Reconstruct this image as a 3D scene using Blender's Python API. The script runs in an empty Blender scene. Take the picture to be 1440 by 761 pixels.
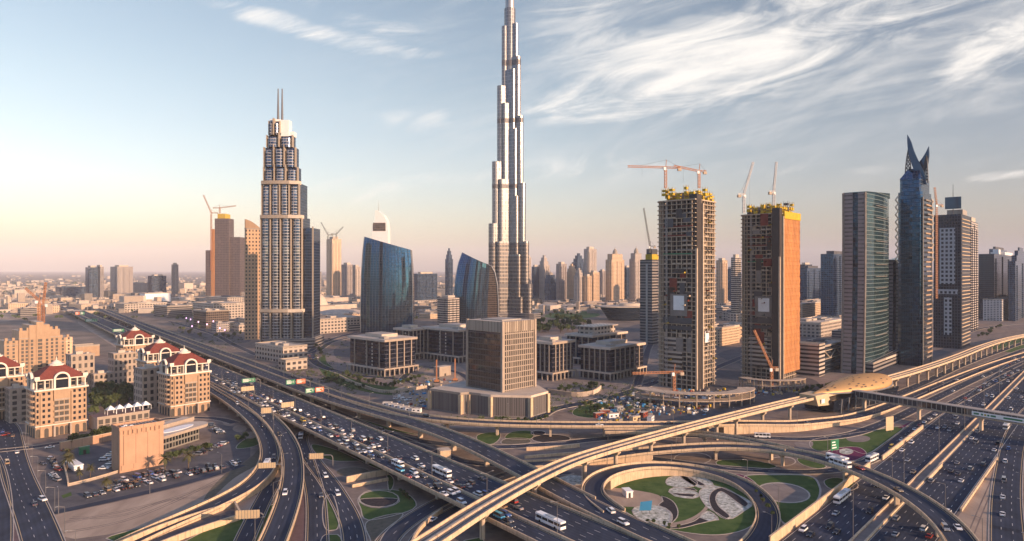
import bpy, math, random
from math import radians, sin, cos, pi, sqrt, atan2
from mathutils import Vector, Matrix
random.seed(7)
S = bpy.context.scene
COL = S.collection
# ------------------------------------------------------------------ camera, sky, sun, exposure
H, F, HY = 100.0, 960.0, 378.0          # eye height (m), focal length and horizon row of the 1440 px wide view
cd = bpy.data.cameras.new('camera'); cam = bpy.data.objects.new('camera', cd); COL.objects.link(cam)
cd.lens = 24; cd.sensor_width = 36; cd.clip_start = 1; cd.clip_end = 60000; cd.shift_y = -2.5 / 1440
cam.location = (0, 0, H); cam.rotation_euler = (pi / 2, 0, 0); S.camera = cam
SUN_EL, SUN_DIR = radians(14), Vector((0.85, -0.53, 0)).normalized()
sun_v = Vector((SUN_DIR.x * cos(SUN_EL), SUN_DIR.y * cos(SUN_EL), sin(SUN_EL)))
sd = bpy.data.lights.new('sun', 'SUN'); so = bpy.data.objects.new('sun', sd); COL.objects.link(so)
sd.energy = 4.6; sd.angle = radians(0.6); sd.color = (1.0, 0.655, 0.42)
so.rotation_euler = sun_v.to_track_quat('Z', 'Y').to_euler(); so.location = sun_v * 500
W = bpy.data.worlds.new('World'); S.world = W; W.use_nodes = True
nt = W.node_tree; nt.nodes.clear()
def WN(t, **k):
    n = nt.nodes.new(t)
    for a, b in k.items(): setattr(n, a, b)
    return n
def wmath(op, a, b=None, clamp=False):
    n = WN('ShaderNodeMath', operation=op, use_clamp=clamp)
    for i, x in enumerate((a, b)):
        if x is None: continue
        if isinstance(x, (int, float)): n.inputs[i].default_value = x
        else: nt.links.new(x, n.inputs[i])
    return n.outputs[0]
def wramp(x, stops):
    n = WN('ShaderNodeValToRGB'); e = n.color_ramp.elements
    while len(e) < len(stops): e.new(0.5)
    for el, (p, c) in zip(e, stops): el.position = p; el.color = c if len(c) == 4 else (*c, 1)
    nt.links.new(x, n.inputs[0]); return n.outputs[0]
def wmix(f, a, b, mode='MIX'):
    n = WN('ShaderNodeMix', data_type='RGBA', blend_type=mode)
    for i, x in ((0, f), (6, a), (7, b)):
        if isinstance(x, (int, float)): n.inputs[i].default_value = x
        elif isinstance(x, tuple): n.inputs[i].default_value = (*x, 1)
        else: nt.links.new(x, n.inputs[i])
    return n.outputs[2]
sky = WN('ShaderNodeTexSky', sky_type='NISHITA', sun_disc=False, sun_elevation=SUN_EL,
         sun_rotation=atan2(SUN_DIR.x, SUN_DIR.y), altitude=0, air_density=1.0, dust_density=1.4, ozone_density=1.0)
tc = WN('ShaderNodeTexCoord'); sep = WN('ShaderNodeSeparateXYZ'); nt.links.new(tc.outputs['Generated'], sep.inputs[0])
dx, dy, dz = sep.outputs
el = wmath('MAXIMUM', dz, 0.0)
# warm dust low in the sky, cool blue above it
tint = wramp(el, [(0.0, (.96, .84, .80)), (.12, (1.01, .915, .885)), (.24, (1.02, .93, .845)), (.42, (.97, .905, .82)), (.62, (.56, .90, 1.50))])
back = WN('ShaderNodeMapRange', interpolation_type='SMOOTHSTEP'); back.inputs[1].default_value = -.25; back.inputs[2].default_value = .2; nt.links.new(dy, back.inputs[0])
tint = wmix(back.outputs[0], (.68, .86, 1.16), tint)     # sky behind the camera tinted bluer, added for bluer glass reflections and shade
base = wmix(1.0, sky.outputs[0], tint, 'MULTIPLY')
side = WN('ShaderNodeMapRange'); side.inputs[1].default_value = -.6; side.inputs[2].default_value = .75
side.inputs[3].default_value = 1.0; side.inputs[4].default_value = 0.0; nt.links.new(dx, side.inputs[0])
base = wmix(1.0, base, wramp(side.outputs[0], [(0, (.66, .64, .70)), (.5, (.95, .95, .97)), (1, (1.08, 1.06, 1.04))]), 'MULTIPLY')
# high cirrus, drawn on a flat layer far above (direction / height)
zz = wmath('MAXIMUM', dz, 0.02)
cx, cy = wmath('DIVIDE', dx, zz), wmath('DIVIDE', dy, zz)
yy = wmath('MAXIMUM', dy, 0.05)
gu, gv = wmath('DIVIDE', dx, yy), wmath('DIVIDE', dz, yy)
def blob(u0, v0, ang, ru, rv):          # soft patch of sky where the wisps gather
    c, s = cos(ang), sin(ang)
    a, b = wmath('SUBTRACT', gu, u0), wmath('SUBTRACT', gv, v0)
    p = wmath('DIVIDE', wmath('ADD', wmath('MULTIPLY', a, c), wmath('MULTIPLY', b, s)), ru)
    q = wmath('DIVIDE', wmath('SUBTRACT', wmath('MULTIPLY', b, c), wmath('MULTIPLY', a, s)), rv)
    d = wmath('ADD', wmath('MULTIPLY', p, p), wmath('MULTIPLY', q, q))
    return wmath('SUBTRACT', 1.0, d, True)
def P2(px, py): return (px - 720) / F, (HY - py) / F
def wnoise(x, y, ang, sx, sy, det, dist, seed):
    c, s = cos(ang), sin(ang)
    p = wmath('MULTIPLY', wmath('ADD', wmath('MULTIPLY', x, c), wmath('MULTIPLY', y, s)), sx)
    q = wmath('MULTIPLY', wmath('SUBTRACT', wmath('MULTIPLY', y, c), wmath('MULTIPLY', x, s)), sy)
    v = WN('ShaderNodeCombineXYZ'); nt.links.new(p, v.inputs[0]); nt.links.new(q, v.inputs[1]); v.inputs[2].default_value = seed
    n = WN('ShaderNodeTexNoise'); nt.links.new(v.outputs[0], n.inputs['Vector'])
    n.inputs['Scale'].default_value = 1; n.inputs['Detail'].default_value = det; n.inputs['Roughness'].default_value = .62
    n.inputs['Distortion'].default_value = dist
    return n.outputs['Fac']
def wsmooth(x, a, b):
    n = WN('ShaderNodeMapRange', interpolation_type='SMOOTHSTEP'); nt.links.new(x, n.inputs[0])
    n.inputs[1].default_value = a; n.inputs[2].default_value = b; return n.outputs[0]
n1 = wnoise(gu, gv, radians(13), 3.6, 19.0, 12, 1.5, 1.3)
n2 = wnoise(gu, gv, radians(22), 2.6, 8.0, 8, 0.9, 8.1)
cl = None
for (px, py, ang, ru, rv, amp) in ((1010, 75, 14, .28, .105, 1.25), (850, 140, 8, .15, .05, 1.0), (1230, 15, 16, .24, .09, .75),
        (1410, 70, 22, .16, .06, 1.0), (400, 32, -17, .20, .022, .9), (540, 66, -10, .18, .022, .7), (520, 30, -20, .14, .03, .55), (590, 165, 0, .07, .035, .7),
        (820, 40, 5, .16, .10, .55), (1400, 247, 2, .09, .012, .9), (1130, 240, 3, .2, .02, .45), (800, 240, 4, .16, .03, .5),
        (560, 265, 3, .25, .03, .35), (1180, 175, 8, .14, .02, .5), (900, 225, -6, .1, .02, .55)):
    b = blob(*P2(px, py), radians(ang), ru, rv)
    b = wmath('MULTIPLY', wmath('POWER', b, 1.1), amp)
    cl = b if cl is None else wmath('MAXIMUM', cl, b)
wisp = wmath('ADD', wmath('MULTIPLY', n1, .68), wmath('MULTIPLY', n2, .42))
thr = wmath('ADD', wisp, wmath('MULTIPLY', wmath('SUBTRACT', cl, .55), .16))
dens = wsmooth(thr, .46, .74)
dens = wmath('MULTIPLY', dens, wmath('POWER', wmath('MINIMUM', wmath('MULTIPLY', cl, 1.5), 1.0), .8))
right = wsmooth(gu, -.45, .35)
veil = wmath('MULTIPLY', wsmooth(wmath('ADD', wmath('MULTIPLY', n1, .5), wmath('MULTIPLY', n2, .5)), .40, .68), wmath('MULTIPLY', wmath('MULTIPLY', wsmooth(el, .04, .30), right), .62))
dens = wmath('MAXIMUM', dens, veil)
CLOUD = (5.6, 5.3, 4.9)
base = wmix(wmath('MULTIPLY', dens, .85), base, CLOUD)
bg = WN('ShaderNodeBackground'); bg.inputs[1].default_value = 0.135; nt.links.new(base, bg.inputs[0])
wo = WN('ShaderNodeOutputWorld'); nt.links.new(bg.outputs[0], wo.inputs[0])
V = S.view_settings; S.display_settings.display_device = 'sRGB'
V.view_transform = 'Standard'; V.look = 'None'; V.gamma = 1; V.use_curve_mapping = False; V.exposure = 0.72
S.render.engine = 'CYCLES'; S.cycles.use_denoising = True
S.cycles.max_bounces = 5; S.cycles.diffuse_bounces = 2; S.cycles.glossy_bounces = 3; S.cycles.volume_bounces = 0; S.cycles.transparent_max_bounces = 4
# ------------------------------------------------------------------ helpers
def G(px, py, z=0.0):
    """the point at height z that stands at this place of the 1440 x 761 view"""
    y = (H - z) * F / (py - HY)
    return Vector(((px - 720) / F * y, y, z))
def tag(o, label=None, cat=None, group=None, kind=None):
    for k, v in (('label', label), ('category', cat), ('group', group), ('kind', kind)):
        if v: o[k] = v
    return o
def thing(name, label, cat, loc=(0, 0, 0), rz=0, group=None):
    o = bpy.data.objects.new(name, None); COL.objects.link(o); o.empty_display_size = 1
    o.location = loc; o.rotation_euler = (0, 0, rz)
    return tag(o, label, cat, group)
def copy_tree(o, parent=None):
    c = o.copy(); COL.objects.link(c); c.parent = parent
    for ch in list(o.children): copy_tree(ch, c)
    return c
def remove_tree(o):
    for ch in list(o.children): remove_tree(ch)
    bpy.data.objects.remove(o)
class MB:
    """collects faces; build() links them as ONE mesh object. UVs are metres along the wall / height"""
    def __init__(s): s.v = []; s.f = []; s.m = []; s.uv = []; s.sm = []
    def face(s, pts, mi=0, uv=None, smooth=False):
        n = len(s.v); s.v += [tuple(p) for p in pts]; s.f.append(tuple(range(n, n + len(pts)))); s.m.append(mi); s.sm.append(smooth)
        s.uv += uv if uv else [(p[0], p[1]) for p in pts]
        return s
    def prism(s, poly, z0, z1, side=0, top=None, bottom=False):
        """poly: CCW (x, y); z1 may be a function of (x, y)"""
        zt = z1 if callable(z1) else (lambda x, y: z1)
        u = 0; n = len(poly)
        for i in range(n):
            a, b = poly[i], poly[(i + 1) % n]; l = math.hypot(b[0] - a[0], b[1] - a[1])
            za, zb = zt(*a[:2]), zt(*b[:2])
            s.face([(a[0], a[1], z0), (b[0], b[1], z0), (b[0], b[1], zb), (a[0], a[1], za)], side,
                   [(u, z0), (u + l, z0), (u + l, zb), (u, za)]); u += l
        s.face([(p[0], p[1], zt(*p[:2])) for p in poly], side if top is None else top)
        if bottom: s.face([(p[0], p[1], z0) for p in reversed(poly)], side if top is None else top)
        return s
    def box(s, x0, x1, y0, y1, z0, z1, mi=0, top=None):
        return s.prism([(x0, y0), (x1, y0), (x1, y1), (x0, y1)], z0, z1, mi, top, True)
    def obox(s, c, lx, ly, z0, z1, ang, mi=0, top=None):
        ca, sa = cos(ang), sin(ang)
        return s.prism([(c[0] + ca * a - sa * b, c[1] + sa * a + ca * b) for a, b in
                        ((-lx / 2, -ly / 2), (lx / 2, -ly / 2), (lx / 2, ly / 2), (-lx / 2, ly / 2))], z0, z1, mi, top, True)
    def tube(s, p, q, r, n=6, r2=None, mi=0, caps=True):
        p, q = Vector(p), Vector(q); d = (q - p)
        if d.length < 1e-6: return s
        d.normalize(); a = d.orthogonal().normalized(); b = d.cross(a); r2 = r if r2 is None else r2
        A = [p + (a * cos(2 * pi * i / n) + b * sin(2 * pi * i / n)) * r for i in range(n)]
        B = [q + (a * cos(2 * pi * i / n) + b * sin(2 * pi * i / n)) * r2 for i in range(n)]
        for i in range(n):
            j = (i + 1) % n; s.face([A[i], A[j], B[j], B[i]], mi, None, n > 6)
        if caps: s.face(list(reversed(A)), mi); s.face(B, mi)
        return s
    def loft(s, rings, mi=0, cap=True, closed=True, smooth=False):
        for R0, R1 in zip(rings, rings[1:]):
            n = len(R0); u = 0
            for i in range(n if closed else n - 1):
                j = (i + 1) % n; l = (Vector(R0[i]) - Vector(R0[j])).length
                s.face([R0[i], R0[j], R1[j], R1[i]], mi, [(u, R0[i][2]), (u + l, R0[j][2]), (u + l, R1[j][2]), (u, R1[i][2])], smooth); u += l
        if cap: s.face(list(reversed(rings[0])), mi); s.face(rings[-1], mi)
        return s
    def build(s, name, mats, parent=None, origin=(0, 0, 0), weld=False):
        me = bpy.data.meshes.new(name); o0 = origin
        me.from_pydata([(x - o0[0], y - o0[1], z - o0[2]) for x, y, z in s.v], [], s.f)
        uvl = me.uv_layers.new(name='UVMap'); uvl.data.foreach_set('uv', [c for t in s.uv for c in t])
        mats = mats if isinstance(mats, (list, tuple)) else [mats]
        for m in mats: me.materials.append(m)
        me.polygons.foreach_set('material_index', s.m); me.polygons.foreach_set('use_smooth', s.sm)
        if weld:
            import bmesh
            bm = bmesh.new(); bm.from_mesh(me); bmesh.ops.remove_doubles(bm, verts=bm.verts, dist=0.002); bm.to_mesh(me); bm.free()
        me.update(); o = bpy.data.objects.new(name, me); COL.objects.link(o)
        if parent: o.parent = parent
        else: o.location = o0
        return o
def inst(o, parent, loc, rz=0, sc=None, name=None):
    c = o.copy(); COL.objects.link(c); c.parent = parent; c.location = loc; c.rotation_euler = (0, 0, rz)
    if sc: c.scale = sc
    return c
# ------------------------------------------------------------------ materials
def mat(name, col, rough=.7, metal=0, var=.12, scale=.3, spec=.5, col2=None, bump=0, emit=None, stretch=None):
    m = bpy.data.materials.new(name); m.use_nodes = True; t = m.node_tree; b = t.nodes['Principled BSDF']
    b.inputs['Roughness'].default_value = rough; b.inputs['Metallic'].default_value = metal; b.inputs['Specular IOR Level'].default_value = spec if rough < .7 else .15
    b.inputs['Base Color'].default_value = (*col, 1)
    if var or col2:
        g = t.nodes.new('ShaderNodeNewGeometry'); n = t.nodes.new('ShaderNodeTexNoise')
        n.inputs['Scale'].default_value = scale; n.inputs['Detail'].default_value = 7; n.inputs['Roughness'].default_value = .65
        if stretch:
            mp = t.nodes.new('ShaderNodeMapping'); mp.inputs['Scale'].default_value = stretch[0]; mp.inputs['Rotation'].default_value = (0, 0, stretch[1])
            t.links.new(g.outputs['Position'], mp.inputs[0]); t.links.new(mp.outputs[0], n.inputs['Vector'])
        else: t.links.new(g.outputs['Position'], n.inputs['Vector'])
        r = t.nodes.new('ShaderNodeValToRGB'); r.color_ramp.elements[0].position = .32; r.color_ramp.elements[1].position = .68
        c2 = col2 or tuple(min(1, c * (1 + var)) for c in col); c1 = col if col2 else tuple(c * (1 - var) for c in col)
        r.color_ramp.elements[0].color = (*c1, 1); r.color_ramp.elements[1].color = (*c2, 1)
        t.links.new(n.outputs['Fac'], r.inputs[0]); t.links.new(r.outputs[0], b.inputs['Base Color'])
        if bump:
            bp = t.nodes.new('ShaderNodeBump'); bp.inputs['Strength'].default_value = bump; bp.inputs['Distance'].default_value = .3
            t.links.new(n.outputs['Fac'], bp.inputs['Height']); t.links.new(bp.outputs[0], b.inputs['Normal'])
    if emit: b.inputs['Emission Color'].default_value = (*emit[0], 1); b.inputs['Emission Strength'].default_value = emit[1]
    return m
def facade(name, wall, glass, bay=3.0, fl=3.6, mu=.12, mv=(.25, .95), gr=.08, gm=.5, wr=.6, wm=0, tilt=.02, gvar=.5, blinds=.10):
    """wall grid with openings bay x fl metres; every pane is tinted and tilted a little differently"""
    m = bpy.data.materials.new(name); m.use_nodes = True; t = m.node_tree; b = t.nodes['Principled BSDF']; L = t.links.new
    def N(k, **a):
        n = t.nodes.new(k)
        for x, y in a.items(): setattr(n, x, y)
        return n
    def M(op, a, c=None):
        n = N('ShaderNodeMath', operation=op)
        for i, x in enumerate((a, c)):
            if x is None: continue
            if isinstance(x, (int, float)): n.inputs[i].default_value = x
            else: L(x, n.inputs[i])
        return n.outputs[0]
    uv = N('ShaderNodeUVMap'); uv.uv_map = 'UVMap'; sp = N('ShaderNodeSeparateXYZ'); L(uv.outputs[0], sp.inputs[0])
    U, Vv = M('DIVIDE', sp.outputs[0], bay), M('DIVIDE', sp.outputs[1], fl)
    fu, fv = M('FRACT', U), M('FRACT', Vv)
    w = M('MULTIPLY', M('GREATER_THAN', fu, mu), M('LESS_THAN', fu, 1 - mu)) if mu > 0 else 1.0
    w2 = M('MULTIPLY', M('GREATER_THAN', fv, mv[0]), M('LESS_THAN', fv, mv[1]))
    w = M('MULTIPLY', w, w2)
    cv = N('ShaderNodeCombineXYZ'); L(M('FLOOR', U), cv.inputs[0]); L(M('FLOOR', Vv), cv.inputs[1])
    wn = N('ShaderNodeTexWhiteNoise', noise_dimensions='2D'); L(cv.outputs[0], wn.inputs['Vector'])
    ng = N('ShaderNodeTexNoise'); g = N('ShaderNodeNewGeometry'); L(g.outputs['Position'], ng.inputs['Vector']); ng.inputs['Scale'].default_value = .03; ng.inputs['Detail'].default_value = 5
    gl = N('ShaderNodeMix', data_type='RGBA'); gl.inputs[6].default_value = (*[c * (1 - gvar) for c in glass], 1); gl.inputs[7].default_value = (*[min(1, c * (1 + gvar)) for c in glass], 1)
    L(wn.outputs['Value'], gl.inputs[0])
    sc_ = N('ShaderNodeSeparateXYZ'); L(wn.outputs['Color'], sc_.inputs[0])
    bl = N('ShaderNodeMix', data_type='RGBA'); L(M('MULTIPLY', M('GREATER_THAN', sc_.outputs[1], 1 - blinds), .55), bl.inputs[0]); L(gl.outputs[2], bl.inputs[6]); bl.inputs[7].default_value = (*[c * .8 for c in wall], 1)
    wl = N('ShaderNodeMix', data_type='RGBA'); wl.inputs[6].default_value = (*[c * .88 for c in wall], 1); wl.inputs[7].default_value = (*[min(1, c * 1.1) for c in wall], 1)
    L(ng.outputs['Fac'], wl.inputs[0])
    mx = N('ShaderNodeMix', data_type='RGBA'); L(w, mx.inputs[0]); L(wl.outputs[2], mx.inputs[6]); L(bl.outputs[2], mx.inputs[7])
    L(mx.outputs[2], b.inputs['Base Color'])
    for k, a, c in (('Roughness', wr, gr), ('Metallic', wm, gm)):
        n = N('ShaderNodeMapRange'); L(w, n.inputs[0]); n.inputs[3].default_value = a; n.inputs[4].default_value = c; L(n.outputs[0], b.inputs[k])
    if tilt:
        vs = N('ShaderNodeVectorMath', operation='SUBTRACT'); L(wn.outputs['Color'], vs.inputs[0]); vs.inputs[1].default_value = (.5, .5, .5)
        sc = N('ShaderNodeVectorMath', operation='SCALE'); L(vs.outputs[0], sc.inputs[0]); L(M('MULTIPLY', w, tilt), sc.inputs['Scale'])
        ad = N('ShaderNodeVectorMath', operation='ADD'); L(g.outputs['Normal'], ad.inputs[0]); L(sc.outputs[0], ad.inputs[1])
        no = N('ShaderNodeVectorMath', operation='NORMALIZE'); L(ad.outputs[0], no.inputs[0]); L(no.outputs[0], b.inputs['Normal'])
    return m
MT = {}
def D(k, *a, **kw): MT[k] = mat(k, *a, **kw)
D('asphalt', (.031, .039, .060), .85, var=.3, scale=.12, stretch=((1, .25, 1), radians(-38)))
D('asphalt_old', (.062, .060, .066), .85, scale=.11, col2=(.125, .115, .115))
D('mark', (.40, .39, .37), .6, var=.1)
D('mark_yellow', (.42, .30, .14), .6, var=.1)
D('concrete', (.46, .36, .265), .8, var=.16, scale=.25)
D('concrete_dark', (.22, .19, .165), .85, var=.2, scale=.2)
D('concrete_wall', (.54, .39, .25), .8, var=.14, scale=.3)
D('parapet', (.55, .41, .27), .75, var=.14, scale=.3)
D('kerb', (.42, .36, .30), .8, var=.15)
D('ground', (.11, .09, .075), .95, var=.3, scale=.02, col2=(.27, .21, .165))
D('sand', (.27, .20, .15), .95, scale=.09, col2=(.44, .335, .25), bump=.5, stretch=((1, .35, 1), .3))
D('sand_dark', (.12, .095, .085), .95, scale=.09, col2=(.26, .20, .16), bump=.4)
D('paving', (.16, .13, .115), .85, scale=.12, col2=(.28, .23, .195))
D('paving_purple', (.15, .095, .095), .85, var=.15, scale=.3)
D('lawn', (.030, .070, .013), .95, scale=.16, col2=(.085, .125, .035), bump=.5)
D('lawn_far', (.05, .10, .03), .95, scale=.05, col2=(.075, .12, .04))
D('gravel_white', (.10, .11, .07), .95, scale=.55, col2=(.74, .72, .64), bump=.8)
D('bed_dark', (.022, .020, .024), .95, scale=.8, col2=(.05, .042, .045))
D('bed_purple', (.09, .012, .05), .95, scale=.6, col2=(.16, .03, .08))
D('scrub', (.09, .08, .055), .95, scale=.5, col2=(.16, .135, .10))
D('roof_red', (.135, .036, .030), .85, scale=.9, col2=(.23, .062, .045), bump=.4)
D('stucco', (.62, .41, .26), .8, var=.09, scale=.2)
D('stucco_pink', (.42, .25, .16), .8, var=.07, scale=.15)
D('stucco_pale', (.58, .46, .36), .8, var=.1, scale=.2)
D('trim_white', (.68, .60, .50), .7, var=.06)
D('white', (.78, .76, .72), .5, var=.05)
D('roof_grey', (.34, .30, .26), .9, var=.2, scale=.12)
D('roof_beige', (.48, .40, .32), .9, var=.12, scale=.12)
D('roof_dark', (.10, .10, .11), .85, var=.2, scale=.12)
D('glass_dark', (.012, .016, .026), .08, spec=.6, var=0)
D('glass_blue', (.03, .06, .10), .06, metal=.55, var=.1)
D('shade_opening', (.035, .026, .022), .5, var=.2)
D('stone', (.56, .46, .36), .7, var=.08, scale=.2)
D('steel', (.35, .34, .33), .4, metal=.7, var=.1)
D('steel_dark', (.07, .07, .075), .5, metal=.3, var=.1)
D('pole', (.16, .15, .15), .5, metal=.4, var=0)
D('crane_orange', (.42, .17, .07), .6, var=.1)
D('crane_white', (.6, .56, .52), .6, var=.1)
D('form_yellow', (.50, .33, .03), .7, var=.2, scale=.4)
D('net_orange', (.47, .215, .08), .9, scale=.22, col2=(.30, .13, .055), bump=.5, stretch=((1, 1, .12), 0))
D('net_dark', (.34, .135, .05), .9, var=.1); D('dirt_red', (.20, .05, .035), .9, var=.3)
D('sign_green', (.01, .16, .07), .4, var=.05)
D('sign_orange', (.55, .12, .03), .4, var=.05)
D('sign_back', (.52, .38, .22), .6, var=.1, scale=.8)
D('sign_blue', (.03, .22, .45), .4, var=.05)
D('gold_shell', (.50, .29, .11), .5, metal=.3, var=.08, scale=.3)
D('bark', (.10, .07, .05), .9, var=.2)
D('leaf', (.022, .042, .014), .85, scale=.2, col2=(.095, .115, .042))
D('leaf_palm', (.05, .055, .022), .8, scale=.3, col2=(.11, .095, .045))
D('water', (.10, .20, .24), .08, var=.1)
D('tyre', (.02, .02, .02), .8, var=0)
D('car_white', (.78, .76, .73), .28, var=0); D('car_silver', (.42, .42, .42), .3, metal=.5, var=0); D('car_black', (.015, .016, .02), .22, var=0)
D('car_grey', (.12, .125, .135), .28, metal=.4, var=0); D('car_red', (.30, .03, .025), .3, var=0); D('car_blue', (.03, .10, .30), .3, var=0)
D('car_yellow', (.62, .40, .03), .3, var=0); D('car_gold', (.36, .27, .17), .3, metal=.4, var=0); D('car_sky', (.10, .42, .62), .3, var=0)
D('lamp_glow', (.9, .8, .9), .5, var=0, emit=((.95, .45, .8), 1.6))
D('screen_glow', (.5, .7, .9), .5, var=0, emit=((.5, .75, 1.0), 1.3))
def wear(k, per, amp, joint=None, streak=0):
    m = MT[k]; t = m.node_tree; b = t.nodes['Principled BSDF']; src = b.inputs['Base Color'].links[0].from_socket; L = t.links.new
    def M(op, a, c=None):
        n = t.nodes.new('ShaderNodeMath'); n.operation = op
        for i, x in enumerate((a, c)):
            if x is None: continue
            if isinstance(x, (int, float)): n.inputs[i].default_value = x
            else: L(x, n.inputs[i])
        return n.outputs[0]
    uv = t.nodes.new('ShaderNodeUVMap'); uv.uv_map = 'UVMap'; sp = t.nodes.new('ShaderNodeSeparateXYZ'); L(uv.outputs[0], sp.inputs[0])
    f = None
    if per:
        nz = t.nodes.new('ShaderNodeTexNoise'); mp = t.nodes.new('ShaderNodeMapping'); mp.inputs['Scale'].default_value = (.02, .28, 1); L(uv.outputs[0], mp.inputs[0]); L(mp.outputs[0], nz.inputs['Vector']); nz.inputs['Scale'].default_value = 1; nz.inputs['Detail'].default_value = 6
        f = M('ADD', 1.0, M('MULTIPLY', M('SUBTRACT', nz.outputs['Fac'], .5), amp * 4)); f = M('ADD', f, M('MULTIPLY', M('SINE', M('MULTIPLY', sp.outputs[1], 2 * pi / per)), amp * .6))
        pt = M('LESS_THAN', M('FRACT', M('ADD', M('DIVIDE', sp.outputs[0], 57), M('MULTIPLY', nz.outputs['Fac'], .03))), .012); f = M('SUBTRACT', f, M('MULTIPLY', pt, .35))
    if joint:
        nz = t.nodes.new('ShaderNodeTexNoise'); mp = t.nodes.new('ShaderNodeMapping'); mp.inputs['Scale'].default_value = (.9, .12, 1); L(uv.outputs[0], mp.inputs[0]); L(mp.outputs[0], nz.inputs['Vector']); nz.inputs['Scale'].default_value = 1; nz.inputs['Detail'].default_value = 5
        f = M('SUBTRACT', 1.0 + streak * .5, M('MULTIPLY', M('SUBTRACT', nz.outputs['Fac'], .25), streak * 2)); f = M('MULTIPLY', f, M('SUBTRACT', 1.0, M('MULTIPLY', M('LESS_THAN', M('FRACT', M('DIVIDE', sp.outputs[0], joint)), .05), .4)))
    mx = t.nodes.new('ShaderNodeMix'); mx.data_type = 'RGBA'; mx.blend_type = 'MULTIPLY'; mx.inputs[0].default_value = 1; L(src, mx.inputs[6]); cb = t.nodes.new('ShaderNodeCombineColor')
    for i in range(3): L(f, cb.inputs[i])
    L(cb.outputs[0], mx.inputs[7]); L(mx.outputs[2], b.inputs['Base Color'])
wear('asphalt', 1.8, .16); wear('parapet', 0, 0, 6, .28); wear('concrete', 0, 0, 9, .3); wear('concrete_wall', 0, 0, 5, .3); wear('stucco', 0, 0, 900, .16); wear('stucco_pale', 0, 0, 900, .2); wear('stucco_pink', 0, 0, 5.5, .14); wear('stone', 0, 0, 900, .15)
# ------------------------------------------------------------------ paths and roads
def smooth_path(pts, ds=4.0, closed=False):
    n = len(pts); out = []
    for i in range(n if closed else n - 1):
        g = (lambda k: pts[k % n]) if closed else (lambda k: pts[min(max(k, 0), n - 1)])
        p0, p1, p2, p3 = g(i - 1), g(i), g(i + 1), g(i + 2)
        if not closed and i == 0: p0 = p1 * 2 - p2
        if not closed and i == n - 2: p3 = p2 * 2 - p1
        t0 = 0; t1 = max((p1 - p0).length, .01) ** .5; t2 = t1 + max((p2 - p1).length, .01) ** .5; t3 = t2 + max((p3 - p2).length, .01) ** .5
        k = max(1, int((p2 - p1).length / ds))
        for j in range(k):
            t = t1 + (t2 - t1) * j / k
            A1 = p0 * ((t1 - t) / (t1 - t0)) + p1 * ((t - t0) / (t1 - t0)); A2 = p1 * ((t2 - t) / (t2 - t1)) + p2 * ((t - t1) / (t2 - t1)); A3 = p2 * ((t3 - t) / (t3 - t2)) + p3 * ((t - t2) / (t3 - t2))
            B1 = A1 * ((t2 - t) / (t2 - t0)) + A2 * ((t - t0) / (t2 - t0)); B2 = A2 * ((t3 - t) / (t3 - t1)) + A3 * ((t - t1) / (t3 - t1))
            out.append(B1 * ((t2 - t) / (t2 - t1)) + B2 * ((t - t1) / (t2 - t1)))
    if not closed: out.append(pts[-1].copy())
    return out
class Path:
    def __init__(s, pts, ds=4.0, relax=6):
        P = smooth_path(pts, ds)
        for _ in range(relax): P = [P[0]] + [(P[i - 1] + P[i] * 2 + P[i + 1]) / 4 for i in range(1, len(P) - 1)] + [P[-1]]
        s.P = P; n = len(P); s.R = []; s.s = [0]
        for i in range(n):
            d = P[min(i + 1, n - 1)] - P[max(i - 1, 0)]; d.z = 0; d.normalize(); s.R.append(Vector((d.y, -d.x, 0)))
            if i: s.s.append(s.s[-1] + (P[i] - P[i - 1]).length)
        s.len = s.s[-1]
    def at(s, d, off=0, dz=0):
        d = min(max(d, 0), s.len - .001); i = 0
        lo, hi = 0, len(s.s) - 1
        while hi - lo > 1:
            m = (lo + hi) // 2
            if s.s[m] <= d: lo = m
            else: hi = m
        i = lo; t = (d - s.s[i]) / (s.s[i + 1] - s.s[i]); p = s.P[i].lerp(s.P[i + 1], t); r = s.R[i].lerp(s.R[i + 1], t).normalized()
        return p + r * off + Vector((0, 0, dz)), r
    def near(s, q):
        k = min(range(len(s.P)), key=lambda i: (s.P[i].xy - q.xy).length); return s.s[k]
def sweep(mb, path, prof, mi=0, i0=0, i1=None, caps=True, zabs=None):
    """prof: closed list of (offset, dz) clockwise seen along the path; dz None = down to the ground"""
    P, R = path.P, path.R; i1 = len(P) - 1 if i1 is None else i1
    def ring(i): return [(P[i] + R[i] * o).to_tuple()[:2] + (((P[i].z + z) if z is not None else min(0, P[i].z) - .2),) for o, z in prof]
    n = len(prof); r0 = ring(i0); first = r0
    for i in range(i0, i1):
        r1 = ring(i + 1); u = path.s[i]; u1 = path.s[i + 1]
        for a in range(n):
            b = (a + 1) % n
            mb.face([r0[a], r1[a], r1[b], r0[b]], mi, [(u, r0[a][2]), (u1, r1[a][2]), (u1, r1[b][2]), (u, r0[b][2])])
        r0 = r1
    if caps: mb.face(list(first), mi); mb.face(list(reversed(r0)), mi)
def strip(mb, path, o0, o1, dz, d0=0, d1=None, mi=0):
    """flat strip between two offsets, from d0 to d1 along the path"""
    d1 = path.len if d1 is None else d1
    ds = [d0] + [x for x in path.s if d0 + .05 < x < d1 - .05] + [d1]
    prev = None
    for d in ds:
        p, r = path.at(d, 0, dz); a, b = p + r * o0, p + r * o1
        if prev: mb.face([prev[0], prev[1], b, a], mi, [(d, o0), (d, o1), (d, o1), (d, o0)])
        prev = (a, b)
def mirror_up(o):
    return o
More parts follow.
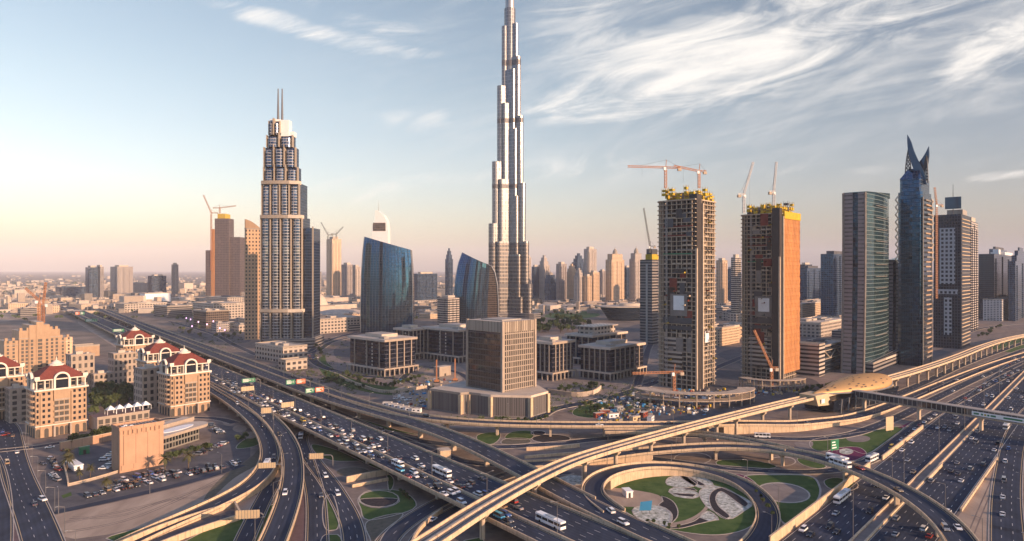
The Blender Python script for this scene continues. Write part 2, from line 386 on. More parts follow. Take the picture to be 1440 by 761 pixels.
def fix_normals(o):
    import bmesh
    bm = bmesh.new(); bm.from_mesh(o.data); bmesh.ops.remove_doubles(bm, verts=bm.verts, dist=.002); bmesh.ops.recalc_face_normals(bm, faces=bm.faces); bm.to_mesh(o.data); bm.free()
def markings(path, lanes, edges, dz, dash=3.0, gap=7.0, w=.22, d0=0, d1=None):
    mb = MB(); d1 = path.len if d1 is None else d1
    for o in lanes:
        d = d0 + (o * 1.7) % 3
        while d < d1 - dash:
            p, r = path.at(d, o, dz)
            if p.length < 700: strip(mb, path, o - w / 2, o + w / 2, dz, d, d + dash)
            d += dash + gap
    for o in edges: strip(mb, path, o - w * .6, o + w * .6, dz, d0, d1, 1)
    return mb
ROADS = {}
def ground_road(name, key, ctrl, wl, wr, lanes=(), kerb=True, m='asphalt', z=.03, world=False, edge_in=.6, d0=0):
    pts = [Vector(c) for c in ctrl] if world else [G(c[0], c[1], 0) for c in ctrl]
    for p in pts: p.z = z
    pa = Path(pts); mb = MB(); strip(mb, pa, -wl, wr, 0)
    o = mb.build(name, MT[m], None, pts[0]); tag(o, kind='structure'); ROADS[key] = pa
    mk = markings(pa, lanes, (-wl + edge_in, wr - edge_in) if kerb else (), .012)
    if mk.f: mk.build('lane_marking', [MT['mark'], MT['mark_yellow']], o, pts[0])
    if kerb:
        for a, b in ((-wl - .35, -wl), (wr, wr + .35)):
            k = MB(); sweep(k, pa, [(a, .13), (b, .13), (b, -z), (a, -z)]); kk = k.build('kerb', MT['kerb'], o, pts[0]); fix_normals(kk)
    return o, pa
def pier_mesh(zt, w, cap):
    """hammerhead pier, top at zt, column w wide, cap reaching cap metres across the deck"""
    mb = MB(); hz = min(1.7, zt * .35)
    mb.prism([(-w / 2, -w * .35), (w / 2, -w * .35), (w / 2, w * .35), (-w / 2, w * .35)], -1.5, zt - hz, 0, None, True)
    a = [(-w / 2, -.75), (w / 2, -.75), (w / 2, .75), (-w / 2, .75)]
    b = [(-cap / 2, -.85), (cap / 2, -.85), (cap / 2, .85), (-cap / 2, .85)]
    mb.loft([[(x, y, zt - hz) for x, y in a], [(x, y, zt - .55) for x, y in b], [(x, y, zt) for x, y in b]])
    return mb
def flyover(name, key, label, ctrl, wl, wr, lanes=(), edges=None, thick=1.3, wallz=4.2, pier_gap=30, walls=('L', 'R'), median=(), world=False, para=1.0, npier=1, start_skip=0, para_skip=(), cat='flyover', d_par=None, hole=None):
    """elevated road: deck, running surface, parapets, lane markings and piers (retaining walls where it is low)"""
    pts = [Vector(c) for c in ctrl] if world else [G(*c) for c in ctrl]
    pa = Path(pts); o0 = pts[len(pts) // 2].copy(); o0.z = 0; ROADS[key] = pa
    root = thing(name, label, cat, o0)
    P = pa.P; n = len(P)
    mb = MB(); sweep(mb, pa, [(-wl - .45, -.02), (wr + .45, -.02), (wr + .45, -.45), (wr - 1.2, -thick), (-wl + 1.2, -thick), (-wl - .45, -.45)])
    fix_normals(mb.build('deck', MT['concrete'], root, o0))
    mb = MB(); strip(mb, pa, -wl, wr, 0.01); mb.build('road_surface', MT['asphalt'], root, o0)
    if edges is None: edges = (-wl + .7, wr - .7)
    mk = markings(pa, lanes, edges, .035); mk.build('lane_marking', [MT['mark'], MT['mark_yellow']], root, o0)
    for sgn, off in (('L', -wl - .05), ('R', wr + .05)):
        if sgn in para_skip: continue
        a, b = (off - .4, off) if sgn == 'L' else (off, off + .4)
        i0, i1 = 0, n - 1
        if d_par and sgn in d_par:
            i0 = next(i for i in range(n) if pa.s[i] >= d_par[sgn][0]); i1 = max(i for i in range(n) if pa.s[i] <= d_par[sgn][1])
        spans = [(i0, i1)]
        if hole and hole[0] == sgn:
            q0, q1 = pa.near(G(*hole[1])), pa.near(G(*hole[2])); spans = [(i0, max(i for i in range(n) if pa.s[i] <= q0)), (next(i for i in range(n) if pa.s[i] >= q1), i1)]
        for j0, j1 in spans:
            if j1 > j0: mb = MB(); sweep(mb, pa, [(a, para), (b, para), (b, -.7), (a, -.7)], 0, j0, j1); fix_normals(mb.build('parapet', MT['parapet'], root, o0))
    for off in median:
        mb = MB(); sweep(mb, pa, [(off - .3, .95), (off + .3, .95), (off + .5, 0), (off - .5, 0)]); fix_normals(mb.build('median_barrier', MT['parapet'], root, o0))
    # low ends: retaining wall; high: piers
    low = [p.z < wallz for p in P]; i = 0
    while i < n:
        if low[i]:
            j = i
            while j + 1 < n and low[j + 1]: j += 1
            if j > i:
                mb = MB(); sweep(mb, pa, [(-wl - .3, -.1), (wr + .3, -.1), (wr + .3, None), (-wl - .3, None)], 0, i, j)
                fix_normals(mb.build('retaining_wall', MT['concrete_wall'], root, o0))
            i = j + 1
        else: i += 1
    d = pier_gap * .5 + start_skip
    cen = (wr - wl) / 2; wid = wl + wr
    while d < pa.len - 6:
        p, r = pa.at(d)
        if p.z >= wallz and p.y > 215 and abs(p.x / p.y) < .85:
            for k in range(npier):
                off = cen + (k - (npier - 1) / 2) * wid / npier
                q = p + r * off
                mb = pier_mesh(p.z - thick + .02, 1.9 if wid / npier < 12 else 2.4, min(wid / npier * .72, 9))
                pr = mb.build('pier', MT['concrete'], root); pr.location = (q.x - o0.x, q.y - o0.y, 0); pr.rotation_euler = (0, 0, atan2(r.y, r.x))
        d += pier_gap
    return root, pa
def patch(name, m, poly, z=.012, smooth=True, kind='structure', label=None, thick=None):
    pts = [G(x, y, 0) for x, y in poly]
    if smooth: pts = smooth_path(pts, 3.0, True)
    a = sum(p.x * q.y - q.x * p.y for p, q in zip(pts, pts[1:] + pts[:1]))
    if a < 0: pts.reverse()
    mb = MB(); o0 = pts[0].copy(); o0.z = 0
    mb.face([(p.x, p.y, z) for p in pts]); o = mb.build(name, MT[m], None, o0)
    if name in ('flower_bed', 'gravel_bed', 'lawn') and smooth and pts[0].length < 620:
        n = len(pts); nr = [Vector(((pts[(i + 1) % n] - pts[i - 1]).y, -(pts[(i + 1) % n] - pts[i - 1]).x, 0)).normalized() for i in range(n)]
        k = MB(); h_ = z + .07; w_ = .42
        for i in range(n):
            j = (i + 1) % n; a, b, c, d = pts[i], pts[j], pts[j] + nr[j] * w_, pts[i] + nr[i] * w_
            k.face([(a.x, a.y, h_), (d.x, d.y, h_), (c.x, c.y, h_), (b.x, b.y, h_)]); k.face([(d.x, d.y, h_), (d.x, d.y, 0), (c.x, c.y, 0), (c.x, c.y, h_)]); k.face([(a.x, a.y, z), (a.x, a.y, h_), (b.x, b.y, h_), (b.x, b.y, z)])
        k.build('edging_kerb', MT['kerb'], o, o0)
    return tag(o, kind=kind)
def oval(px, py, rx, ry, n=16, a=0):
    return [(px + rx * cos(2 * pi * i / n) * cos(a) - ry * sin(2 * pi * i / n) * sin(a), py + rx * cos(2 * pi * i / n) * sin(a) + ry * sin(2 * pi * i / n) * cos(a)) for i in range(n)]
GR = radians(48); 
def spec(xl, xc, xr, yb, yt, ang=GR, Y=None):
    """near ground corner, widths along the two walls and height, from where corner, ends and top stand in the view"""
    if Y: yb = HY + H * F / Y
    C = G(xc, yb); u, v = Vector((cos(ang), sin(ang))), Vector((-sin(ang), cos(ang)))
    def w(px, d): t = (px - 720) / F; return (t * C.y - C.x) / (d.x - t * d.y)
    return C, w(xr, u), w(xl, v), H - (yt - HY) * C.y / F
# ------------------------------------------------------------------ ground, gardens, roads
mb = MB(); mb.face([(-26000, -400, 0), (26000, -400, 0), (26000, 26000, 0), (-26000, 26000, 0)])
tag(mb.build('ground', MT['ground']), kind='structure')
# street-level ground under the interchange and round the towers
patch('pavement', 'sand_dark', [(-700, 900), (-300, 560), (130, 500), (420, 470), (700, 450), (1000, 470), (1440, 440), (2300, 480), (2300, 900)], .006, False)
patch('plaza', 'paving', [(620, 600), (600, 560), (520, 530), (450, 520), (480, 490), (640, 478), (840, 470), (930, 500), (900, 545), (860, 560), (780, 575), (770, 595)], .010)
patch('plaza', 'paving', [(1130, 560), (1115, 525), (1190, 500), (1300, 495), (1330, 505), (1260, 530), (1180, 556)], .010)
patch('asphalt_yard', 'asphalt_old', [(880, 590), (862, 560), (905, 535), (1000, 520), (1130, 530), (1150, 548), (1040, 575), (960, 592)], .011)
patch('sand_plot', 'sand_dark', [(1330, 490), (1350, 468), (1400, 452), (1460, 448), (1460, 466), (1400, 472)], .012)
patch('sand_plot', 'sand', [(105, 430), (118, 428), (190, 470), (215, 500), (165, 490), (110, 455)], .012, False)
patch('sand_plot', 'sand', [(-60, 445), (90, 432), (100, 440), (-60, 460)], .012, False)
# left: street block with parking and a bare plot
patch('parking_lot', 'asphalt_old', [(57, 668), (70, 650), (98, 632), (160, 624), (232, 645), (292, 640), (300, 596), (328, 600), (352, 624), (352, 642), (335, 656), (250, 680), (145, 705), (76, 719), (56, 700)], .014, False)
patch('sand_plot', 'sand', [(70, 738), (78, 724), (95, 720), (150, 709), (250, 686), (318, 667), (311, 672), (276, 716), (225, 735), (150, 752), (105, 758), (86, 754)], .020, False)
patch('sand_plot', 'sand', [(318, 667), (338, 660), (373, 648), (350, 684), (290, 712), (280, 716)], .016, False)
patch('scrub_patch', 'scrub', [(318, 666), (336, 656), (356, 640), (372, 622), (374, 645), (330, 672), (290, 706), (287, 702)], .022)
patch('lawn', 'lawn', [(284, 706), (276, 716), (250, 722), (285, 705), (294, 700)], .024, kind='stuff')
patch('lawn', 'lawn', [(334, 631), (345, 618), (368, 610), (372, 620), (352, 629)], .024, kind='stuff')
for x, y, a, b in ((322, 594, 9, 5), (337, 603, 10, 5), (352, 612, 9, 5)): patch('sand_oval', 'sand', oval(x, y, a, b), .026)
patch('lawn', 'lawn', [(150, 757), (200, 742), (232, 734), (230, 737), (200, 748), (160, 761)], .024, kind='stuff')
patch('lawn', 'lawn', [(245, 775), (335, 729), (345, 735), (330, 775)], .024, kind='stuff')
patch('brick_island', 'paving_purple', [(424, 660), (430, 690), (431, 775), (412, 775), (420, 720), (425, 690)], .02)
patch('brick_island', 'sand', [(348, 720), (361, 697), (352, 694), (330, 712), (334, 722)], .028, False)
patch('scrub_patch', 'scrub', [(392, 655), (402, 690), (395, 715), (378, 735), (380, 712), (393, 680)], .02)
patch('lawn', 'lawn', [(378, 712), (393, 706), (388, 740), (368, 775), (350, 775)], .026, kind='stuff')
patch('street_island', 'paving_purple', [(4, 650), (8, 668), (26, 690), (40, 730), (46, 775), (8, 775), (14, 735), (8, 700)], .06)
patch('lawn', 'lawn', [(86, 697), (100, 692), (101, 697), (89, 701)], .03, False, kind='stuff')
# gardens under the wide elevated highway
patch('lawn', 'lawn', [(440, 625), (470, 632), (520, 655), (552, 672), (548, 690), (530, 650), (470, 648), (448, 640)], .016, kind='stuff')
patch('garden_path', 'paving', oval(496, 664, 26, 8), .020); patch('garden_bed', 'scrub', oval(496, 664, 23, 6.6), .024)
patch('lawn', 'lawn', [(505, 700), (520, 690), (560, 690), (584, 706), (580, 716), (518, 731), (508, 715)], .016, kind='stuff')
patch('garden_path', 'paving', oval(533, 702, 29.5, 13), .020); patch('lawn', 'lawn', oval(533, 701.5, 27, 11.3), .024, kind='stuff')
patch('flower_bed', 'bed_dark', [(506, 702.5), (560, 702), (556, 709), (533, 713), (512, 709)], .030)
patch('gravel_bed', 'scrub', [(518, 733), (565, 722), (540, 750), (525, 775), (522, 760)], .020)
patch('lawn', 'lawn', [(458, 700), (465, 695), (472, 745), (462, 746)], .02, kind='stuff')
patch('lawn', 'lawn', [(458, 752), (474, 752), (476, 775), (455, 775)], .02, kind='stuff')
patch('lawn', 'lawn', [(480, 585), (520, 600), (590, 612), (560, 605), (500, 588)], .016, kind='stuff')
patch('garden_path', 'paving', [(668, 622), (672, 609), (690, 607), (790, 606), (806, 612), (790, 622), (700, 624)], .016)
patch('lawn', 'lawn', [(672, 612), (688, 608), (700, 608), (702, 617), (690, 625), (676, 622)], .020, kind='stuff')
patch('lawn', 'lawn', [(712, 617), (722, 607), (745, 606), (746, 617)], .022, kind='stuff')
patch('gravel_bed', 'scrub', [(706, 624), (712, 617), (742, 617), (746, 622), (735, 625)], .024)
for x, y, a, b in ((757, 609, 11, 4), (775, 617, 28, 6.5)):
    patch('garden_path', 'kerb', oval(x, y, a, b), .024); patch('flower_bed', 'bed_dark', oval(x, y, a - 1.3, b - .8), .03)
patch('gravel_bed', 'gravel_white', [(776, 672), (795, 668), (818, 670), (815, 682), (795, 681)], .02)
patch('lawn', 'lawn', [(800, 706), (812, 690), (820, 705)], .02, kind='stuff')
patch('lawn', 'lawn', [(675, 775), (640, 775), (655, 760), (676, 756)], .02, kind='stuff')
# the garden inside the loop
patch('lawn', 'lawn', [(846, 684), (860, 671), (890, 664), (930, 662), (975, 668), (1020, 680), (1052, 699), (1064, 722), (1052, 742), (1010, 752), (960, 748), (910, 735), (868, 712), (848, 698)], .022, kind='stuff')
patch('sand_plot', 'sand', [(845, 689), (856, 686), (890, 689), (925, 696), (933, 703), (925, 710), (895, 713), (868, 711), (850, 700)], .028)
patch('gravel_bed', 'gravel_white', [(893, 714), (925, 711), (942, 720), (944, 732), (935, 741), (915, 737), (892, 724)], .034)
patch('flower_bed', 'bed_dark', [(931, 698), (944, 704), (952, 716), (951, 728), (941, 737), (944, 722), (926, 711), (933, 705)], .032)
patch('garden_path', 'sand', [(938, 738), (965, 731), (985, 720), (994, 705), (988, 694), (999, 690), (1000, 709), (986, 724), (965, 737), (945, 742)], .030)
for poly in ([(939, 682), (941, 672), (958, 669), (980, 678), (975, 684), (955, 686)], [(958, 669), (985, 671), (1001, 679), (1000, 687), (984, 686)], [(941, 692), (948, 686), (970, 689), (983, 696), (974, 701), (950, 698)]):
    patch('gravel_bed', 'gravel_white', poly, .038)
patch('gravel_bed', 'gravel_white', [(985, 690), (1003, 683), (1030, 693), (1057, 708), (1045, 719), (1024, 730), (1010, 722), (996, 714)], .034)
patch('flower_bed', 'bed_dark', [(998, 700), (1004, 690), (1016, 686), (1052, 709), (1048, 713), (1014, 691), (1006, 699), (1010, 712), (1026, 727), (1020, 730), (1004, 718)], .044)
for poly in ([(944, 693), (958, 694.5), (978, 695.5), (974, 699), (955, 697)], [(960, 686), (975, 687), (980, 690), (965, 689)], [(968, 671), (980, 676), (992, 683), (985, 683), (975, 677)]):
    patch('flower_bed', 'bed_dark', poly, .050)
patch('flower_bed', 'bed_dark', [(942, 743), (975, 734), (997, 719), (1006, 729), (980, 737), (955, 743)], .036)
patch('gravel_bed', 'gravel_white', [(985, 728), (995, 719), (1010, 731), (998, 733)], .042)
patch('flower_bed', 'bed_purple', [(1022, 668), (1040, 667), (1058, 676), (1066, 688), (1056, 685), (1038, 675)], .030)
# right-hand gardens
patch('garden_path', 'kerb', [(1046, 669), (1090, 667), (1140, 669), (1154, 684), (1152, 703), (1135, 723), (1105, 739), (1096, 730), (1085, 708), (1066, 690)], .020)
patch('lawn', 'lawn', [(1048, 670), (1090, 668.2), (1138, 670), (1151, 684), (1149, 702), (1132, 721), (1104, 736), (1097, 727), (1086, 706), (1068, 690)], .024, kind='stuff')
patch('garden_path', 'kerb', oval(1102, 693, 38, 14, 24, .12), .030); patch('sand_oval', 'paving', oval(1102, 693, 35.5, 12.6, 24, .12), .036)
patch('lawn', 'lawn', [(1010, 648), (1060, 648), (1092, 656), (1060, 660), (1012, 655)], .02, kind='stuff')
patch('sand_oval', 'kerb', oval(974, 645, 27, 9), .02); patch('sand_oval', 'sand_dark', oval(974, 645, 25, 8), .026)
patch('sand_oval', 'kerb', oval(1100, 649, 20, 7), .02); patch('sand_oval', 'sand_dark', oval(1100, 649, 18, 6), .026)
patch('lawn', 'lawn', [(1122, 645), (1140, 647), (1162, 656), (1150, 659), (1130, 654)], .02, kind='stuff')
patch('lawn', 'lawn', [(1141, 620), (1190, 611), (1230, 605), (1268, 600), (1240, 625), (1214, 638), (1195, 632), (1150, 634)], .018, kind='stuff')
patch('sand_oval', 'paving', oval(1207, 617, 17, 5), .024); patch('sand_oval', 'paving', [(1118, 622), (1140, 620), (1142, 628), (1128, 632)], .024)
patch('flower_bed', 'bed_purple', [(1164, 636), (1180, 630), (1206, 629), (1218, 638), (1206, 648), (1185, 646)], .026)
patch('gravel_bed', 'gravel_white', oval(1190, 635, 9, 4), .034)
patch('flower_bed', 'bed_purple', [(1262, 602), (1283, 592), (1270, 602)], .03, False)
patch('lawn', 'lawn', [(1160, 676), (1178, 672), (1205, 680), (1195, 690), (1170, 688)], .02, kind='stuff')
patch('lawn_strip', 'lawn_far', [(1395, 490), (1405, 480), (1470, 474), (1470, 482), (1425, 496)], .02, kind='stuff')
patch('sand_plot', 'sand', [(1346, 728), (1402, 651), (1409, 650), (1411, 690), (1412, 775), (1372, 775)], .024, False)
# --- Sheikh road: straight, two carriageways
def ln(p, d, k): return Vector((p[0] + d[0] * k, p[1] + d[1] * k, 0))
DZ = Vector((.670, .742, 0)); M0 = Vector((129.2, 252.6, 0))
def along(off, k0, k1): r = Vector((DZ.y, -DZ.x, 0)); return [M0 + r * off + DZ * k for k in (k0, (k0 + k1) / 2, k1)]
LN5 = (-7.4, -3.7, 0, 3.7, 7.4)
for k, off in enumerate((-11.8, 11.8)):
    o, pa = ground_road('highway', 'sz%d' % k, along(off, -160, 1500), 9.6, 9.6, (-6.4, -3.2, 0, 3.2, 6.4) , False, world=True, z=.05)
    mk = markings(pa, (), (-9.0, 9.0), .012); mk.build('edge_line', [MT['mark'], MT['mark']], o, along(off, -160, 1500)[0])
pm = Path(along(0, -160, 1500)); mb = MB(); strip(mb, pm, -2.1, 2.1, .10); tag(mb.build('median_strip', MT['paving']), kind='structure')
mb = MB()
for off in (-2.1, 2.1): sweep(mb, pm, [(off - .3, .85), (off + .3, .85), (off + .3, 0), (off - .3, 0)])
MED = thing('barrier_wall', 'low twin concrete barrier down the middle of the widest highway', 'barrier', M0); o = mb.build('barrier', MT['parapet'], MED, M0); fix_normals(o)
def wall_along(name, label, ctrl, h, t=.5, m='concrete_wall', z=0, cat='retaining wall', world=False, top='parapet'):
    pts = [Vector(c) for c in ctrl] if world else [G(c[0], c[1], z) for c in ctrl]
    pa = Path(pts, relax=2); mb = MB(); o0 = pts[0].copy(); o0.z = 0
    sweep(mb, pa, [(-t / 2, h), (t / 2, h), (t / 2, -.5), (-t / 2, -.5)]); o = mb.build(name, MT[m], None, o0); fix_normals(o); tag(o, label, cat, kind='thing')
    c = MB(); sweep(c, pa, [(-t / 2 - .12, h + .25), (t / 2 + .12, h + .25), (t / 2 + .12, h - .02), (-t / 2 - .12, h - .02)]); co = c.build('coping', MT[top], o, o0); fix_normals(co)
    return o
wall_along('retaining_wall', 'long golden retaining wall beside the widest highway, below the loop gardens', along(-22.3, -30, 98), 3.6, world=True)
wall_along('retaining_wall', 'low golden wall between the queueing slip road and the widest highway', along(-22.0, 120, 215), 2.2, world=True)
wall_along('barrier_wall', 'bright low concrete wall edging the triangular sand plot', along(22.3, 58, 162), 1.1, .7, 'parapet', world=True, cat='barrier')
wall_along('barrier_wall', 'short pale wall in the median beside the curved flyover', along(3.4, 96, 128), 1.6, .5, 'parapet', world=True, cat='barrier')
# --- other streets on the ground
zz_ = [.034]
def gr(name, key, ctrl, wl, wr, lanes=(), **k):
    zz_[0] += .005; return ground_road(name, key, ctrl, wl, wr, lanes, z=zz_[0], **k)
gr('slip_road', 'exit', [(1422, 820), (1417, 761), (1415, 705), (1418, 665), (1425, 625), (1437, 596), (1470, 560), (1520, 530)], 5.5, 5.5, (-1.8, 1.8))
gr('slip_road', 'queue', [(1470, 500), (1380, 546), (1330, 573), (1297, 593), (1261, 620), (1235, 640), (1205, 654), (1165, 663), (1100, 663.5), (1050, 660.5), (1000, 656.5), (940, 648), (880, 640), (830, 637)], 3.9, 3.9, (0,))
gr('street', 'under', [(440, 572), (520, 602), (572, 617), (646, 627), (700, 629), (764, 625.5), (830, 619), (880, 614), (940, 612.5), (1000, 613.5), (1060, 615), (1130, 618), (1190, 612.5), (1225, 602), (1262, 587), (1310, 563), (1370, 534), (1450, 500)], 4.2, 4.2, (0,))
gr('street', 'between', [(410, 552), (450, 570), (490, 588), (560, 616), (613, 637), (655, 650), (700, 654), (743, 654), (790, 652)], 4, 4, (0,))
gr('street', 'frontage', [(1130, 575), (1200, 572), (1245, 560), (1300, 538), (1350, 515), (1400, 496), (1450, 480), (1520, 470)], 4, 4, (0,))
gr('street', 'service', [(1180, 592), (1230, 578), (1290, 553), (1350, 527), (1400, 507), (1460, 486), (1540, 472)], 3.2, 3.2)
gr('street', 'sunken', [(528, 800), (546, 757), (572, 735), (605, 714), (640, 696), (690, 676), (740, 660)], 4.4, 4.4, (0,))
gr('street', 'sunken2', [(570, 800), (592, 752), (620, 728), (650, 712), (690, 696), (760, 676), (800, 664)], 3.2, 3.2)
gr('street', 'below_left', [(470, 600), (440, 603), (424, 612), (429, 640), (438, 672), (444, 700), (446, 740), (446, 800)], 4, 4, (0,))
gr('street', 'below_right', [(434, 640), (444, 655), (458, 672), (476, 700), (491, 728), (498, 755), (500, 800)], 4.3, 4.3, (-1.2, 1.2))
gr('street', 'lot', [(60, 724), (78, 721), (143, 707), (250, 682.5), (313, 664), (340, 654)], 2.6, 2.6, kerb=False)
gr('street', 'left', [(75, 810), (60, 761), (47, 725), (37, 700), (25, 670), (18, 645), (14, 622), (8, 600), (-20, 580)], 6.3, 6.3, (-2, 2))
gr('street', 'leftmost', [(-8, 810), (-2, 740), (-3, 690), (-12, 650), (-40, 610)], 4.5, 4.5, (0,))
gr('street', 'hotel', [(-60, 640), (0, 634), (60, 628), (100, 620), (160, 608), (225, 590), (300, 588), (330, 595)], 3.5, 3.5)
gr('boulevard', 'mall', [(500, 468), (470, 476), (446, 487), (438, 500), (452, 515), (500, 528), (560, 533), (600, 545), (640, 566)], 5, 5, (0,))
gr('boulevard', 'square', [(985, 512), (950, 525), (905, 544), (860, 559), (815, 568), (775, 576), (750, 590), (700, 592), (640, 588)], 5, 5, (0,))
gr('street', 'oldroad', [(120, 436), (180, 461), (240, 488), (290, 508), (350, 530), (410, 558)], 8, 8, (-4, 0, 4))
gr('street', 'far', [(1340, 478), (1380, 462), (1440, 455), (1520, 452)], 4, 4)
gr('street', 'mallfront', [(238, 452), (300, 470), (338, 489), (385, 503), (432, 498), (470, 480), (510, 472)], 4.5, 4.5, (0,))
gr('street', 'site', [(893, 548), (905, 515), (912, 490), (925, 470)], 4, 4, (0,))
gr('street', 'mid', [(1000, 520), (1060, 497), (1120, 483), (1195, 470)], 4.5, 4.5, (0,))
gr('street', 'gap', [(560, 538), (592, 516), (640, 523), (670, 545)], 3.5, 3.5)
for poly in ([(470, 492), (500, 480), (560, 476), (590, 486), (540, 500), (490, 508)], [(860, 470), (905, 455), (915, 480), (880, 488)], [(1010, 498), (1090, 482), (1120, 490), (1050, 512)], [(255, 462), (320, 462), (345, 482), (300, 480)], [(1290, 500), (1320, 492), (1340, 498), (1300, 512)]):
    patch('asphalt_yard', 'asphalt_old', poly, .018)
for poly in ([(600, 520), (640, 515), (655, 530), (620, 545)], [(560, 545), (600, 540), (640, 560), (600, 575), (560, 565)], [(905, 545), (960, 530), (980, 545), (930, 560)], [(1060, 520), (1120, 505), (1140, 520), (1090, 535)]):
    patch('sand_plot', 'sand', poly, .024)
for poly in ([(448, 505), (456, 500), (462, 512), (520, 540), (600, 548), (560, 556), (500, 548), (458, 530)], [(808, 584), (815, 572), (858, 566), (862, 578), (835, 588)], [(1140, 556), (1180, 545), (1190, 550), (1150, 562)]):
    patch('lawn', 'lawn', poly, .016, kind='stuff')
# --- elevated roads
flyover('flyover', 'M', 'very wide elevated highway with a traffic jam and a median barrier', [(-40, 372.0 + 0, 0) if 0 else (60, 418.5, 6.5), (120, 446, 6.5), (180, 474, 6.5), (340, 548.3, 6.5), (470, 608.4, 6.5), (590, 664, 6.5), (672, 702, 6.5), (760, 742.7, 6.5), (860, 789, 6.5)],
        20.5, 9.7, (-17.5, -14, -10.5, -7, -3.8, 3.6, 6.6), (-19.8, -1.1, 1.1, 9.1), thick=1.6, median=(0,), npier=2, pier_gap=34)
flyover('flyover', 'U', 'elevated highway sweeping along behind the jammed one and curving down to the right', [(60, 405, 7), (110, 424, 7), (160, 444, 7), (230, 472, 7), (300, 499, 7), (340, 514.5, 7), (390, 534, 7), (440, 553, 7), (490, 569, 7), (540, 583, 7), (589, 598, 7), (640, 616, 7), (680, 634, 7), (712, 650, 7), (748, 668, 7), (790, 691, 7), (830, 711, 7), (870, 730, 7), (920, 753, 7), (975, 778, 7), (1020, 800, 7)],
        6.2, 6.2, (-2.1, 2.1), npier=1, pier_gap=36, hole=('L', (834, 706, 7), (905, 742, 7)))
flyover('flyover', 'H', 'long level flyover with gold parapets crossing behind the metro viaduct', [(150, 436, 7), (230, 466.5, 7), (300, 492, 7), (340, 506, 7), (390, 524.5, 7), (440, 543, 7), (490, 561, 7), (535, 575, 7), (580, 585, 7), (630, 591, 7), (700, 595.5, 7), (800, 597.5, 7), (880, 597.5, 6.8), (960, 597, 6.2), (1045, 595.5, 5), (1120, 596, 3.6), (1154, 592.5, 2.8), (1190, 589, 2), (1225, 580.5, 1), (1262, 567, .3), (1330, 539, .16), (1400, 512, .15), (1470, 490, .15)],
        5.2, 5.2, (0,), wallz=5.6, pier_gap=32)
flyover('flyover', 'F2', 'narrow ramp dropping from the level flyover to the curved one', [(850, 606.5, 5.6), (876, 606.5, 5.8), (920, 606, 6.2), (971, 608.5, 7), (1010, 612.5, 7.3), (1045, 618.5, 7.4), (1083, 626, 7.45), (1110, 633, 7.45)], 3.2, 3.2, (), wallz=3, pier_gap=38)
flyover('flyover', 'F', 'curved flyover swinging over the widest highway at the lower right', [(700, 654, .2), (743, 654, .3), (790, 651.5, .4), (830, 646, 1.5), (878, 638, 3.2), (950, 631, 5.5), (1023, 627.5, 7), (1083, 631.5, 7.5), (1130, 639, 7.5), (1160, 646, 7.5), (1190, 655, 7.5), (1221, 667.5, 7.5), (1261, 686, 7.5), (1293, 705, 7.5), (1320, 725, 7.5), (1340, 745, 7.5), (1358, 772, 7.5), (1372, 800, 7.3), (1384, 840, 7)],
        5.0, 5.0, (0,), wallz=4.6, pier_gap=33)
flyover('flyover', 'loop', 'circular loop ramp round the flower garden', [(864, 720, 6.8), (851, 711.5, 6.6), (840, 703, 6.3), (831, 691, 5.8), (836, 677, 5.4), (856, 664.5, 4.9), (904, 655, 4.2), (950, 655.5, 3.2), (1000, 663.5, 2), (1040, 677, 1), (1066, 696, .5), (1080, 717, .25), (1079, 740, .2), (1062, 765, .15), (1030, 792, .15)],
        4.3, 4.3, (), wallz=5.2, pier_gap=30)
flyover('flyover', 'R2', 'two lane ramp curving down from the jammed highway towards the bottom edge', [(300, 541, 6.5), (340, 564, 6.5), (372, 584, 6.4), (394, 606, 6.2), (408, 632, 6), (412, 660, 5.8), (409, 690, 5.5), (402, 715, 5.2), (391, 745, 5), (378, 775, 5), (355, 820, 5)],
        4.6, 4.6, (0,), wallz=2, pier_gap=30)
flyover('flyover', 'R1', 'ramp with a bright outer parapet curving away to the lower left', [(282, 539, 6.5), (325, 565, 6.4), (352, 586, 6.1), (368, 604, 5.6), (378, 625, 5), (379, 647, 4.2), (368, 668, 3.4), (345, 688, 2.6), (310, 706, 1.9), (270, 724, 1.3), (225, 743, .8), (180, 764, .4), (130, 790, .3)],
        4.4, 4.4, (0,), wallz=4.4, pier_gap=26)
gr('slip_road', 'R1b', [(386, 672), (379, 688), (367, 710), (357, 732), (346, 755), (328, 800)], 3.6, 3.6, (0,))
# sunken slip road with retaining walls, left of the ramps
gr('slip_road', 'trough', [(120, 800), (190, 771), (240, 752), (290, 735), (330, 720)], 3.0, 3.0, kerb=False, m='asphalt_old')
wall_along('retaining_wall', 'golden topped wall on the far side of the sunken slip road', [(150, 779), (200, 757), (232, 744), (280, 728), (330, 713)], 2.2)
wall_along('retaining_wall', 'golden topped wall on the near side of the sunken slip road', [(160, 800), (232, 768), (280, 750), (338, 731)], 2.2)
wall_along('retaining_wall', 'short concrete end wall closing the sunken slip road', [(330, 713), (339, 730)], 2.2)
wall_along('retaining_wall', 'grey underpass wall below the jammed highway beside the oval garden', [(487, 679), (520, 672), (546, 668)], 2.6)
wall_along('retaining_wall', 'low golden wall of the underpass mouth beside the oval garden', [(495, 686), (520, 681), (546, 676)], 1.2)
wall_along('retaining_wall', 'golden curved wall beside the dim street under the metro viaduct', [(575, 800), (583, 757), (602, 735), (622, 720)], 1.6)
wall_along('retaining_wall', 'golden wall along the ramp foot behind the metro viaduct piers', [(738, 645), (760, 643), (800, 640), (835, 637)], 1.2)
wall_along('retaining_wall', 'pale wall in front of the road under the level flyover', [(740, 634), (780, 632.5), (815, 629)], 1.8)

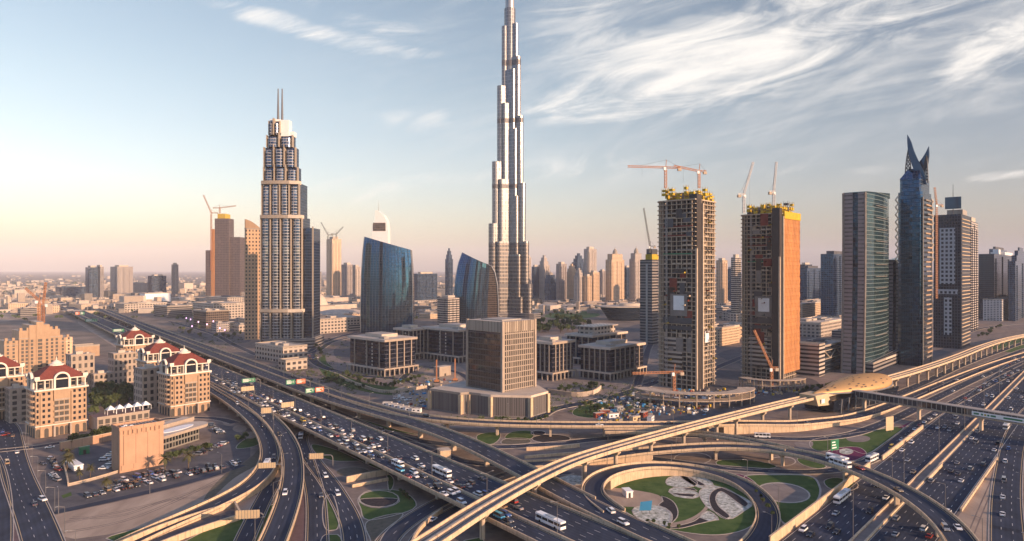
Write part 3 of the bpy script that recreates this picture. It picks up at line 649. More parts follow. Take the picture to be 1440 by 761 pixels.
# parking bays and wheel tracks on the bare plot
LOT = [o for o in bpy.data.objects if o.name.startswith('parking_lot')][0]
mb = MB()
for A, B in (((150, 690), (250, 665)), ((123, 699), (228, 676)), ((250, 665), (335, 650)), ((165, 679), (228, 663)), ((278, 640), (325, 620))):
    a, b = G(*A), G(*B); d = b - a; n = int(d.length / 2.75); d.normalize(); p_ = Vector((-d.y, d.x, 0))
    for i in range(n): q = a + d * (i * 2.75 + 1.37); mb.face([q - p_ * 2.6 - d * .07 + Vector((0, 0, .022)), q - p_ * 2.6 + d * .07 + Vector((0, 0, .022)), q + p_ * 2.6 + d * .07 + Vector((0, 0, .022)), q + p_ * 2.6 - d * .07 + Vector((0, 0, .022))])
mb.build('bay_marking', MT['mark'], LOT, LOT.location)
for c in ([(90, 735), (150, 724), (220, 708), (300, 682)], [(95, 748), (160, 738), (230, 712), (310, 674)], [(100, 728), (170, 728), (240, 700), (290, 700)], [(1360, 765), (1378, 720), (1395, 680), (1404, 655)]):
    for off in (-.9, .9):
        pa_ = Path([G(x, y, .03) for x, y in c]); mb = MB(); strip(mb, pa_, off - .25, off + .25, 0); tag(mb.build('wheel_track', MT['sand_dark'], None, pa_.P[0]), kind='structure')
# ------------------------------------------------------------------ hotel apartments, lower left
def arch_poly(w, h0, h1, n=10):          # opening outline: straight jambs up to h0, round head up to h1
    return [(-w / 2, 0), (w / 2, 0)] + [(w / 2 * cos(pi * i / n), h0 + (h1 - h0) * sin(pi * i / n)) for i in range(n + 1)]
def wall_panel(mb, poly, y, t, mi=0):
    """upright panel in the x-z plane, outline poly, from y-t to y"""
    n = len(poly)
    for i in range(n):
        a, b = poly[i], poly[(i + 1) % n]
        mb.face([(a[0], y - t, a[1]), (a[0], y, a[1]), (b[0], y, b[1]), (b[0], y - t, b[1])], mi)
    mb.face([(a, y - t, b) for a, b in poly], mi); mb.face([(a, y, b) for a, b in reversed(poly)], mi)
def window_mesh(w, h, m, arched=False):
    mb = MB(); p = arch_poly(w, h - w / 2, h) if arched else [(-w / 2, 0), (w / 2, 0), (w / 2, h), (-w / 2, h)]
    wall_panel(mb, p, .0, .06); o = mb.build('window', MT[m]); return o
WIN = {}
def add_window(parent, x, z, w, h, side=0, depth=0, m='glass_dark', arched=False, face=0.0, name='window'):
    k = (round(w, 2), round(h, 2), m, arched)
    if k not in WIN:
        WIN[k] = window_mesh(w, h, m, arched).data
    if 1:
        o = bpy.data.objects.new(name, WIN[k]); COL.objects.link(o); o.parent = parent
        if side == 0: o.location = (x, face, z)                     # wall facing -y
        elif side == 1: o.location = (face, x, z); o.rotation_euler = (0, 0, -pi / 2)   # wall facing -x
        elif side == 2: o.location = (face, x, z); o.rotation_euler = (0, 0, pi / 2)    # wall facing +x
        return o
def clean_protos():
    for o in [o for o in bpy.data.objects if o.name.startswith('window') and o.parent is None and o.type == 'MESH' and not o.get('label')]:
        bpy.data.objects.remove(o)
HW, HD, HB = 26.5, 21.0, 27.5
def make_hotel():
    r = thing('hotel_apartments', 'x', 'hotel')
    mb = MB(); mb.box(0, HW, 0, HD, 0, HB, 0, 1)
    for x0, x1 in ((2.2, 8.4), (18.1, 24.3)): mb.box(x0, x1, -.8, .0, 0, HB - 1.5, 0, 1)
    mb.box(9.0, 17.5, -1.1, 0, 21, HB + .9, 0, 1)                                  # bay that carries the arch
    r['_'] = 1; del r['_']
    w = mb.build('wall', [MT['stucco'], MT['roof_beige']], r)
    mb = MB(); mb.box(-.9, HW + .9, -1.3, HD + .9, HB, HB + .9); mb.build('cornice', MT['trim_white'], r); mb = MB(); mb.box(-.4, HW + .4, -1.0, HD + .4, 6.6, 7.1); mb.build('cornice', MT['trim_white'], r)
    # set back upper storeys behind a colonnade
    mb = MB(); mb.box(2.6, HW - 2.6, 2.6, HD - 2.6, HB + .9, HB + 6.6, 0, 1); up = mb.build('upper_storey', [MT['stucco_pale'], MT['roof_beige']], r)
    for x in (3.2, 6.4, 20.0, 23.4): add_window(up, x, HB + 1.4, 2.0, 2.4, face=2.56); add_window(up, x, HB + 4.2, 2.0, 1.7, face=2.56)
    for y in (5, 8.5, 12, 15.5): add_window(up, y, HB + 1.4, 2.2, 2.4, 1, face=2.56); add_window(up, y, HB + 4.2, 2.2, 1.7, 1, face=2.56)
    for x in (.6, 4.8, 8.6, 17.9, 21.7, 25.9): m2 = MB(); m2.tube((x, .6, HB + .9), (x, .6, HB + 6.0), .38, 8); m2.build('column', MT['trim_white'], r)
    for y in (6.5, 13, 19.5): m2 = MB(); m2.tube((.6, y, HB + .9), (.6, y, HB + 6.0), .38, 8); m2.build('column', MT['trim_white'], r)
    mb = MB(); mb.box(-.2, HW + .2, -.3, 2.4, HB + 6.0, HB + 6.6); mb.box(-.2, 2.4, 2.5, HD, HB + 6.0, HB + 6.6); mb.build('entablature', MT['trim_white'], r)
    # hipped roof of red tiles
    z0, z1 = HB + 6.7, HB + 13.6; e, k = -.4, 8.2
    A = [(e, e, z0), (HW - e, e, z0), (HW - e, HD - e, z0), (e, HD - e, z0)]; B = [(k + 1, k, z1), (HW - k - 1, k, z1), (HW - k - 1, HD - k, z1), (k + 1, HD - k, z1)]
    mb = MB(); mb.loft([A, B]); rf = mb.build('roof', MT['roof_red'], r)
    mb = MB(); ov = lambda q, z: [(HW / 2 + q * 1.15 * cos(2 * pi * i / 14), HD / 2 + q * sin(2 * pi * i / 14), z) for i in range(14)]
    mb.loft([ov(3.6, z1 - .2), ov(3.6, z1 + .7), ov(2.4, z1 + 1.0), ov(2.2, z1 + 1.6), ov(1.3, z1 + 2.4), ov(.25, z1 + 3.2), ov(.1, z1 + 5.2)]); mb.build('cupola', MT['trim_white'], rf)
    # great round arches standing before the roof
    def arch(cx, w, zb, h, y, side=0, glass=True):
        n = 18; mb = MB(); ro, ri = w / 2, w / 2 - 1.0
        def P(u, z, yy): return (cx + u, yy, z) if side == 0 else (yy, cx + u, z)
        out = [(-ro, 0)] + [(-ro * cos(pi * i / n), h - ro + ro * sin(pi * i / n)) for i in range(n + 1)] + [(ro, 0)]
        inn = [(-ri, 0)] + [(-ri * cos(pi * i / n), h - ro + ri * sin(pi * i / n)) for i in range(n + 1)] + [(ri, 0)]
        for (a, b, c, d) in zip(out, out[1:], inn[1:], inn):
            F0 = [P(q[0], zb + q[1], y) for q in (a, b, c, d)]; F1 = [P(q[0], zb + q[1], y + 1.4) for q in (a, b, c, d)]
            mb.face(F0); mb.face([F1[0], F1[1], F0[1], F0[0]]); mb.face([F0[3], F0[2], F1[2], F1[3]]); mb.face(list(reversed(F1)))
        o = mb.build('arch', MT['trim_white'], r); fix_normals(o)
        mb = MB(); mb.face([P(q[0], zb + q[1], y + 1.0) for q in inn]); mb.build('arch_window', MT['glass_dark'], o)
    arch(HW / 2, 8.6, HB + .9, 9.6, -1.2); arch(HD / 2, 8.6, HB + .9, 9.6, -.9, 1)
    mb = MB()
    for x, y in ((0, 0), (HW, 0), (0, HD), (HW, HD)):                                # pale corner shields that rise above the eaves
        sx, sy = (1 if x == 0 else -1), (1 if y == 0 else -1)
        x -= sx * .6; y -= sy * .6; a = [(x, y), (x + sx * 2.6, y), (x + sx * 2.6, y + sy * .5), (x + sx * .5, y + sy * .5), (x + sx * .5, y + sy * 2.6), (x, y + sy * 2.6)]
        if sx * sy < 0: a.reverse()
        m3 = MB(); m3.prism(a, HB + 6.72, HB + 8.6); m3.build('corner_gable', MT['trim_white'], r)
    # front: windows either side, deep balconies in the middle; left: curved balconies
    for f in range(8):
        z = .9 + f * 3.35
        if f > 1:
            for x in (3.9, 6.6, 19.8, 22.6): add_window(r, x, z + .6, 1.3, 1.7, face=-.82)
            for x in (1.0, 25.4): add_window(r, x, z + .5, 1.0, 1.9, face=-.02)
        if f < 7:
            for x in (10.6, 13.25, 15.9) if f > 1 else ():
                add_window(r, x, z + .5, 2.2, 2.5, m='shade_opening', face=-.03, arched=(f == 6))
        if f > 1 and f < 7:
            mb = MB(); mb.box(9.2, 17.3, -1.3, -.05, z + .1, z + .28); mb.box(9.2, 17.3, -1.3, -1.18, z + .28, z + 1.05); mb.build('balcony', MT['stucco_pale'], r)
        if f > 1:
            for y in (9.0, 12.0, 15.0, 18.2): add_window(r, y, z + .6, 1.3, 1.8, 1, face=-.02)
            mb = MB(); cyl = [(-.2 + 2.2 * cos(a) - .0, 3.6 + 2.6 * sin(a)) for a in [pi / 2 + pi * i / 8 for i in range(9)]]
            mb.prism(cyl, z, z + 1.1, 0, None, True); mb.build('round_balcony', MT['stucco'], r)
            add_window(r, 3.6, z + 1.15, 3.2, 2.0, 1, m='shade_opening', face=-.02)
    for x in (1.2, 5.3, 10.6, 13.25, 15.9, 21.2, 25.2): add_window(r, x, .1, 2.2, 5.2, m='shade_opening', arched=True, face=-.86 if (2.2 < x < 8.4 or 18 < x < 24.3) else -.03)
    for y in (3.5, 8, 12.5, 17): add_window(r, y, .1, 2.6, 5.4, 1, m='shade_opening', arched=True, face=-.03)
    for x in (9.0, 17.5): m2 = MB(); m2.box(x - .5, x + .5, -2.6, -.05, 0, 6.6); m2.build('porch_pillar', MT['stucco_pale'], r)
    return r
hotel0 = make_hotel()
def hotel(px, pyb, label, first=False, Y=None, sc=1):
    o = hotel0 if first else copy_tree(hotel0)
    p = G(px, pyb) if Y is None else Vector(((px - 720) / F * Y, Y, 0))
    o.location = p; o.rotation_euler = (0, 0, GR); o['label'] = label; o['group'] = 'hotel towers with red roofs and white arches'
    if sc != 1: o.scale = (sc, sc, sc)
    return o
hotel(50, 617, 'golden hotel tower with red hipped roof beside the street crossing', True)
hotel(240, 586, 'golden hotel tower with red hipped roof standing next to the jammed highway')
hotel(207, 560, 'red roofed hotel tower half hidden just behind the one next to the highway')
hotel(174, 528.5, 'farthest red roofed hotel tower at the end of the garden court', sc=1.0)
hotel(-36, 595, 'red roofed hotel tower cut off by the left edge of the photo')
# linking roof between two of the hotel towers
def wing(label, xl, xc, xr, yb, yt, floors, m='stucco_pale', Y=None, roofm='roof_beige', depth=None, bays=None, arched=True, cat='hotel wing', name='hotel_wing'):
    C, wx, wy, h = spec(xl, xc, xr, yb, yt, Y=Y); wy = depth or wy
    r = thing(name, label, cat, (C.x, C.y, 0), GR)
    mb = MB(); mb.box(0, wx, 0, wy, 0, h, 0, 1); mb.box(-.3, wx + .3, -.3, 0, h - .9, h + .5, 0); mb.box(-.3, 0, 0, wy, h - .9, h + .5, 0); mb.build('wall', [MT[m], MT[roofm]], r)
    mb = MB(); mb.box(wx * .3, wx * .6, wy * .4, wy * .7, h, h + 2.2); mb.box(wx * .7, wx * .8, wy * .2, wy * .4, h, h + 1.4); mb.build('roof_plant', MT[roofm], r)
    fh = h / floors; nb = bays or max(2, int(wx / 3.6))
    for f in range(floors):
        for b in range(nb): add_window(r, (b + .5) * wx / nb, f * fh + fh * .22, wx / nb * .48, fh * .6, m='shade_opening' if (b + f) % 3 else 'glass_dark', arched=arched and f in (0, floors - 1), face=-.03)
        for b in range(max(1, int(wy / 4))): add_window(r, (b + .5) * wy / max(1, int(wy / 4)), f * fh + fh * .22, 1.7, fh * .6, 1, m='shade_opening', face=-.03)
    return r
wing('five storey pale hotel wing behind the dark garden trees', 156, 160, 192, 541, 498, 5, depth=14)
wing('curving pale hotel wing with dark windows left of the highway hotel tower', 190, 200, 236, 577, 520, 6, depth=16)
wing('shaded hotel wing between the two leftmost hotel towers', 8, 14, 40, 596, 548, 6, depth=14)
wing('low arcaded hotel wing at the foot of the big orange block', 96, 100, 133, 553, 500, 5, depth=14)
wing('short hotel wing with a flat roof behind the garden', 128, 132, 160, 552, 527, 3, depth=10)
# the big orange block behind
def big_block():
    C, wx, wy, h = spec(-6, 6, 102, 546, 470)
    r = thing('hotel_block', 'large orange stepped hotel block behind the red roofed towers', 'hotel', (C.x, C.y, 0), GR)
    mb = MB(); d = 22
    mb.box(0, wx, 0, d, 0, h - 6, 0, 1)
    mb.box(wx * .2, wx * .8, -1.4, d, 0, h + 2, 0, 1); mb.box(wx * .34, wx * .64, -2.4, d, 0, h + 6.5, 0, 1); mb.box(wx * .44, wx * .55, -3.0, d, 0, h + 9, 0, 1)
    for x in (0, .1, .2, .3, .64, .72, .8, .9): mb.box(wx * x + .4, wx * x + 2.4, -1.2 if .2 <= x < .8 else 0, 2, h - 6 if not .2 <= x < .8 else h + 2, (h - 3.6) if not .2 <= x < .8 else h + 4.4)
    mb.build('wall', [MT['stucco'], MT['roof_beige']], r)
    mb = MB(); mb.box(-.5, wx + .5, -.5, 0, h - 10, h - 9.4); mb.box(wx * .2 - .4, wx * .8 + .4, -1.9, -1.4, h - 5, h - 4.2); mb.build('cornice', MT['stucco_pale'], r)
    nf = 12
    for f in range(nf):
        z = 3 + f * (h - 8) / nf
        for x in (.05, .13): add_window(r, wx * x, z, 1.6, 2.1, m='shade_opening', face=-.03)
        for x in (.25, .31): add_window(r, wx * x, z, 1.8, 2.2, m='shade_opening', face=-1.43)
        for x in (.38, .60): add_window(r, wx * x, z, 1.8, 2.2, m='shade_opening', face=-2.43)
        add_window(r, wx * .495, z, 3.2, 2.3, m='shade_opening', face=-3.03)
        for x in (.68, .75): add_window(r, wx * x, z, 1.8, 2.2, m='shade_opening', face=-1.43)
        for x in (.85, .94): add_window(r, wx * x, z, 1.6, 2.1, m='shade_opening', face=-.03)
big_block()
# pool terrace with an arcade
def terrace():
    C, wx, wy, h = spec(120, 137, 210, 607, 589)
    r = thing('pool_terrace', 'low arcaded terrace with a reddish flat roof between the hotel towers', 'terrace', (C.x, C.y, 0), GR)
    mb = MB(); mb.box(0, wx, 0, 16, 0, h, 0, 1); mb.box(-.2, wx + .2, -.3, 0, h, h + .9); mb.build('wall', [MT['stucco_pale'], MT['paving_purple']], r)
    n = int(wx / 3.6)
    for i in range(n):
        add_window(r, (i + .5) * wx / n, .3, 2.5, h * .42, m='shade_opening', face=-.03); add_window(r, (i + .5) * wx / n, h * .52, 2.5, h * .36, m='shade_opening', face=-.03)
    for i in range(5):                                                # row of white tent roofs
        mb = MB(); x = wx * .25 + i * 5.2; a = [(x, 6, h + 3), (x + 5, 6, h + 3), (x + 5, 11, h + 3), (x, 11, h + 3)]
        mb.loft([a, [(x + 2.3, 8.3, h + 5.4), (x + 2.7, 8.3, h + 5.4), (x + 2.7, 8.7, h + 5.4), (x + 2.3, 8.7, h + 5.4)]])
        for px, py, _ in a: mb.tube((px, py, h), (px, py, h + 3), .12, 4)
        t = mb.build('tent', MT['white'], r)
    return r
terrace()
# pink block with a louvred roof
C, wx, wy, h = spec(158.5, 168, 230, 666, 601.5)
PB = thing('office_block', 'windowless pink block facing the parking lot', 'building', (C.x, C.y, 0), GR)
mb = MB(); mb.box(0, wx, 0, 11, 0, h - 1.6, 0, 1); mb.box(-.3, wx + .3, -.3, .3, h - 1.6, h, 0); mb.box(-.3, .3, .3, 11.2, h - 1.6, h); mb.box(wx - .3, wx + .3, .3, 11.2, h - 1.6, h); mb.box(.3, wx - .3, 10.7, 11.2, h - 1.6, h); mb.build('wall', [MT['stucco_pink'], MT['roof_dark']], PB)
mb = MB()
g = 1.7
mb.box(g, wx - g, -.22, 0, 3.6, h - 4.2); mb.box(g - 1, wx - g + 1, -.22, 0, 1.2, 3.6); mb.build('raised_panel', MT['stucco_pink'], PB)
for i in range(9): mb = MB(); x = 2.0 + i * (wx - 4) / 8; mb.box(x - .3, x + .3, -.5, -.31, h - 3.6 - (.6 if i % 2 else 0), h - 1.9); mb.build('bracket', MT['stucco_pink'], PB)
for i in range(11): mb = MB(); x = 3 + i * (wx - 5) / 10; mb.box(x - .25, x + .25, 1.5, 9.5, h - 1.5, h - .7); mb.build('louvre', MT['steel'], PB)
for i, (x, y) in enumerate(((2, 3), (4, 6), (6, 3.4))): mb = MB(); mb.box(x, x + 1.5, y, y + 1.4, h - 1.6, h - .5); mb.build('roof_unit', MT['white'], PB)
# hall with a flat canopy that ends in a curve
P0, P1 = G(231, 636), G(293, 616); d = (P1 - P0); L = d.length + 4; ang = atan2(d.y, d.x)
HL = thing('assembly_hall', 'low hall with a rounded flat canopy beside the pink block', 'hall', P0, ang)
mb = MB(); end = [(L - 7 + 7 * cos(a), 7 + 7 * sin(a)) for a in [-pi / 2 + pi * i / 12 for i in range(13)]]
mb.prism([(0, 0)] + end + [(0, 14)], 7.0, 8.6, 0, 1, True); mb.build('canopy', [MT['stucco_pale'], MT['roof_beige']], HL)
mb = MB(); mb.prism([(L * .45 + 7.6 * cos(a) * 1.5, 7 + 4 * sin(a)) for a in [2 * pi * i / 24 for i in range(24)]], 8.6, 8.85); mb.build('roof_disc', MT['white'], HL)
mb = MB(); mb.box(1, L - 9, 2, 13, 0, 7.0); mb.build('glass_wall', facade('hall_glass', (.2, .18, .15), (.02, .025, .03), 2.2, 3.4), HL)
mb = MB(); mb.box(-3, L + 1, 15.5, 23, 0, 10, 0, 1); mb.box(-3, L + 1, 14.9, 15.4, 8.6, 10.6); mb.build('rear_wing', [MT['stucco_pale'], MT['roof_beige']], HL)
wall_along('compound_wall', 'long pinkish wall behind the yard left of the pink block', [(84, 634), (115, 628), (158, 619)], 4.5, .6, 'stucco_pink', cat='wall')
wall_along('compound_wall', 'low pale wall with a railing before the yard left of the pink block', [(96, 684), (130, 676), (166, 665)], 1.1, .4, 'stucco_pale', cat='wall')
wall_along('compound_wall', 'short side wall of the yard left of the pink block', [(96, 684), (93, 668), (88, 652)], 1.6, .4, 'stucco_pale', cat='wall')
def shed(label, xl, xc, xr, yb, yt, m='white', rm='roof_beige', depth=None, cat='shed', name='shed', door=True, ang=GR):
    C, wx, wy, h = spec(xl, xc, xr, yb, yt, ang); wy = depth or wy
    r = thing(name, label, cat, (C.x, C.y, 0), ang)
    mb = MB(); mb.box(0, wx, 0, wy, 0, h); mb.build('wall', MT[m], r)
    mb = MB(); mb.box(-.25, wx + .25, -.25, wy + .25, h, h + .3); mb.build('roof', MT[rm], r)
    if door: add_window(r, wx * .5, .05, min(2, wx * .3), min(2.3, h * .8), m='shade_opening', face=-.03, name='door')
    return r
shed('white flat roofed shed in the yard left of the pink block', 97, 104, 117, 663, 656, depth=13, rm='white')
shed('small green tennis shelter by the yard wall', 110, 112, 126, 640, 630, 'sign_green', 'sign_green', depth=1.5)
# ------------------------------------------------------------------ the great towers and the office quarter
FC = {}
def FA(k, *a, **kw): FC[k] = facade(k, *a, **kw)
FA('bk_low', (.20, .17, .15), (.085, .08, .085), 3.4, 7.4, .14, (.30, .97), .26, .7, .45, .6, tilt=.02, gvar=.3, blinds=0)  # bronze reflections at the tower's foot put into a darker wall colour
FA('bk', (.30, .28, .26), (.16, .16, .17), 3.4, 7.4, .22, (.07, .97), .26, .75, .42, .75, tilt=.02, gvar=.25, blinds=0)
FA('bk_band', (.13, .12, .12), (.05, .05, .055), 3.6, 3.0, .2, (.2, .8), .4, .3, .5, .3, tilt=0)
FA('address', (.42, .40, .39), (.045, .07, .115), 4.4, 3.6, .04, (.18, .98), .12, .75)
FA('raw_red', (.15, .10, .088), (.03, .025, .025), 5, 5.5, .12, (.2, .9), .5, 0, tilt=0)
FA('address_glass', (.05, .06, .085), (.022, .045, .095), 2.4, 3.6, .05, (.1, .98), .06, .8)
FA('gold_slab', (.56, .35, .20), (.05, .04, .04), 4.4, 5.2, .27, (.30, .78), .2, .2)
FA('blue_glass', (.035, .05, .075), (.032, .105, .20), 2.6, 3.9, .05, (.06, .97), .05, .9, tilt=.005, gvar=.22, blinds=0)
FA('brown_glass', (.20, .14, .10), (.06, .05, .05), 3.4, 3.9, .07, (.12, .92), .1, .5, tilt=.03, gvar=.6)
FA('office_glass', (.10, .085, .075), (.08, .075, .078), 1.7, 3.9, .07, (.10, .96), .06, .7, tilt=.01, gvar=.3, blinds=.03)
FA('office_grid', (.31, .245, .19), (.05, .043, .04), 2.1, 3.9, .19, (.10, .93), .1, .3, tilt=.02)
FA('louvre', (.46, .37, .28), (.22, .17, .13), 1.5, 50, .22, (0, 1), .6, 0, tilt=0)
FA('podium_louvre', (.18, .16, .15), (.07, .058, .055), 1.2, 30, .2, (.03, .97), .4, .2, tilt=0)
FA('square_glass', (.045, .042, .055), (.012, .018, .04), 1.8, 4.0, .03, (.16, 1.0), .08, .6, tilt=.02, gvar=.5)
FA('res_a', (.50, .41, .34), (.07, .085, .11), 4.2, 3.6, .22, (.22, .86), .15, .3)
FA('res_b', (.40, .33, .29), (.06, .075, .10), 3.4, 3.5, .16, (.30, .92), .15, .3)
FA('res_gold', (.58, .40, .25), (.08, .075, .08), 3.8, 3.6, .26, (.28, .82), .2, .25)
FA('res_blue', (.07, .10, .15), (.035, .08, .15), 3.2, 3.8, .08, (.12, .94), .08, .7)
FA('teal', (.10, .13, .13), (.026, .11, .135), 2.4, 3.9, .04, (.10, .96), .06, .8, tilt=.025, gvar=.35)
FA('stone_slit', (.25, .22, .21), (.10, .085, .08), 3.0, 3.9, .0, (.55, .88), .4, .1, tilt=0)
FA('dark_glass', (.03, .04, .055), (.02, .038, .07), 2.2, 3.9, .05, (.12, .96), .07, .75, gvar=.5)
FA('dark_grid', (.028, .031, .044), (.015, .02, .03), 3.0, 3.7, .18, (.15, .85), .2, .3)
FA('white_grid', (.38, .38, .39), (.03, .032, .04), 4.6, 5.2, .22, (.22, .80), .15, .2)
FA('office_white', (.52, .48, .45), (.10, .10, .11), 5.0, 3.4, .18, (.3, .8), .2, .2)
FA('stripe', (.44, .37, .31), (.035, .035, .04), 40, 3.8, .0, (.12, .62), .2, .2)
FA('stripe_dark', (.22, .19, .17), (.03, .032, .04), 40, 3.8, .0, (.12, .62), .2, .2)
FA('shop', (.42, .34, .27), (.06, .055, .06), 6, 5, .2, (.1, .62), .2, .2)
def stad(L, w, n=7):                                             # wing outline: square at the core, rounded nose at L
    return [(0, -w / 2), (L - w / 2, -w / 2)] + [(L - w / 2 + w / 2 * cos(a), w / 2 * sin(a)) for a in [-pi / 2 + pi * i / n for i in range(1, n)]] + [(L - w / 2, w / 2), (0, w / 2)]
def rot(p, a, o=(0, 0)): return [(o[0] + x * cos(a) - y * sin(a), o[1] + x * sin(a) + y * cos(a)) for x, y in p]
# --- the tallest tower
BK = thing('skyscraper', 'tallest silver skyscraper stepping up out of the top of the photo', 'skyscraper', (-4.5, 1391, 0))
bands = ((62, 70), (146, 152), (262, 270), (394, 403), (511, 522))
def tier(name, poly, z0, z1):
    mb = MB(); k = 150 if z0 < 150 < z1 else z0
    if k > z0: mb.prism(poly, z0, k, 2, 2)
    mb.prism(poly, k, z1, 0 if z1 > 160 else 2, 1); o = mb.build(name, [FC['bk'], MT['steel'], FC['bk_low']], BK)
    for a, b in bands:
        if z0 <= a and b <= z1:
            c = sum(p[0] for p in poly) / len(poly), sum(p[1] for p in poly) / len(poly)
            k = MB(); k.prism([(c[0] + (x - c[0]) * 1.012, c[1] + (y - c[1]) * 1.03) for x, y in poly], a, b, 0, 0); k.build('mechanical_band', FC['bk_band'], o)
    if z1 > 100:
        k = MB(); k.prism([(c_[0], c_[1]) for c_ in poly], z1 + .05, z1 + 4.0, 0, 0)
        k.build('crown_rim', FC['bk'], o)
for ang, tiers in ((radians(203), ((46, 15, 0, 187), (38.5, 14, 0, 312), (27.5, 13, 0, 466), (17.5, 11, 0, 588))),
                   (radians(-36), ((54, 16, 0, 70), (46, 15, 0, 151), (38, 14, 0, 268), (32.5, 13.5, 0, 404), (26, 13, 0, 524), (20, 10, 0, 592))),
                   (radians(83), ((48, 15, 0, 220), (38, 14, 0, 350), (28, 13, 0, 500)))):
    for k, (L, w, z0, z1) in enumerate(tiers):
        tier('wing_tier', rot(stad(L, w), ang), z0, z1)
        if k < len(tiers) - 1:                                    # the two lower tubes flanking the nose
            for s in (-1, 1): tier('wing_tier', rot([(x, y + s * (w * .62)) for x, y in stad(L * .72, w * .72)], ang), z0, z1 - 26 - 10 * (s > 0))
tier('core', [(11.5 * cos(a), 11.5 * sin(a)) for a in [2 * pi * i / 18 for i in range(18)]], 0, 625)
for r_, z0, z1 in ((9, 625, 660), (6.5, 660, 700), (3.5, 700, 770), (1.6, 770, 828)):
    mb = MB(); mb.tube((0, 0, z0), (0, 0, z1), r_, 16); mb.build('spire', MT['steel'], BK)
mb = MB()
for a, L in ((203, 70), (-36, 72), (83, 60)): mb.prism(rot(stad(L, 40), radians(a)), 0, 12)
mb.build('podium', FC['stripe_dark'], BK)
# --- twin-mast tower beside the highway
AX, AY = -284.0, 857.0
AT = thing('skyscraper', 'stepped beige hotel skyscraper with two masts and a dark glass flank', 'skyscraper', (AX, AY, 0))
def ax(px): return (px - 720) / F * AY - AX
def az(py): return H - (py - HY) * AY / F
tiers = ((366, 425, 500, 437, 36), (366.5, 424, 437, 305, 36), (368, 420, 305, 257, 32), (370.5, 418, 257, 235, 30), (371, 415, 235, 207, 28), (375, 411, 207, 190, 24), (378, 393, 190, 170, 18))
for k, (x0, x1, yb, yt, dep) in enumerate(tiers):
    a, b, z0, z1 = ax(x0), ax(x1), max(0, az(yb)), az(yt); nb = 4 if k < 3 else (3 if k < 5 else 2); w = (b - a) / nb
    back = 38 if k < 3 else 4 + dep * .45
    mb = MB(); mb.box(a + 1, b - .5, 4, back, z0, z1, 0, 1); mb.build('tower_stage', [FC['address_glass'], MT['roof_beige']], AT)
    for i in range(nb):
        cx = a + w * (i + .5); bow = 3.2 * (1 - ((i + .5) / nb * 2 - 1) ** 2) + 1.5; top = z1 - (2 + 3 * abs((i + .5) / nb * 2 - 1) if k > 1 else 0)
        p = [(cx - w * .36, 4.05)] + [(cx + w * .36 * sin(t), 4.0 - bow - 3.0 * cos(t)) for t in [-pi / 2 + pi * j / 8 for j in range(9)]] + [(cx + w * .36, 4.05)]
        mb = MB(); mb.prism(p, z0, top, 0, 1); mb.build('curved_bay', [FC['address'], MT['stone']], AT)
    for i in range(nb + 1):
        cx = a + w * i; bow = 3.2 * (1 - (i / nb * 2 - 1) ** 2) + 1.5
        mb = MB(); mb.box(cx - .55, cx + .55, 4 - bow - 3.2, 4.6, z0, z1 + (3 if i not in (0, nb) else 0)); mb.build('stone_fin', MT['stone'], AT)
    if k in (0, 1, 2):
        mb = MB(); p = [(a - 1.5, 6)] + [(a + (b - a) * t - 0, 4 - 3.2 * (1 - (2 * t - 1) ** 2) - 6.5) for t in [j / 10 for j in range(11)]] + [(b + 1.5, 6)]
        mb.prism(p, z1 - 2, z1 + 2.2, 0, 0, True); mb.build('collar', MT['stone'], AT)
a, b = ax(425.3), ax(437)
mb = MB(); mb.prism([(a, 7), (b - 2, 7), (b, 10), (b, 42), (a, 42)], 0, az(320), 0, 1); mb.build('glass_flank', [FC['address_glass'], MT['steel_dark']], AT)
mb = MB(); mb.box(b - .9, b + .5, 8.6, 10.6, 0, az(318)); mb.build('stone_fin', MT['stone'], AT)
mb = MB(); mb.box(ax(393.2), ax(405), 3, 15, az(191), az(168)); mb.box(ax(405.1), ax(411.5), 4.5, 15, az(191), az(184)); mb.build('crown', MT['white'], AT); mb = MB(); mb.box(ax(378), ax(393), 3.2, 15.5, az(170), az(167)); mb.build('crown_cap', MT['white'], AT)
for px in (387.3, 393): mb = MB(); mb.tube((ax(px), 10, az(172)), (ax(px), 10, az(122)), 1.7, 8, .7); mb.build('mast', MT['pole'], AT)
mb = MB(); p = [(ax(366) + (ax(440) - ax(366)) * t, 2 - 14 * (1 - (2 * t - 1) ** 2)) for t in [j / 12 for j in range(13)]] + [(ax(440), 50), (ax(366), 50)]
mb.prism(p, 0, az(476), 0, 1); mb.build('podium', [FC['stripe_dark'], MT['roof_beige']], AT)
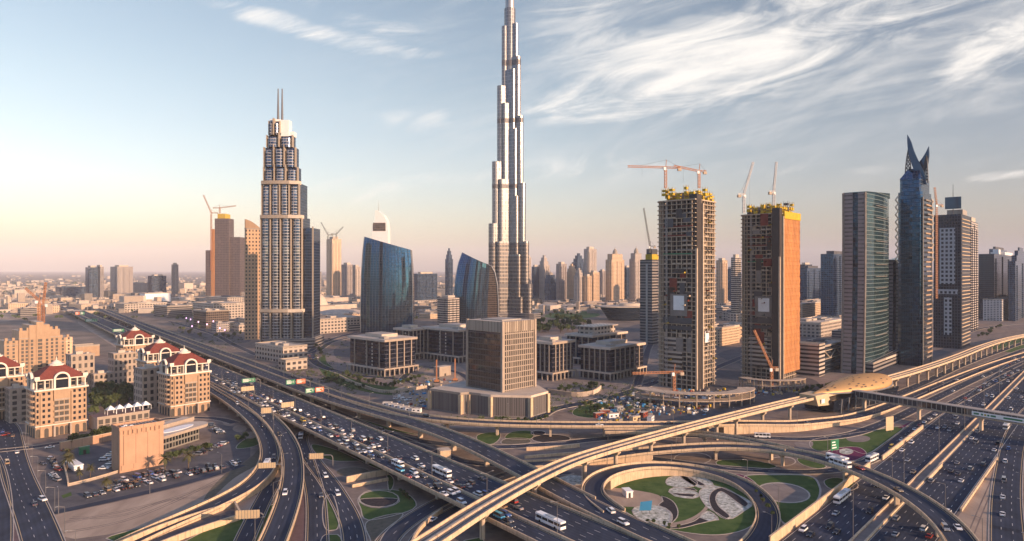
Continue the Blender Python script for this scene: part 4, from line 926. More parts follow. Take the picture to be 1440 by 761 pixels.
# podium in front of it
def block(name, label, cat, xl, xc, xr, yb, yt, side, top='roof_beige', Y=None, ang=GR, depth=None, parts=(), width=None, parapet=1.2, plant=True, group=None):
    """a rectangular building: walls, parapet, roof plant"""
    C, wx, wy, h = spec(xl, xc, xr, yb, yt, ang, Y); wy = depth or wy; wx = width or wx
    r = thing(name, label, cat, (C.x, C.y, 0), ang, group)
    s = side if isinstance(side, (list, tuple)) else [side]
    mats = [FC.get(k) or MT[k] for k in s]
    mb = MB(); mb.box(0, wx, 0, wy, 0, h, 0, 1); mb.build('wall', [mats[0], MT[top]], r)
    if parapet:
        mb = MB(); t = min(.8, wx * .05)
        for q in ((-.15, wx + .15, -.15, t), (-.15, wx + .15, wy - t, wy + .15), (-.15, t, t, wy - t), (wx - t, wx + .15, t, wy - t)): mb.box(*q, h - .6, h + parapet)
        mb.build('parapet', MT['stone'] if len(s) < 2 else mats[1], r)
    if plant and wx > 8:
        rr = random.Random(int(xc * 7 + yt))
        for i in range(2 if wx < 25 else 4):
            x, y, a, b = rr.uniform(.15, .6) * wx, rr.uniform(.2, .6) * wy, rr.uniform(.1, .28) * wx, rr.uniform(.15, .3) * wy
            mb = MB(); mb.box(x, x + a, y, y + b, h, h + rr.uniform(1.5, 4)); mb.build('roof_plant', MT[rr.choice(('roof_grey', 'roof_beige', 'roof_dark'))], r)
    return r, wx, wy, h
block('podium_building', 'sand coloured podium with a parking roof below the twin-mast tower', 'podium', 352, 398, 432, 511, 489, ['shop'], depth=60)
block('podium_building', 'stone corner pavilion beside the mall road', 'podium', 385, 402, 432, 522, 508, ['shop'], depth=14, plant=False)
block('tower_block', 'slim golden apartment slab left of the twin-mast skyscraper', 'tower', 339.5, 344, 369, 478, 322, ['gold_slab'], ang=radians(20), depth=22)
C, wx, wy, h = spec(339.5, 344, 369, 478, 322, radians(20))
mb = MB(); n = 10; R = [(0 + wx * .95 * i / n, h + 14 * (1 - (i / n) ** 1.6)) for i in range(n + 1)]
wall_panel(mb, [(0, h)] + [(wx * .95, h)] + R[::-1], 8, 6); o = mb.build('curved_crown', MT['stucco'], bpy.data.objects[-1] if 0 else None)
for q in bpy.data.objects:
    if q.get('label', '').startswith('slim golden'): o.parent = q; o.location = (0, 0, 0)
fix_normals(o)
# --- two blue glass sails
def sail(label, base, left, right, top, bulge, dep, Yb, m='blue_glass', side='brown_glass', n=16, rows=14):
    """left / right: x of the edges at given rows of the view; top: (x, y) line of the slanting roof"""
    o0 = Vector(((base - 720) / F * Yb, Yb, 0)); r = thing('glass_tower', label, 'tower', o0)
    X = lambda px: (px - 720) / F * Yb - o0.x
    Z = lambda py: H - (py - HY) * Yb / F
    def edge(tab, z):
        t = sorted((Z(y), X(x)) for x, y in tab)
        if z <= t[0][0]: return t[0][1]
        for (z0, x0), (z1, x1) in zip(t, t[1:]):
            if z <= z1: return x0 + (x1 - x0) * (z - z0) / (z1 - z0)
        return t[-1][1]
    zl, zr = Z(top[0]), Z(top[1])
    def pt(u, s, back=0):
        zt = zl + (zr - zl) * u; z = zt * s; a, b = edge(left, z), edge(right, z)
        return (a + (b - a) * u, -bulge * sin(pi * u) * (1 - .25 * s) + (dep if back else 0) * (1 - .3 * s) * (.55 + .45 * sin(pi * u)), z)
    mb = MB()
    for i in range(n):
        for j in range(rows):
            u0, u1, s0, s1 = i / n, (i + 1) / n, j / rows, (j + 1) / rows
            q = [pt(u0, s0), pt(u1, s0), pt(u1, s1), pt(u0, s1)]; L = (X(580) - X(507)) * 0 + (edge(right, 0) - edge(left, 0))
            mb.face(q, 0, [(u0 * L, q[0][2]), (u1 * L, q[1][2]), (u1 * L, q[2][2]), (u0 * L, q[3][2])])
            q = [pt(u1, s0, 1), pt(u0, s0, 1), pt(u0, s1, 1), pt(u1, s1, 1)]; mb.face(q, 0, [(u1 * L, q[0][2]), (u0 * L, q[1][2]), (u0 * L, q[2][2]), (u1 * L, q[3][2])])
        mb.face([pt(i / n, 1), pt((i + 1) / n, 1), pt((i + 1) / n, 1, 1), pt(i / n, 1, 1)], 1)
    mb.build('glass_skin', [FC[m], MT['roof_dark']], r)
    for u, nm in ((0, 'side_wall'), (1, 'side_wall')):
        mb = MB()
        for j in range(rows):
            s0, s1 = j / rows, (j + 1) / rows; q = [pt(u, s0), pt(u, s0, 1), pt(u, s1, 1), pt(u, s1)]
            if u == 0: q = [q[1], q[0], q[3], q[2]]
            d = abs(q[0][1] - q[1][1]); mb.face(q, 0, [(0, q[0][2]), (d, q[1][2]), (d, q[2][2]), (0, q[3][2])])
        mb.build(nm, FC[side], r)
    for i in range(0, n + 1):                                    # pale ribs that run up the glass
        mb = MB(); u = i / n
        for j in range(rows):
            a, b = Vector(pt(u, j / rows)), Vector(pt(u, (j + 1) / rows)); e = Vector((.16 if i not in (0, n) else .6, 0, 0)); f = Vector((0, -.5, 0))
            mb.face([a - e + f, a + e + f, b + e + f, b - e + f]); mb.face([a - e, a - e + f, b - e + f, b - e]); mb.face([a + e + f, a + e, b + e, b + e + f])
        mb.build('rib', MT['steel'] if i in (0, n) else MT['steel_dark'], r)
    return r
sail('wide blue glass sail tower with a roof slanting down to the right', 543, [(507, 470), (507, 430), (508, 390), (510, 355), (512.5, 333)], [(580.5, 470), (580.5, 400), (579.5, 375), (577.5, 351)], (333, 351.5), 14, 34, 1067)
sail('narrower curved blue glass tower with a brown flank', 662, [(638, 456), (638, 420), (640, 395), (644, 372), (650, 355)], [(686, 456), (687, 420), (688.5, 395), (690, 375)], (355, 373.5), 16, 22, 1200)
o0 = Vector(((692 - 720) / F * 1206, 1206, 0)); BT = thing('glass_tower', 'tapering brown windowed slab behind the narrower blue tower', 'tower', o0)
X = lambda px: (px - 720) / F * 1206 - o0.x
Z = lambda py: H - (py - HY) * 1206 / F
mb = MB(); out = [(X(683), 0), (X(701), 0), (X(701), Z(430)), (X(699.5), Z(400)), (X(696), Z(383)), (X(691), Z(374)), (X(683), Z(371))]
k = len(out)
for i in range(k):
    a, b = out[i], out[(i + 1) % k]; mb.face([(a[0], -7, a[1]), (a[0], 14, a[1]), (b[0], 14, b[1]), (b[0], -7, b[1])], 1)
mb.face([(x, -7, z) for x, z in out], 0, [(x, z) for x, z in out]); mb.face([(x, 14, z) for x, z in reversed(out)], 1); o = mb.build('wall', [FC['brown_glass'], MT['steel']], BT); fix_normals(o)
mb = MB()
for a, b in zip(out[1:], out[2:]): mb.tube((a[0], -7.4, a[1]), (b[0], -7.4, b[1]), .9, 6)
mb.build('edge_frame', MT['steel'], BT)
# --- white crescent top behind
o0 = Vector(((535 - 720) / F * 1500, 1500, 0)); WT = thing('skyscraper', 'white tower with a crescent top peeping over the wide blue sail', 'skyscraper', o0)
X = lambda px: (px - 720) / F * 1500 - o0.x
Z = lambda py: H - (py - HY) * 1500 / F
mb = MB(); out = [(X(524), 0), (X(548), 0), (X(547), Z(325)), (X(545.5), Z(312)), (X(541), Z(303)), (X(533), Z(297)), (X(529.5), Z(297)), (X(529), Z(315)), (X(525.5), Z(316))]
k = len(out)
for i in range(k):
    a, b = out[i], out[(i + 1) % k]; mb.face([(a[0], -15, a[1]), (a[0], 20, a[1]), (b[0], 20, b[1]), (b[0], -15, b[1])])
mb.face([(x, -15, z) for x, z in out]); mb.face([(x, 20, z) for x, z in reversed(out)]); o = mb.build('wall', MT['white'], WT); fix_normals(o)
mb = MB(); mb.box(X(526.5), X(544), -15.6, -15.1, Z(325.5), Z(314)); mb.build('window_panel', FC['brown_glass'], WT)
mb = MB(); mb.tube((X(532.5), 0, Z(298)), (X(532.5), 0, Z(283)), .8, 6, .3); mb.build('mast', MT['steel'], WT)
# --- office tower on its podium
pd = [(605, 575.5), (648, 582.5), (660, 581.5), (690, 586), (746, 587.5), (770, 580)]
P = [G(x, y) for x, y in pd]; bk = [Vector((P[-1].x - 16, P[-1].y + 62, 0)), Vector((P[0].x + 34, P[0].y + 50, 0))]
OP = thing('office_tower', 'bronze glass office cube with a louvred top on a wide low podium', 'office tower', P[4])
o = P[4]; poly = [(p.x - o.x, p.y - o.y) for p in P + bk]; ph = 14.2
mb = MB(); mb.prism(poly, 0, ph, 0, 1); mb.build('podium', [FC['podium_louvre'], MT['roof_beige']], OP)
mb = MB()
c0 = (sum(x for x, _ in poly) / 8, sum(y for _, y in poly) / 8)
mb.prism([(c0[0] + (x - c0[0]) * 1.012, c0[1] + (y - c0[1]) * 1.012) for x, y in poly], ph - .9, ph + .7, 0, 1); mb.build('podium_roof', [MT['stucco_pale'], MT['roof_beige']], OP)
for i in (0, 1, 2, 3, 4, 5):
    x, y = poly[i]; mb = MB(); mb.obox((x, y), 2.6, 2.6, 0, ph - .95, GR); mb.build('corner_pier', MT['concrete_wall'], OP)
TA = radians(46); YC = 470.0; C = Vector(((706.5 - 720) / F * YC, YC, 0)); ztop = H - (453 - HY) * YC / F
S2 = spec(657.5, 706.5, 752, 0, 453, TA, YC); wx, wy = S2[1], S2[2]
tw = bpy.data.objects.new('tower', None); COL.objects.link(tw); tw.parent = OP; tw.location = (C.x - o.x, C.y - o.y, 0); tw.rotation_euler = (0, 0, TA)
mb = MB(); mb.prism([(0, .0), (wx, 0), (wx, wy), (0, wy)], ph - .2, ztop - 7.5, 0, 1)
mb.m[0] = 2; mb.build('glass_wall', [FC['office_glass'], MT['roof_beige'], FC['office_grid']], tw)
mb = MB(); mb.box(-.2, wx + .2, -.2, wy + .2, ztop - 7.4, ztop, 0, 1); mb.build('louvre_band', [FC['louvre'], MT['roof_beige']], tw)
for x, y in ((0, 0), (wx, 0), (0, wy), (wx, wy)): mb = MB(); mb.box(x - .9, x + .9, y - .9, y + .9, ph - .1, ztop + .5); mb.build('corner_pier', MT['stucco_pale'], tw)
for i in range(18): mb = MB(); x = 1.2 + i * (wx - 2.4) / 17; mb.box(x - .18, x + .18, -.65, -.22, ztop - 7.2, ztop + .3); mb.build('fin', MT['stucco_pale'], tw)
mb = MB(); mb.box(wx * .2, wx * .8, wy * .2, wy * .8, ztop, ztop + .8); mb.build('roof_plant', MT['roof_grey'], tw)
# --- the square of dark glass office blocks
def square_block(label, xl, xc, xr, yb, yt, depth=None, width=None, Y=None, cols=(3, 4), upper=False, lite=False):
    C, wx, wy, h = spec(xl, xc, xr, yb, yt, GR, Y); wy = depth or wy; wx = width or wx
    r = thing('office_block', label, 'office block', (C.x, C.y, 0), GR, 'dark glass office blocks with stone pilasters')
    pz = 7.2
    mb = MB(); mb.box(1.2, wx - 1.2, 1.2, wy - 1.2, 0, h - 1, 0, 1); mb.build('glass_wall', [FC['square_glass'], MT['roof_beige']], r)
    mb = MB(); mb.box(-1.4, wx + 1.4, -1.4, wy + 1.4, pz - 1.2, pz + .2); mb.build('arcade_beam', MT['stucco_pale'], r)
    nx, ny = max(3, int(wx / 5)), max(3, int(wy / 5))
    for i in range(nx + 1): mb = MB(); x = -.7 + i * (wx + 1.4) / nx; mb.box(x - .55, x + .55, -1.2, -.2, 0, pz - 1.2); mb.build('arcade_column', MT['stucco_pale'], r)
    for i in range(1, ny + 1): mb = MB(); y = -.7 + i * (wy + 1.4) / ny; mb.box(-1.2, -.2, y - .55, y + .55, 0, pz - 1.2); mb.build('arcade_column', MT['stucco_pale'], r)
    mb = MB(); mb.box(-.6, wx + .6, -.6, wy + .6, h - 2.2, h, 0, 1); mb.build('roof_slab', [MT['stucco_pale'], MT['roof_beige']], r)
    mb = MB(); mb.box(wx * .25, wx * .75, wy * .3, wy * .75, h, h + 3.2, 0, 1); mb.build('roof_plant', [MT['roof_beige'], MT['roof_grey']], r)
    mb = MB(); mb.box(wx * .1, wx * .24, wy * .1, wy * .25, h, h + 1.8); mb.build('roof_plant', MT['roof_grey'], r)
    def pil(a, side):
        mb = MB(); w = .5
        if side == 0: mb.box(a - w, a + w, .35, 1.25, pz + .2, h - 2.2)
        else: mb.box(.35, 1.25, a - w, a + w, pz + .2, h - 2.2)
        mb.build('pilaster', MT['stucco_pale'], r)
    for side, L, n in ((0, wx, cols[1]), (1, wy, cols[0])):
        for i in range(n): pil(L * (.16 + .68 * i / max(1, n - 1)), side)
    # paired lattice windows between the pilasters of the shaded wall
    for i in range(7):
        for q in (.36, .52) if not lite else (): add_window(r, wy * q, pz + 1.2 + i * (h - pz - 4) / 7, 1.5, 1.6, 1, m='trim_white', face=1.16, name='spandrel')
    if upper:
        mb = MB(); mb.box(wx * .2, wx * .8, wy * .2, wy * .8, h, h + 7, 0, 1); mb.box(wx * .15, wx * .85, wy * .15, wy * .85, h + 7, h + 8); mb.build('upper_storey', [FC['shop'], MT['roof_beige']], r)
    return r
square_block('dark glass office block left of the bronze cube, nearest the highway', 490, 541, 586, 530, 478)
square_block('dark glass office block directly behind the one nearest the highway', 560, 578, 600, 507, 463, depth=30)
square_block('dark glass office block partly hidden behind the bronze cube', 593, 645, 690, 511, 464)
square_block('dark glass office block immediately right of the bronze cube', 742, 777, 808, 536, 481.6, cols=(5, 5), lite=True)
square_block('dark glass office block near the first unfinished tower', 814, 858, 907, 536, 489, cols=(5, 6), lite=True)
square_block('stepped dark glass office block at the back of the square', 795, 833, 882, 515, 472, upper=True, cols=(4, 5), lite=True)
wall_along('garden_wall', 'low stone garden wall curving round the office square corner', [(770, 553), (795, 557), (812, 558.5), (832, 556), (845, 548)], 3.4, .8, 'stucco_pale', cat='wall')
wall_along('garden_wall', 'pale planted wall round the office block nearest the highway', [(470, 527), (505, 543), (545, 553), (600, 546)], 2.2, .8, 'concrete', cat='wall')
# --- generic towers farther off
def tower(label, xl, xc, xr, yt, Y, m, crown='flat', ang=GR, depth=None, group=None, name='apartment_tower', cat='tower', podium=True, roofm='roof_beige'):
    C, wx, wy, h = spec(xl, xc, xr, 0, yt, ang, Y); wy = depth or max(wy, 8); wx = max(wx, 5)
    r = thing(name, label, cat, (C.x, C.y, 0), ang, group); fm = FC.get(m) or MT[m]
    hs = h * .80 if crown in ('step', 'dome') else h
    mb = MB(); mb.box(0, wx, 0, wy, 0, hs, 0, 1); mb.build('wall', [fm, MT[roofm]], r)
    n = 2 if wx < 22 else 3
    for i in range(n):                                           # shallow projecting bays
        mb = MB(); x = wx * (i + .5) / n; mb.box(x - wx / n * .26, x + wx / n * .26, -1.3, -.02, 0, hs * (.97 if i % 2 else .93), 0, 1); mb.build('bay', [fm, MT[roofm]], r)
    mb = MB(); y = wy * .5; mb.box(-1.3, -.02, y - wy * .2, y + wy * .2, 0, hs * .95, 0, 1); mb.build('bay', [fm, MT[roofm]], r)
    if podium: mb = MB(); mb.box(-5, wx + 5, -5, wy + 5, 0, 14, 0, 1); mb.build('podium', [FC['shop'], MT[roofm]], r)
    if crown == 'flat':
        mb = MB(); mb.box(wx * .2, wx * .8, wy * .2, wy * .8, h, h + h * .03 + 2); mb.build('crown', MT[roofm], r)
    elif crown == 'step':
        mb = MB()
        for a, z0, z1 in ((.12, hs, h * .88), (.24, h * .88, h * .95), (.38, h * .95, h)): mb.box(wx * a, wx * (1 - a), wy * a, wy * (1 - a), z0 , z1, 0, 1)
        mb.build('crown', [fm, MT[roofm]], r)
    elif crown == 'dome':
        mb = MB(); mb.box(wx * .1, wx * .9, wy * .1, wy * .9, hs, h * .9, 0, 1); mb.build('crown', [fm, MT[roofm]], r)
        mb = MB(); cx, cy, q = wx / 2, wy / 2, min(wx, wy) * .34
        mb.loft([[(cx + q * k * cos(2 * pi * i / 12), cy + q * k * sin(2 * pi * i / 12), z) for i in range(12)] for k, z in ((1, h * .9), (1, h * .93), (.8, h * .96), (.4, h * .985), (.08, h), (.05, h * 1.03))]); mb.build('dome', MT['stone'], r)
    elif crown == 'fin':
        mb = MB(); mb.box(wx * .55, wx, 0, wy, h, h * 1.05); mb.box(wx * .45, wx * .55, wy * .3, wy * .7, h, h * 1.09); mb.build('crown', [MT['white']], r)
    return r
GT = 'tall apartment towers beyond the park'
T = tower
T('cream tower with a lit face just right of the tallest skyscraper', 739, 741.5, 747, 362, 1900, 'res_a', group=GT)
T('low blue glass tower beside the tallest skyscraper', 747.5, 751, 758, 375, 2000, 'res_blue', group=GT)
T('tall cream tower with a bright top behind the lagoon', 757, 765, 773, 359, 2000, 'res_a', 'step', group=GT)
T('blue tower with a small domed top by the lagoon', 766, 774, 782, 382, 1850, 'res_blue', 'dome', group=GT)
T('slender beige tower, first of the striped row by the park', 782, 789, 797, 371, 1900, 'res_b', group=GT)
T('beige tower with a stepped pyramid top', 796, 804, 812, 371, 1950, 'res_gold', 'step', group=GT)
T('cream and blue tower with a pointed crown in front of the dark one', 807, 815, 821, 377, 1800, 'res_a', 'step', group=GT)
T('dark distant tower with a square top block', 804, 812, 823, 356, 2300, 'res_blue', 'step', group=GT)
T('pale tower with a bright white top', 821, 828, 839, 350, 2100, 'res_a', group=GT)
T('short golden tower in front of the white topped one', 819, 826, 832, 388, 1800, 'res_gold', group=GT)
T('golden tower left of the big domed pair', 828, 834, 843, 383, 1830, 'res_gold', group=GT)
T('dim brown tower filling the gap left of the domed pair', 842, 847, 852, 381, 2200, 'res_b', group=GT)
T('largest golden tower with a domed top among the far towers', 851.5, 860, 878, 349, 1850, 'res_gold', 'dome', group=GT)
T('grey tower between the two domed towers', 876, 881, 887, 376, 2000, 'res_blue', group=GT)
T('tall beige domed tower left of the unfinished glass tower', 885, 893, 904, 348, 1900, 'res_a', 'dome', group=GT)
T('stone tower with a lit side behind the first unfinished tower', 1007, 1016, 1023, 366, 1700, 'res_gold', group=GT)
T('dim blue tower between the two unfinished towers', 1021, 1028, 1036, 378, 1800, 'res_blue', group=GT)
T('slim ribbed tower right behind the second unfinished tower', 1028, 1034, 1042, 362, 1300, 'stripe', group=GT)
T('slender dark tower with a forked top in the far gap', 626, 631, 637, 349, 2000, 'res_blue', 'step', name='office_tower')
T('wide blue glass slab low behind the blue sails', 581, 587, 615, 385, 1850, 'res_blue', name='office_tower', crown='flat')
T('banded curved office building between the blue sails', 615, 630, 646, 419, 1150, 'stripe', name='office_tower', podium=False)
T('twin toned tower with a sunlit side left of the blue sail', 459, 467, 480, 336, 2100, 'res_gold', 'flat', ang=radians(35))
T('striped pair tower, nearer the sunlit one', 480, 488, 496, 372, 2000, 'res_b', name='apartment_tower')
T('striped pair tower, nearer the blue sail', 493, 500, 507, 375, 2050, 'res_a')
T('pale low tower behind the dome of the mall', 432, 440, 452, 382, 2300, 'res_b')
T('dark blue tower at the far left, left one of its pair', 120, 126, 138, 376, 2050, 'res_blue', name='office_tower')
T('dark tower at the far left with a stone edge, right one of its pair', 134, 141, 146, 375, 2060, 'res_b', name='office_tower')
T('grey office tower with a broad front at the far left', 155, 165, 187, 375, 2300, 'res_b', name='office_tower')
T('blue glass cube on the far left plain', 208, 214, 234, 388, 2300, 'res_blue', name='office_tower', podium=False)
T('needle thin pale tower on the far left plain', 241, 244, 251, 372, 2300, 'res_b', podium=False)
T('long dark slab building on the far left plain', 78, 88, 121, 404, 2300, 'res_blue', name='office_tower', podium=False)
T('grey slab between the far left towers', 185, 190, 208, 398, 2500, 'res_b', podium=False)
# --- the mall and its surroundings
block('mall_hall', 'long beige mall wing with a flat pale roof left of the golden slab', 'mall building', 250, 300, 345, 452, 428, ['shop'], depth=90)
block('mall_hall', 'reddish shop front hall with a tall arched entrance', 'mall building', 262, 290, 322, 462, 438, ['brown_glass'], depth=50)
block('mall_hall', 'pale wide mall roof behind the golden slab', 'mall building', 290, 320, 352, 435, 419, ['shop'], depth=120)
block('mall_hall', 'brown walled long mall hall between the tower and the blue sail', 'mall building', 432, 446, 512, 470, 450, ['shop'], depth=90)
block('mall_hall', 'low white roofed mall hall behind the brown walled one', 'mall building', 432, 445, 510, 445, 431, ['roof_beige'], depth=150)
block('mall_hall', 'far flat white mall roof under the dome', 'mall building', 438, 452, 512, 428, 420, ['roof_beige'], depth=160)
block('mall_hall', 'boxy car park building at the left end of the mall', 'mall building', 215, 235, 270, 447, 431, ['stripe_dark'], depth=70)
block('mall_hall', 'flat warehouse near the far end of the elevated highways', 'mall building', 150, 175, 235, 440, 428, ['shop'], depth=60)
block('mall_hall', 'white showroom with a blue glass screen on the far left', 'showroom', 196, 204, 240, 428, 413, ['white'], depth=40)
DM = thing('dome_hall', 'pale ribbed dome rising over the mall roofs', 'dome', ((445 - 720) / F * 1500, 1500, 0))
mb = MB(); mb.loft([[(26 * cos(t) * cos(2 * pi * i / 24), 22 * cos(t) * sin(2 * pi * i / 24), 12 + 34 * sin(t)) for i in range(24)] for t in [pi / 2 * k / 8 for k in range(8)]], smooth=True); mb.build('dome', MT['stone'], DM)
mb = MB(); mb.prism([(27 * cos(2 * pi * i / 24), 23 * sin(2 * pi * i / 24)) for i in range(24)], 0, 13); mb.build('drum', FC['shop'], DM)
def vault(label, px, Y, L, w, h, a):
    r = thing('vault_hall', label, 'hall', ((px - 720) / F * Y, Y, 0), a); mb = MB()
    mb.loft([[(x, w * cos(pi * i / 12), h * (.25 + .75 * sin(pi * i / 12)) * k + .0) for i in range(13)] + [(x, -w, 0), (x, w, 0)] for x, k in ((-L / 2, .75), (-L / 4, 1), (L / 4, 1), (L / 2, .75))]); o = mb.build('roof', MT['roof_beige'], r); fix_normals(o)
    mb = MB(); mb.box(-L / 2 - 1, L / 2 + 1, -w - 1, w + 1, 0, h * .22); mb.build('base_wall', FC['shop'], r)
vault('pale vaulted roof behind the golden slab', 328, 1500, 70, 28, 22, .3)
vault('low shell roof left of the blue sail', 482, 1420, 90, 40, 16, .2)
vault('second shell roof behind the low one beside the blue sail', 470, 1640, 110, 45, 15, .1)
# opera-like dark hull beyond the square
OH = thing('opera_house', 'dark boat shaped hall with an overhanging pale roof beyond the park', 'hall', ((882 - 720) / F * 1330, 1330, 0), radians(10))
hull = lambda k, z, e=0: [((-46 - e + 0) * k if 0 else k * (52 * cos(a)) - e * 10, k * 30 * sin(a), z) for a in [2 * pi * i / 28 for i in range(28)]]
mb = MB(); mb.loft([hull(.72, 0), hull(.82, 8), hull(.95, 18), hull(1.04, 26)], smooth=False); mb.build('glass_hull', FC['dark_glass'], OH)
mb = MB(); mb.loft([hull(1.12, 26.1, .5), hull(1.12, 28, .5)]); mb.build('roof', MT['roof_beige'], OH)
mb = MB(); mb.loft([hull(.5, 28.1, -1), hull(.5, 33, -1)]); mb.build('stage_tower', MT['stone'], OH)
patch('lawn', 'lawn_far', [(768, 446), (780, 440), (815, 437.5), (842, 441), (835, 446), (800, 449)], .03, kind='stuff')
tag(patch('lagoon', 'water', [(741, 449), (745, 434), (760, 431), (775, 436), (766, 441), (752, 445)], .04), kind='structure')
# ------------------------------------------------------------------ unfinished towers and the right-hand cluster
def slab_outline(wx, wy, rl, rr):
    """floor outline with generously rounded outer corners (local frame: near corner at 0,0)"""
    p = [(0, 0), (wx - rr, 0)] + [(wx - rr + rr * cos(a), rr + rr * sin(a)) for a in [-pi / 2 + pi / 2 * i / 5 for i in range(1, 6)]]
    p += [(wx, wy)] + [(rl + rl * cos(a), wy - rl + rl * sin(a)) for a in [pi / 2 + pi / 2 * i / 5 for i in range(6)]]
    return p
def unfinished(label, xl, xc, xr, yb, yt, core_x, net=False, seed=1):
    C, wx, wy, h = spec(xl, xc, xr, yb, yt); r = thing('unfinished_tower', label, 'tower under construction', (C.x, C.y, 0), GR)
    rr = random.Random(seed); nf = 41; fh = h / nf; g0, g1 = core_x
    out = slab_outline(wx, wy, 9, 7)
    mb = MB(); mb.prism([(x + (x - wx / 2) * .03, y + (y - wy / 2) * .03) for x, y in out], -.5, 0, 0, 0, True); s0 = mb.build('floor_slab', MT['concrete'], r); s0.location.z = fh
    for f in range(2, nf + 1):
        s = bpy.data.objects.new('floor_slab', s0.data); COL.objects.link(s); s.parent = r; s.location.z = f * fh
        if f == nf: s.scale = (1, 1, 2)
    # recessed dark interior with partition walls, then columns on the rim
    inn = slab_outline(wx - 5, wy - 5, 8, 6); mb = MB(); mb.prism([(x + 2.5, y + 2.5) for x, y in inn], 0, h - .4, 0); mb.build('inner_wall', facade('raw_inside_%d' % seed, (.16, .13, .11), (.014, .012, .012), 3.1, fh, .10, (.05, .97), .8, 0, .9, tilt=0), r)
    n = len(out); per = []
    for i in range(n):
        a, b = Vector(out[i]), Vector(out[(i + 1) % n]); L = (b - a).length; k = max(1, int(L / 4.6))
        for j in range(k): per.append(a.lerp(b, (j + .5) / k))
    for q in per:
        if (q.x > wx * .9 and q.y > wy * .5) or (q.y > wy * .93 and q.x > wx * .4): continue
        c = q.lerp(Vector((wx / 2, wy / 2)), .035); mb = MB(); mb.box(c.x - .38, c.x + .38, c.y - .38, c.y + .38, 0, h); mb.build('column', MT['concrete'], r)
    # balcony upstands and infill panels, a different mix on every floor
    for f in range(3, nf - 2):
        mb = MB(); z = f * fh
        for q0, q1, side in ((g1 + 1, wx - 8, 0), (3, wy - 9, 1)):
            a = q0
            while a < q1:
                w = rr.uniform(2.2, 5); kind = rr.random()
                hh = fh - .35 if kind < .07 else (1.05 if kind < .60 else 0)
                if hh:
                    e = min(a + w, q1); d = .15 if hh < 2 else .9
                    if side == 0: mb.box(a, e, d, d + .2, z, z + hh)
                    else: mb.box(d, d + .2, a, e, z, z + hh)
                a += w + rr.uniform(.3, 1.6)
        if mb.f: mb.build('infill_panel', MT['concrete_dark'] if f % 2 == 0 else MT['steel_dark'] if f % 5 == 0 else MT['concrete'], r)
    # concrete shear core: two pale fins and a dark shaft between
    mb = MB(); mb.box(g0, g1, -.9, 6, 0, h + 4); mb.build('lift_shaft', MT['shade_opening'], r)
    for x in (g0 - 2.4, g1): mb = MB(); mb.box(x + .3, x + 2.1, -1.9, -.6, 0, h * .98 if x > g0 else h * .74); mb.build('concrete_fin', MT['concrete'], r)
    # bright sample panels on the left wall and scaffold screens
    zc = h * .44
    mb = MB(); mb.box(-.9, -.12, wy * .17, wy * .58, zc - 9, zc + 9.5); mb.build('scaffold_screen', MT['dirt_red'] if 0 else MT['concrete_dark'], r)
    mb = MB(); mb.box(-1.2, -.95, wy * .24, wy * .50, zc - 4, zc + 8); mb.build('cloth_panel', MT['white'], r)
    mb = MB(); mb.box(-1.2, -.15, 2, wy - 9, h * .345, h * .375); mb.box(-1.0, -.15, 2, wy - 9, h * .31, h * .33); mb.build('dark_net', MT['steel_dark'], r)
    if not net:
        mb = MB(); mb.box(g1 + 6, g1 + 13, -1.2, -.3, h * .24, h * .30); mb.build('cloth_panel', MT['white'], r)
    if net:
        x0, x1 = g1 + 2.4, wx + 1; mb = MB(); N = 16
        for i in range(N):
            for j in range(40):
                def q(i, j): return (x0 + (x1 - x0) * i / N, -1.6 + .16 * sin(i * 2.1 + j * 1.7) + .34 * (j % 2), 7 + (h - 12) * j / 40)
                a, b, c, d = [Vector(v) for v in (q(i, j), q(i + 1, j), q(i + 1, j + 1), q(i, j + 1))]; e, f = a.lerp(d, .86), b.lerp(c, .86); mb.face([a, b, f, e]); mb.face([e, f, c, d], 1 if (i * 7 + j * 5) % 4 else 0)
        for j in range(40):
            mb.face([(x1, -1.6, 7 + (h - 12) * j / 40), (x1, 20, 7 + (h - 12) * j / 40), (x1, 20, 7 + (h - 12) * (j + 1) / 40), (x1, -1.6, 7 + (h - 12) * (j + 1) / 40)])
        mb.build('orange_net', [MT['net_orange'], MT['net_dark']], r)
        mb = MB(); mb.box(x0, x1 + .2, -2.2, 20, h - 5, h + 1.5); mb.build('yellow_screen', MT['form_yellow'], r)
    # glazed lower floors on the left wall
    mb = MB(); mb.box(-.25, -.05, wy * .3, wy - 10, h * .08, h * .27); mb.build('glazing', FC['stripe'], r)
    # climbing formwork on the top
    k = 0
    for i in range(9):
        for j in range(5):
            x, y = wx * (.06 + .88 * i / 9), wy * (.06 + .86 * j / 5)
            if i in (0, 8) or j in (0, 4) or rr.random() < .5:
                z = h + rr.choice((0, 0, 2, 4)); mb = MB(); w, d, e = rr.uniform(2.2, 5), rr.uniform(2.2, 5), rr.uniform(4, 9)
                mb.box(x, x + w, y, y + d, z + .4, z + e * .35); mb.box(x + .2, x + w - .2, y + .2, y + d - .2, z + e * .55, z + e * .8)
                for a, b in ((x, y), (x + w, y), (x + w, y + d), (x, y + d)): mb.box(a - .12, a + .12, b - .12, b + .12, z, z + e)
                mb.build('formwork', MT['form_yellow'] if rr.random() < .75 else MT['steel_dark'], r); k += 1
    mb = MB(); mb.box(wx * .3, wx * .75, wy * .3, wy * .7, h, h + 7); mb.build('core_top', MT['concrete_dark'], r)
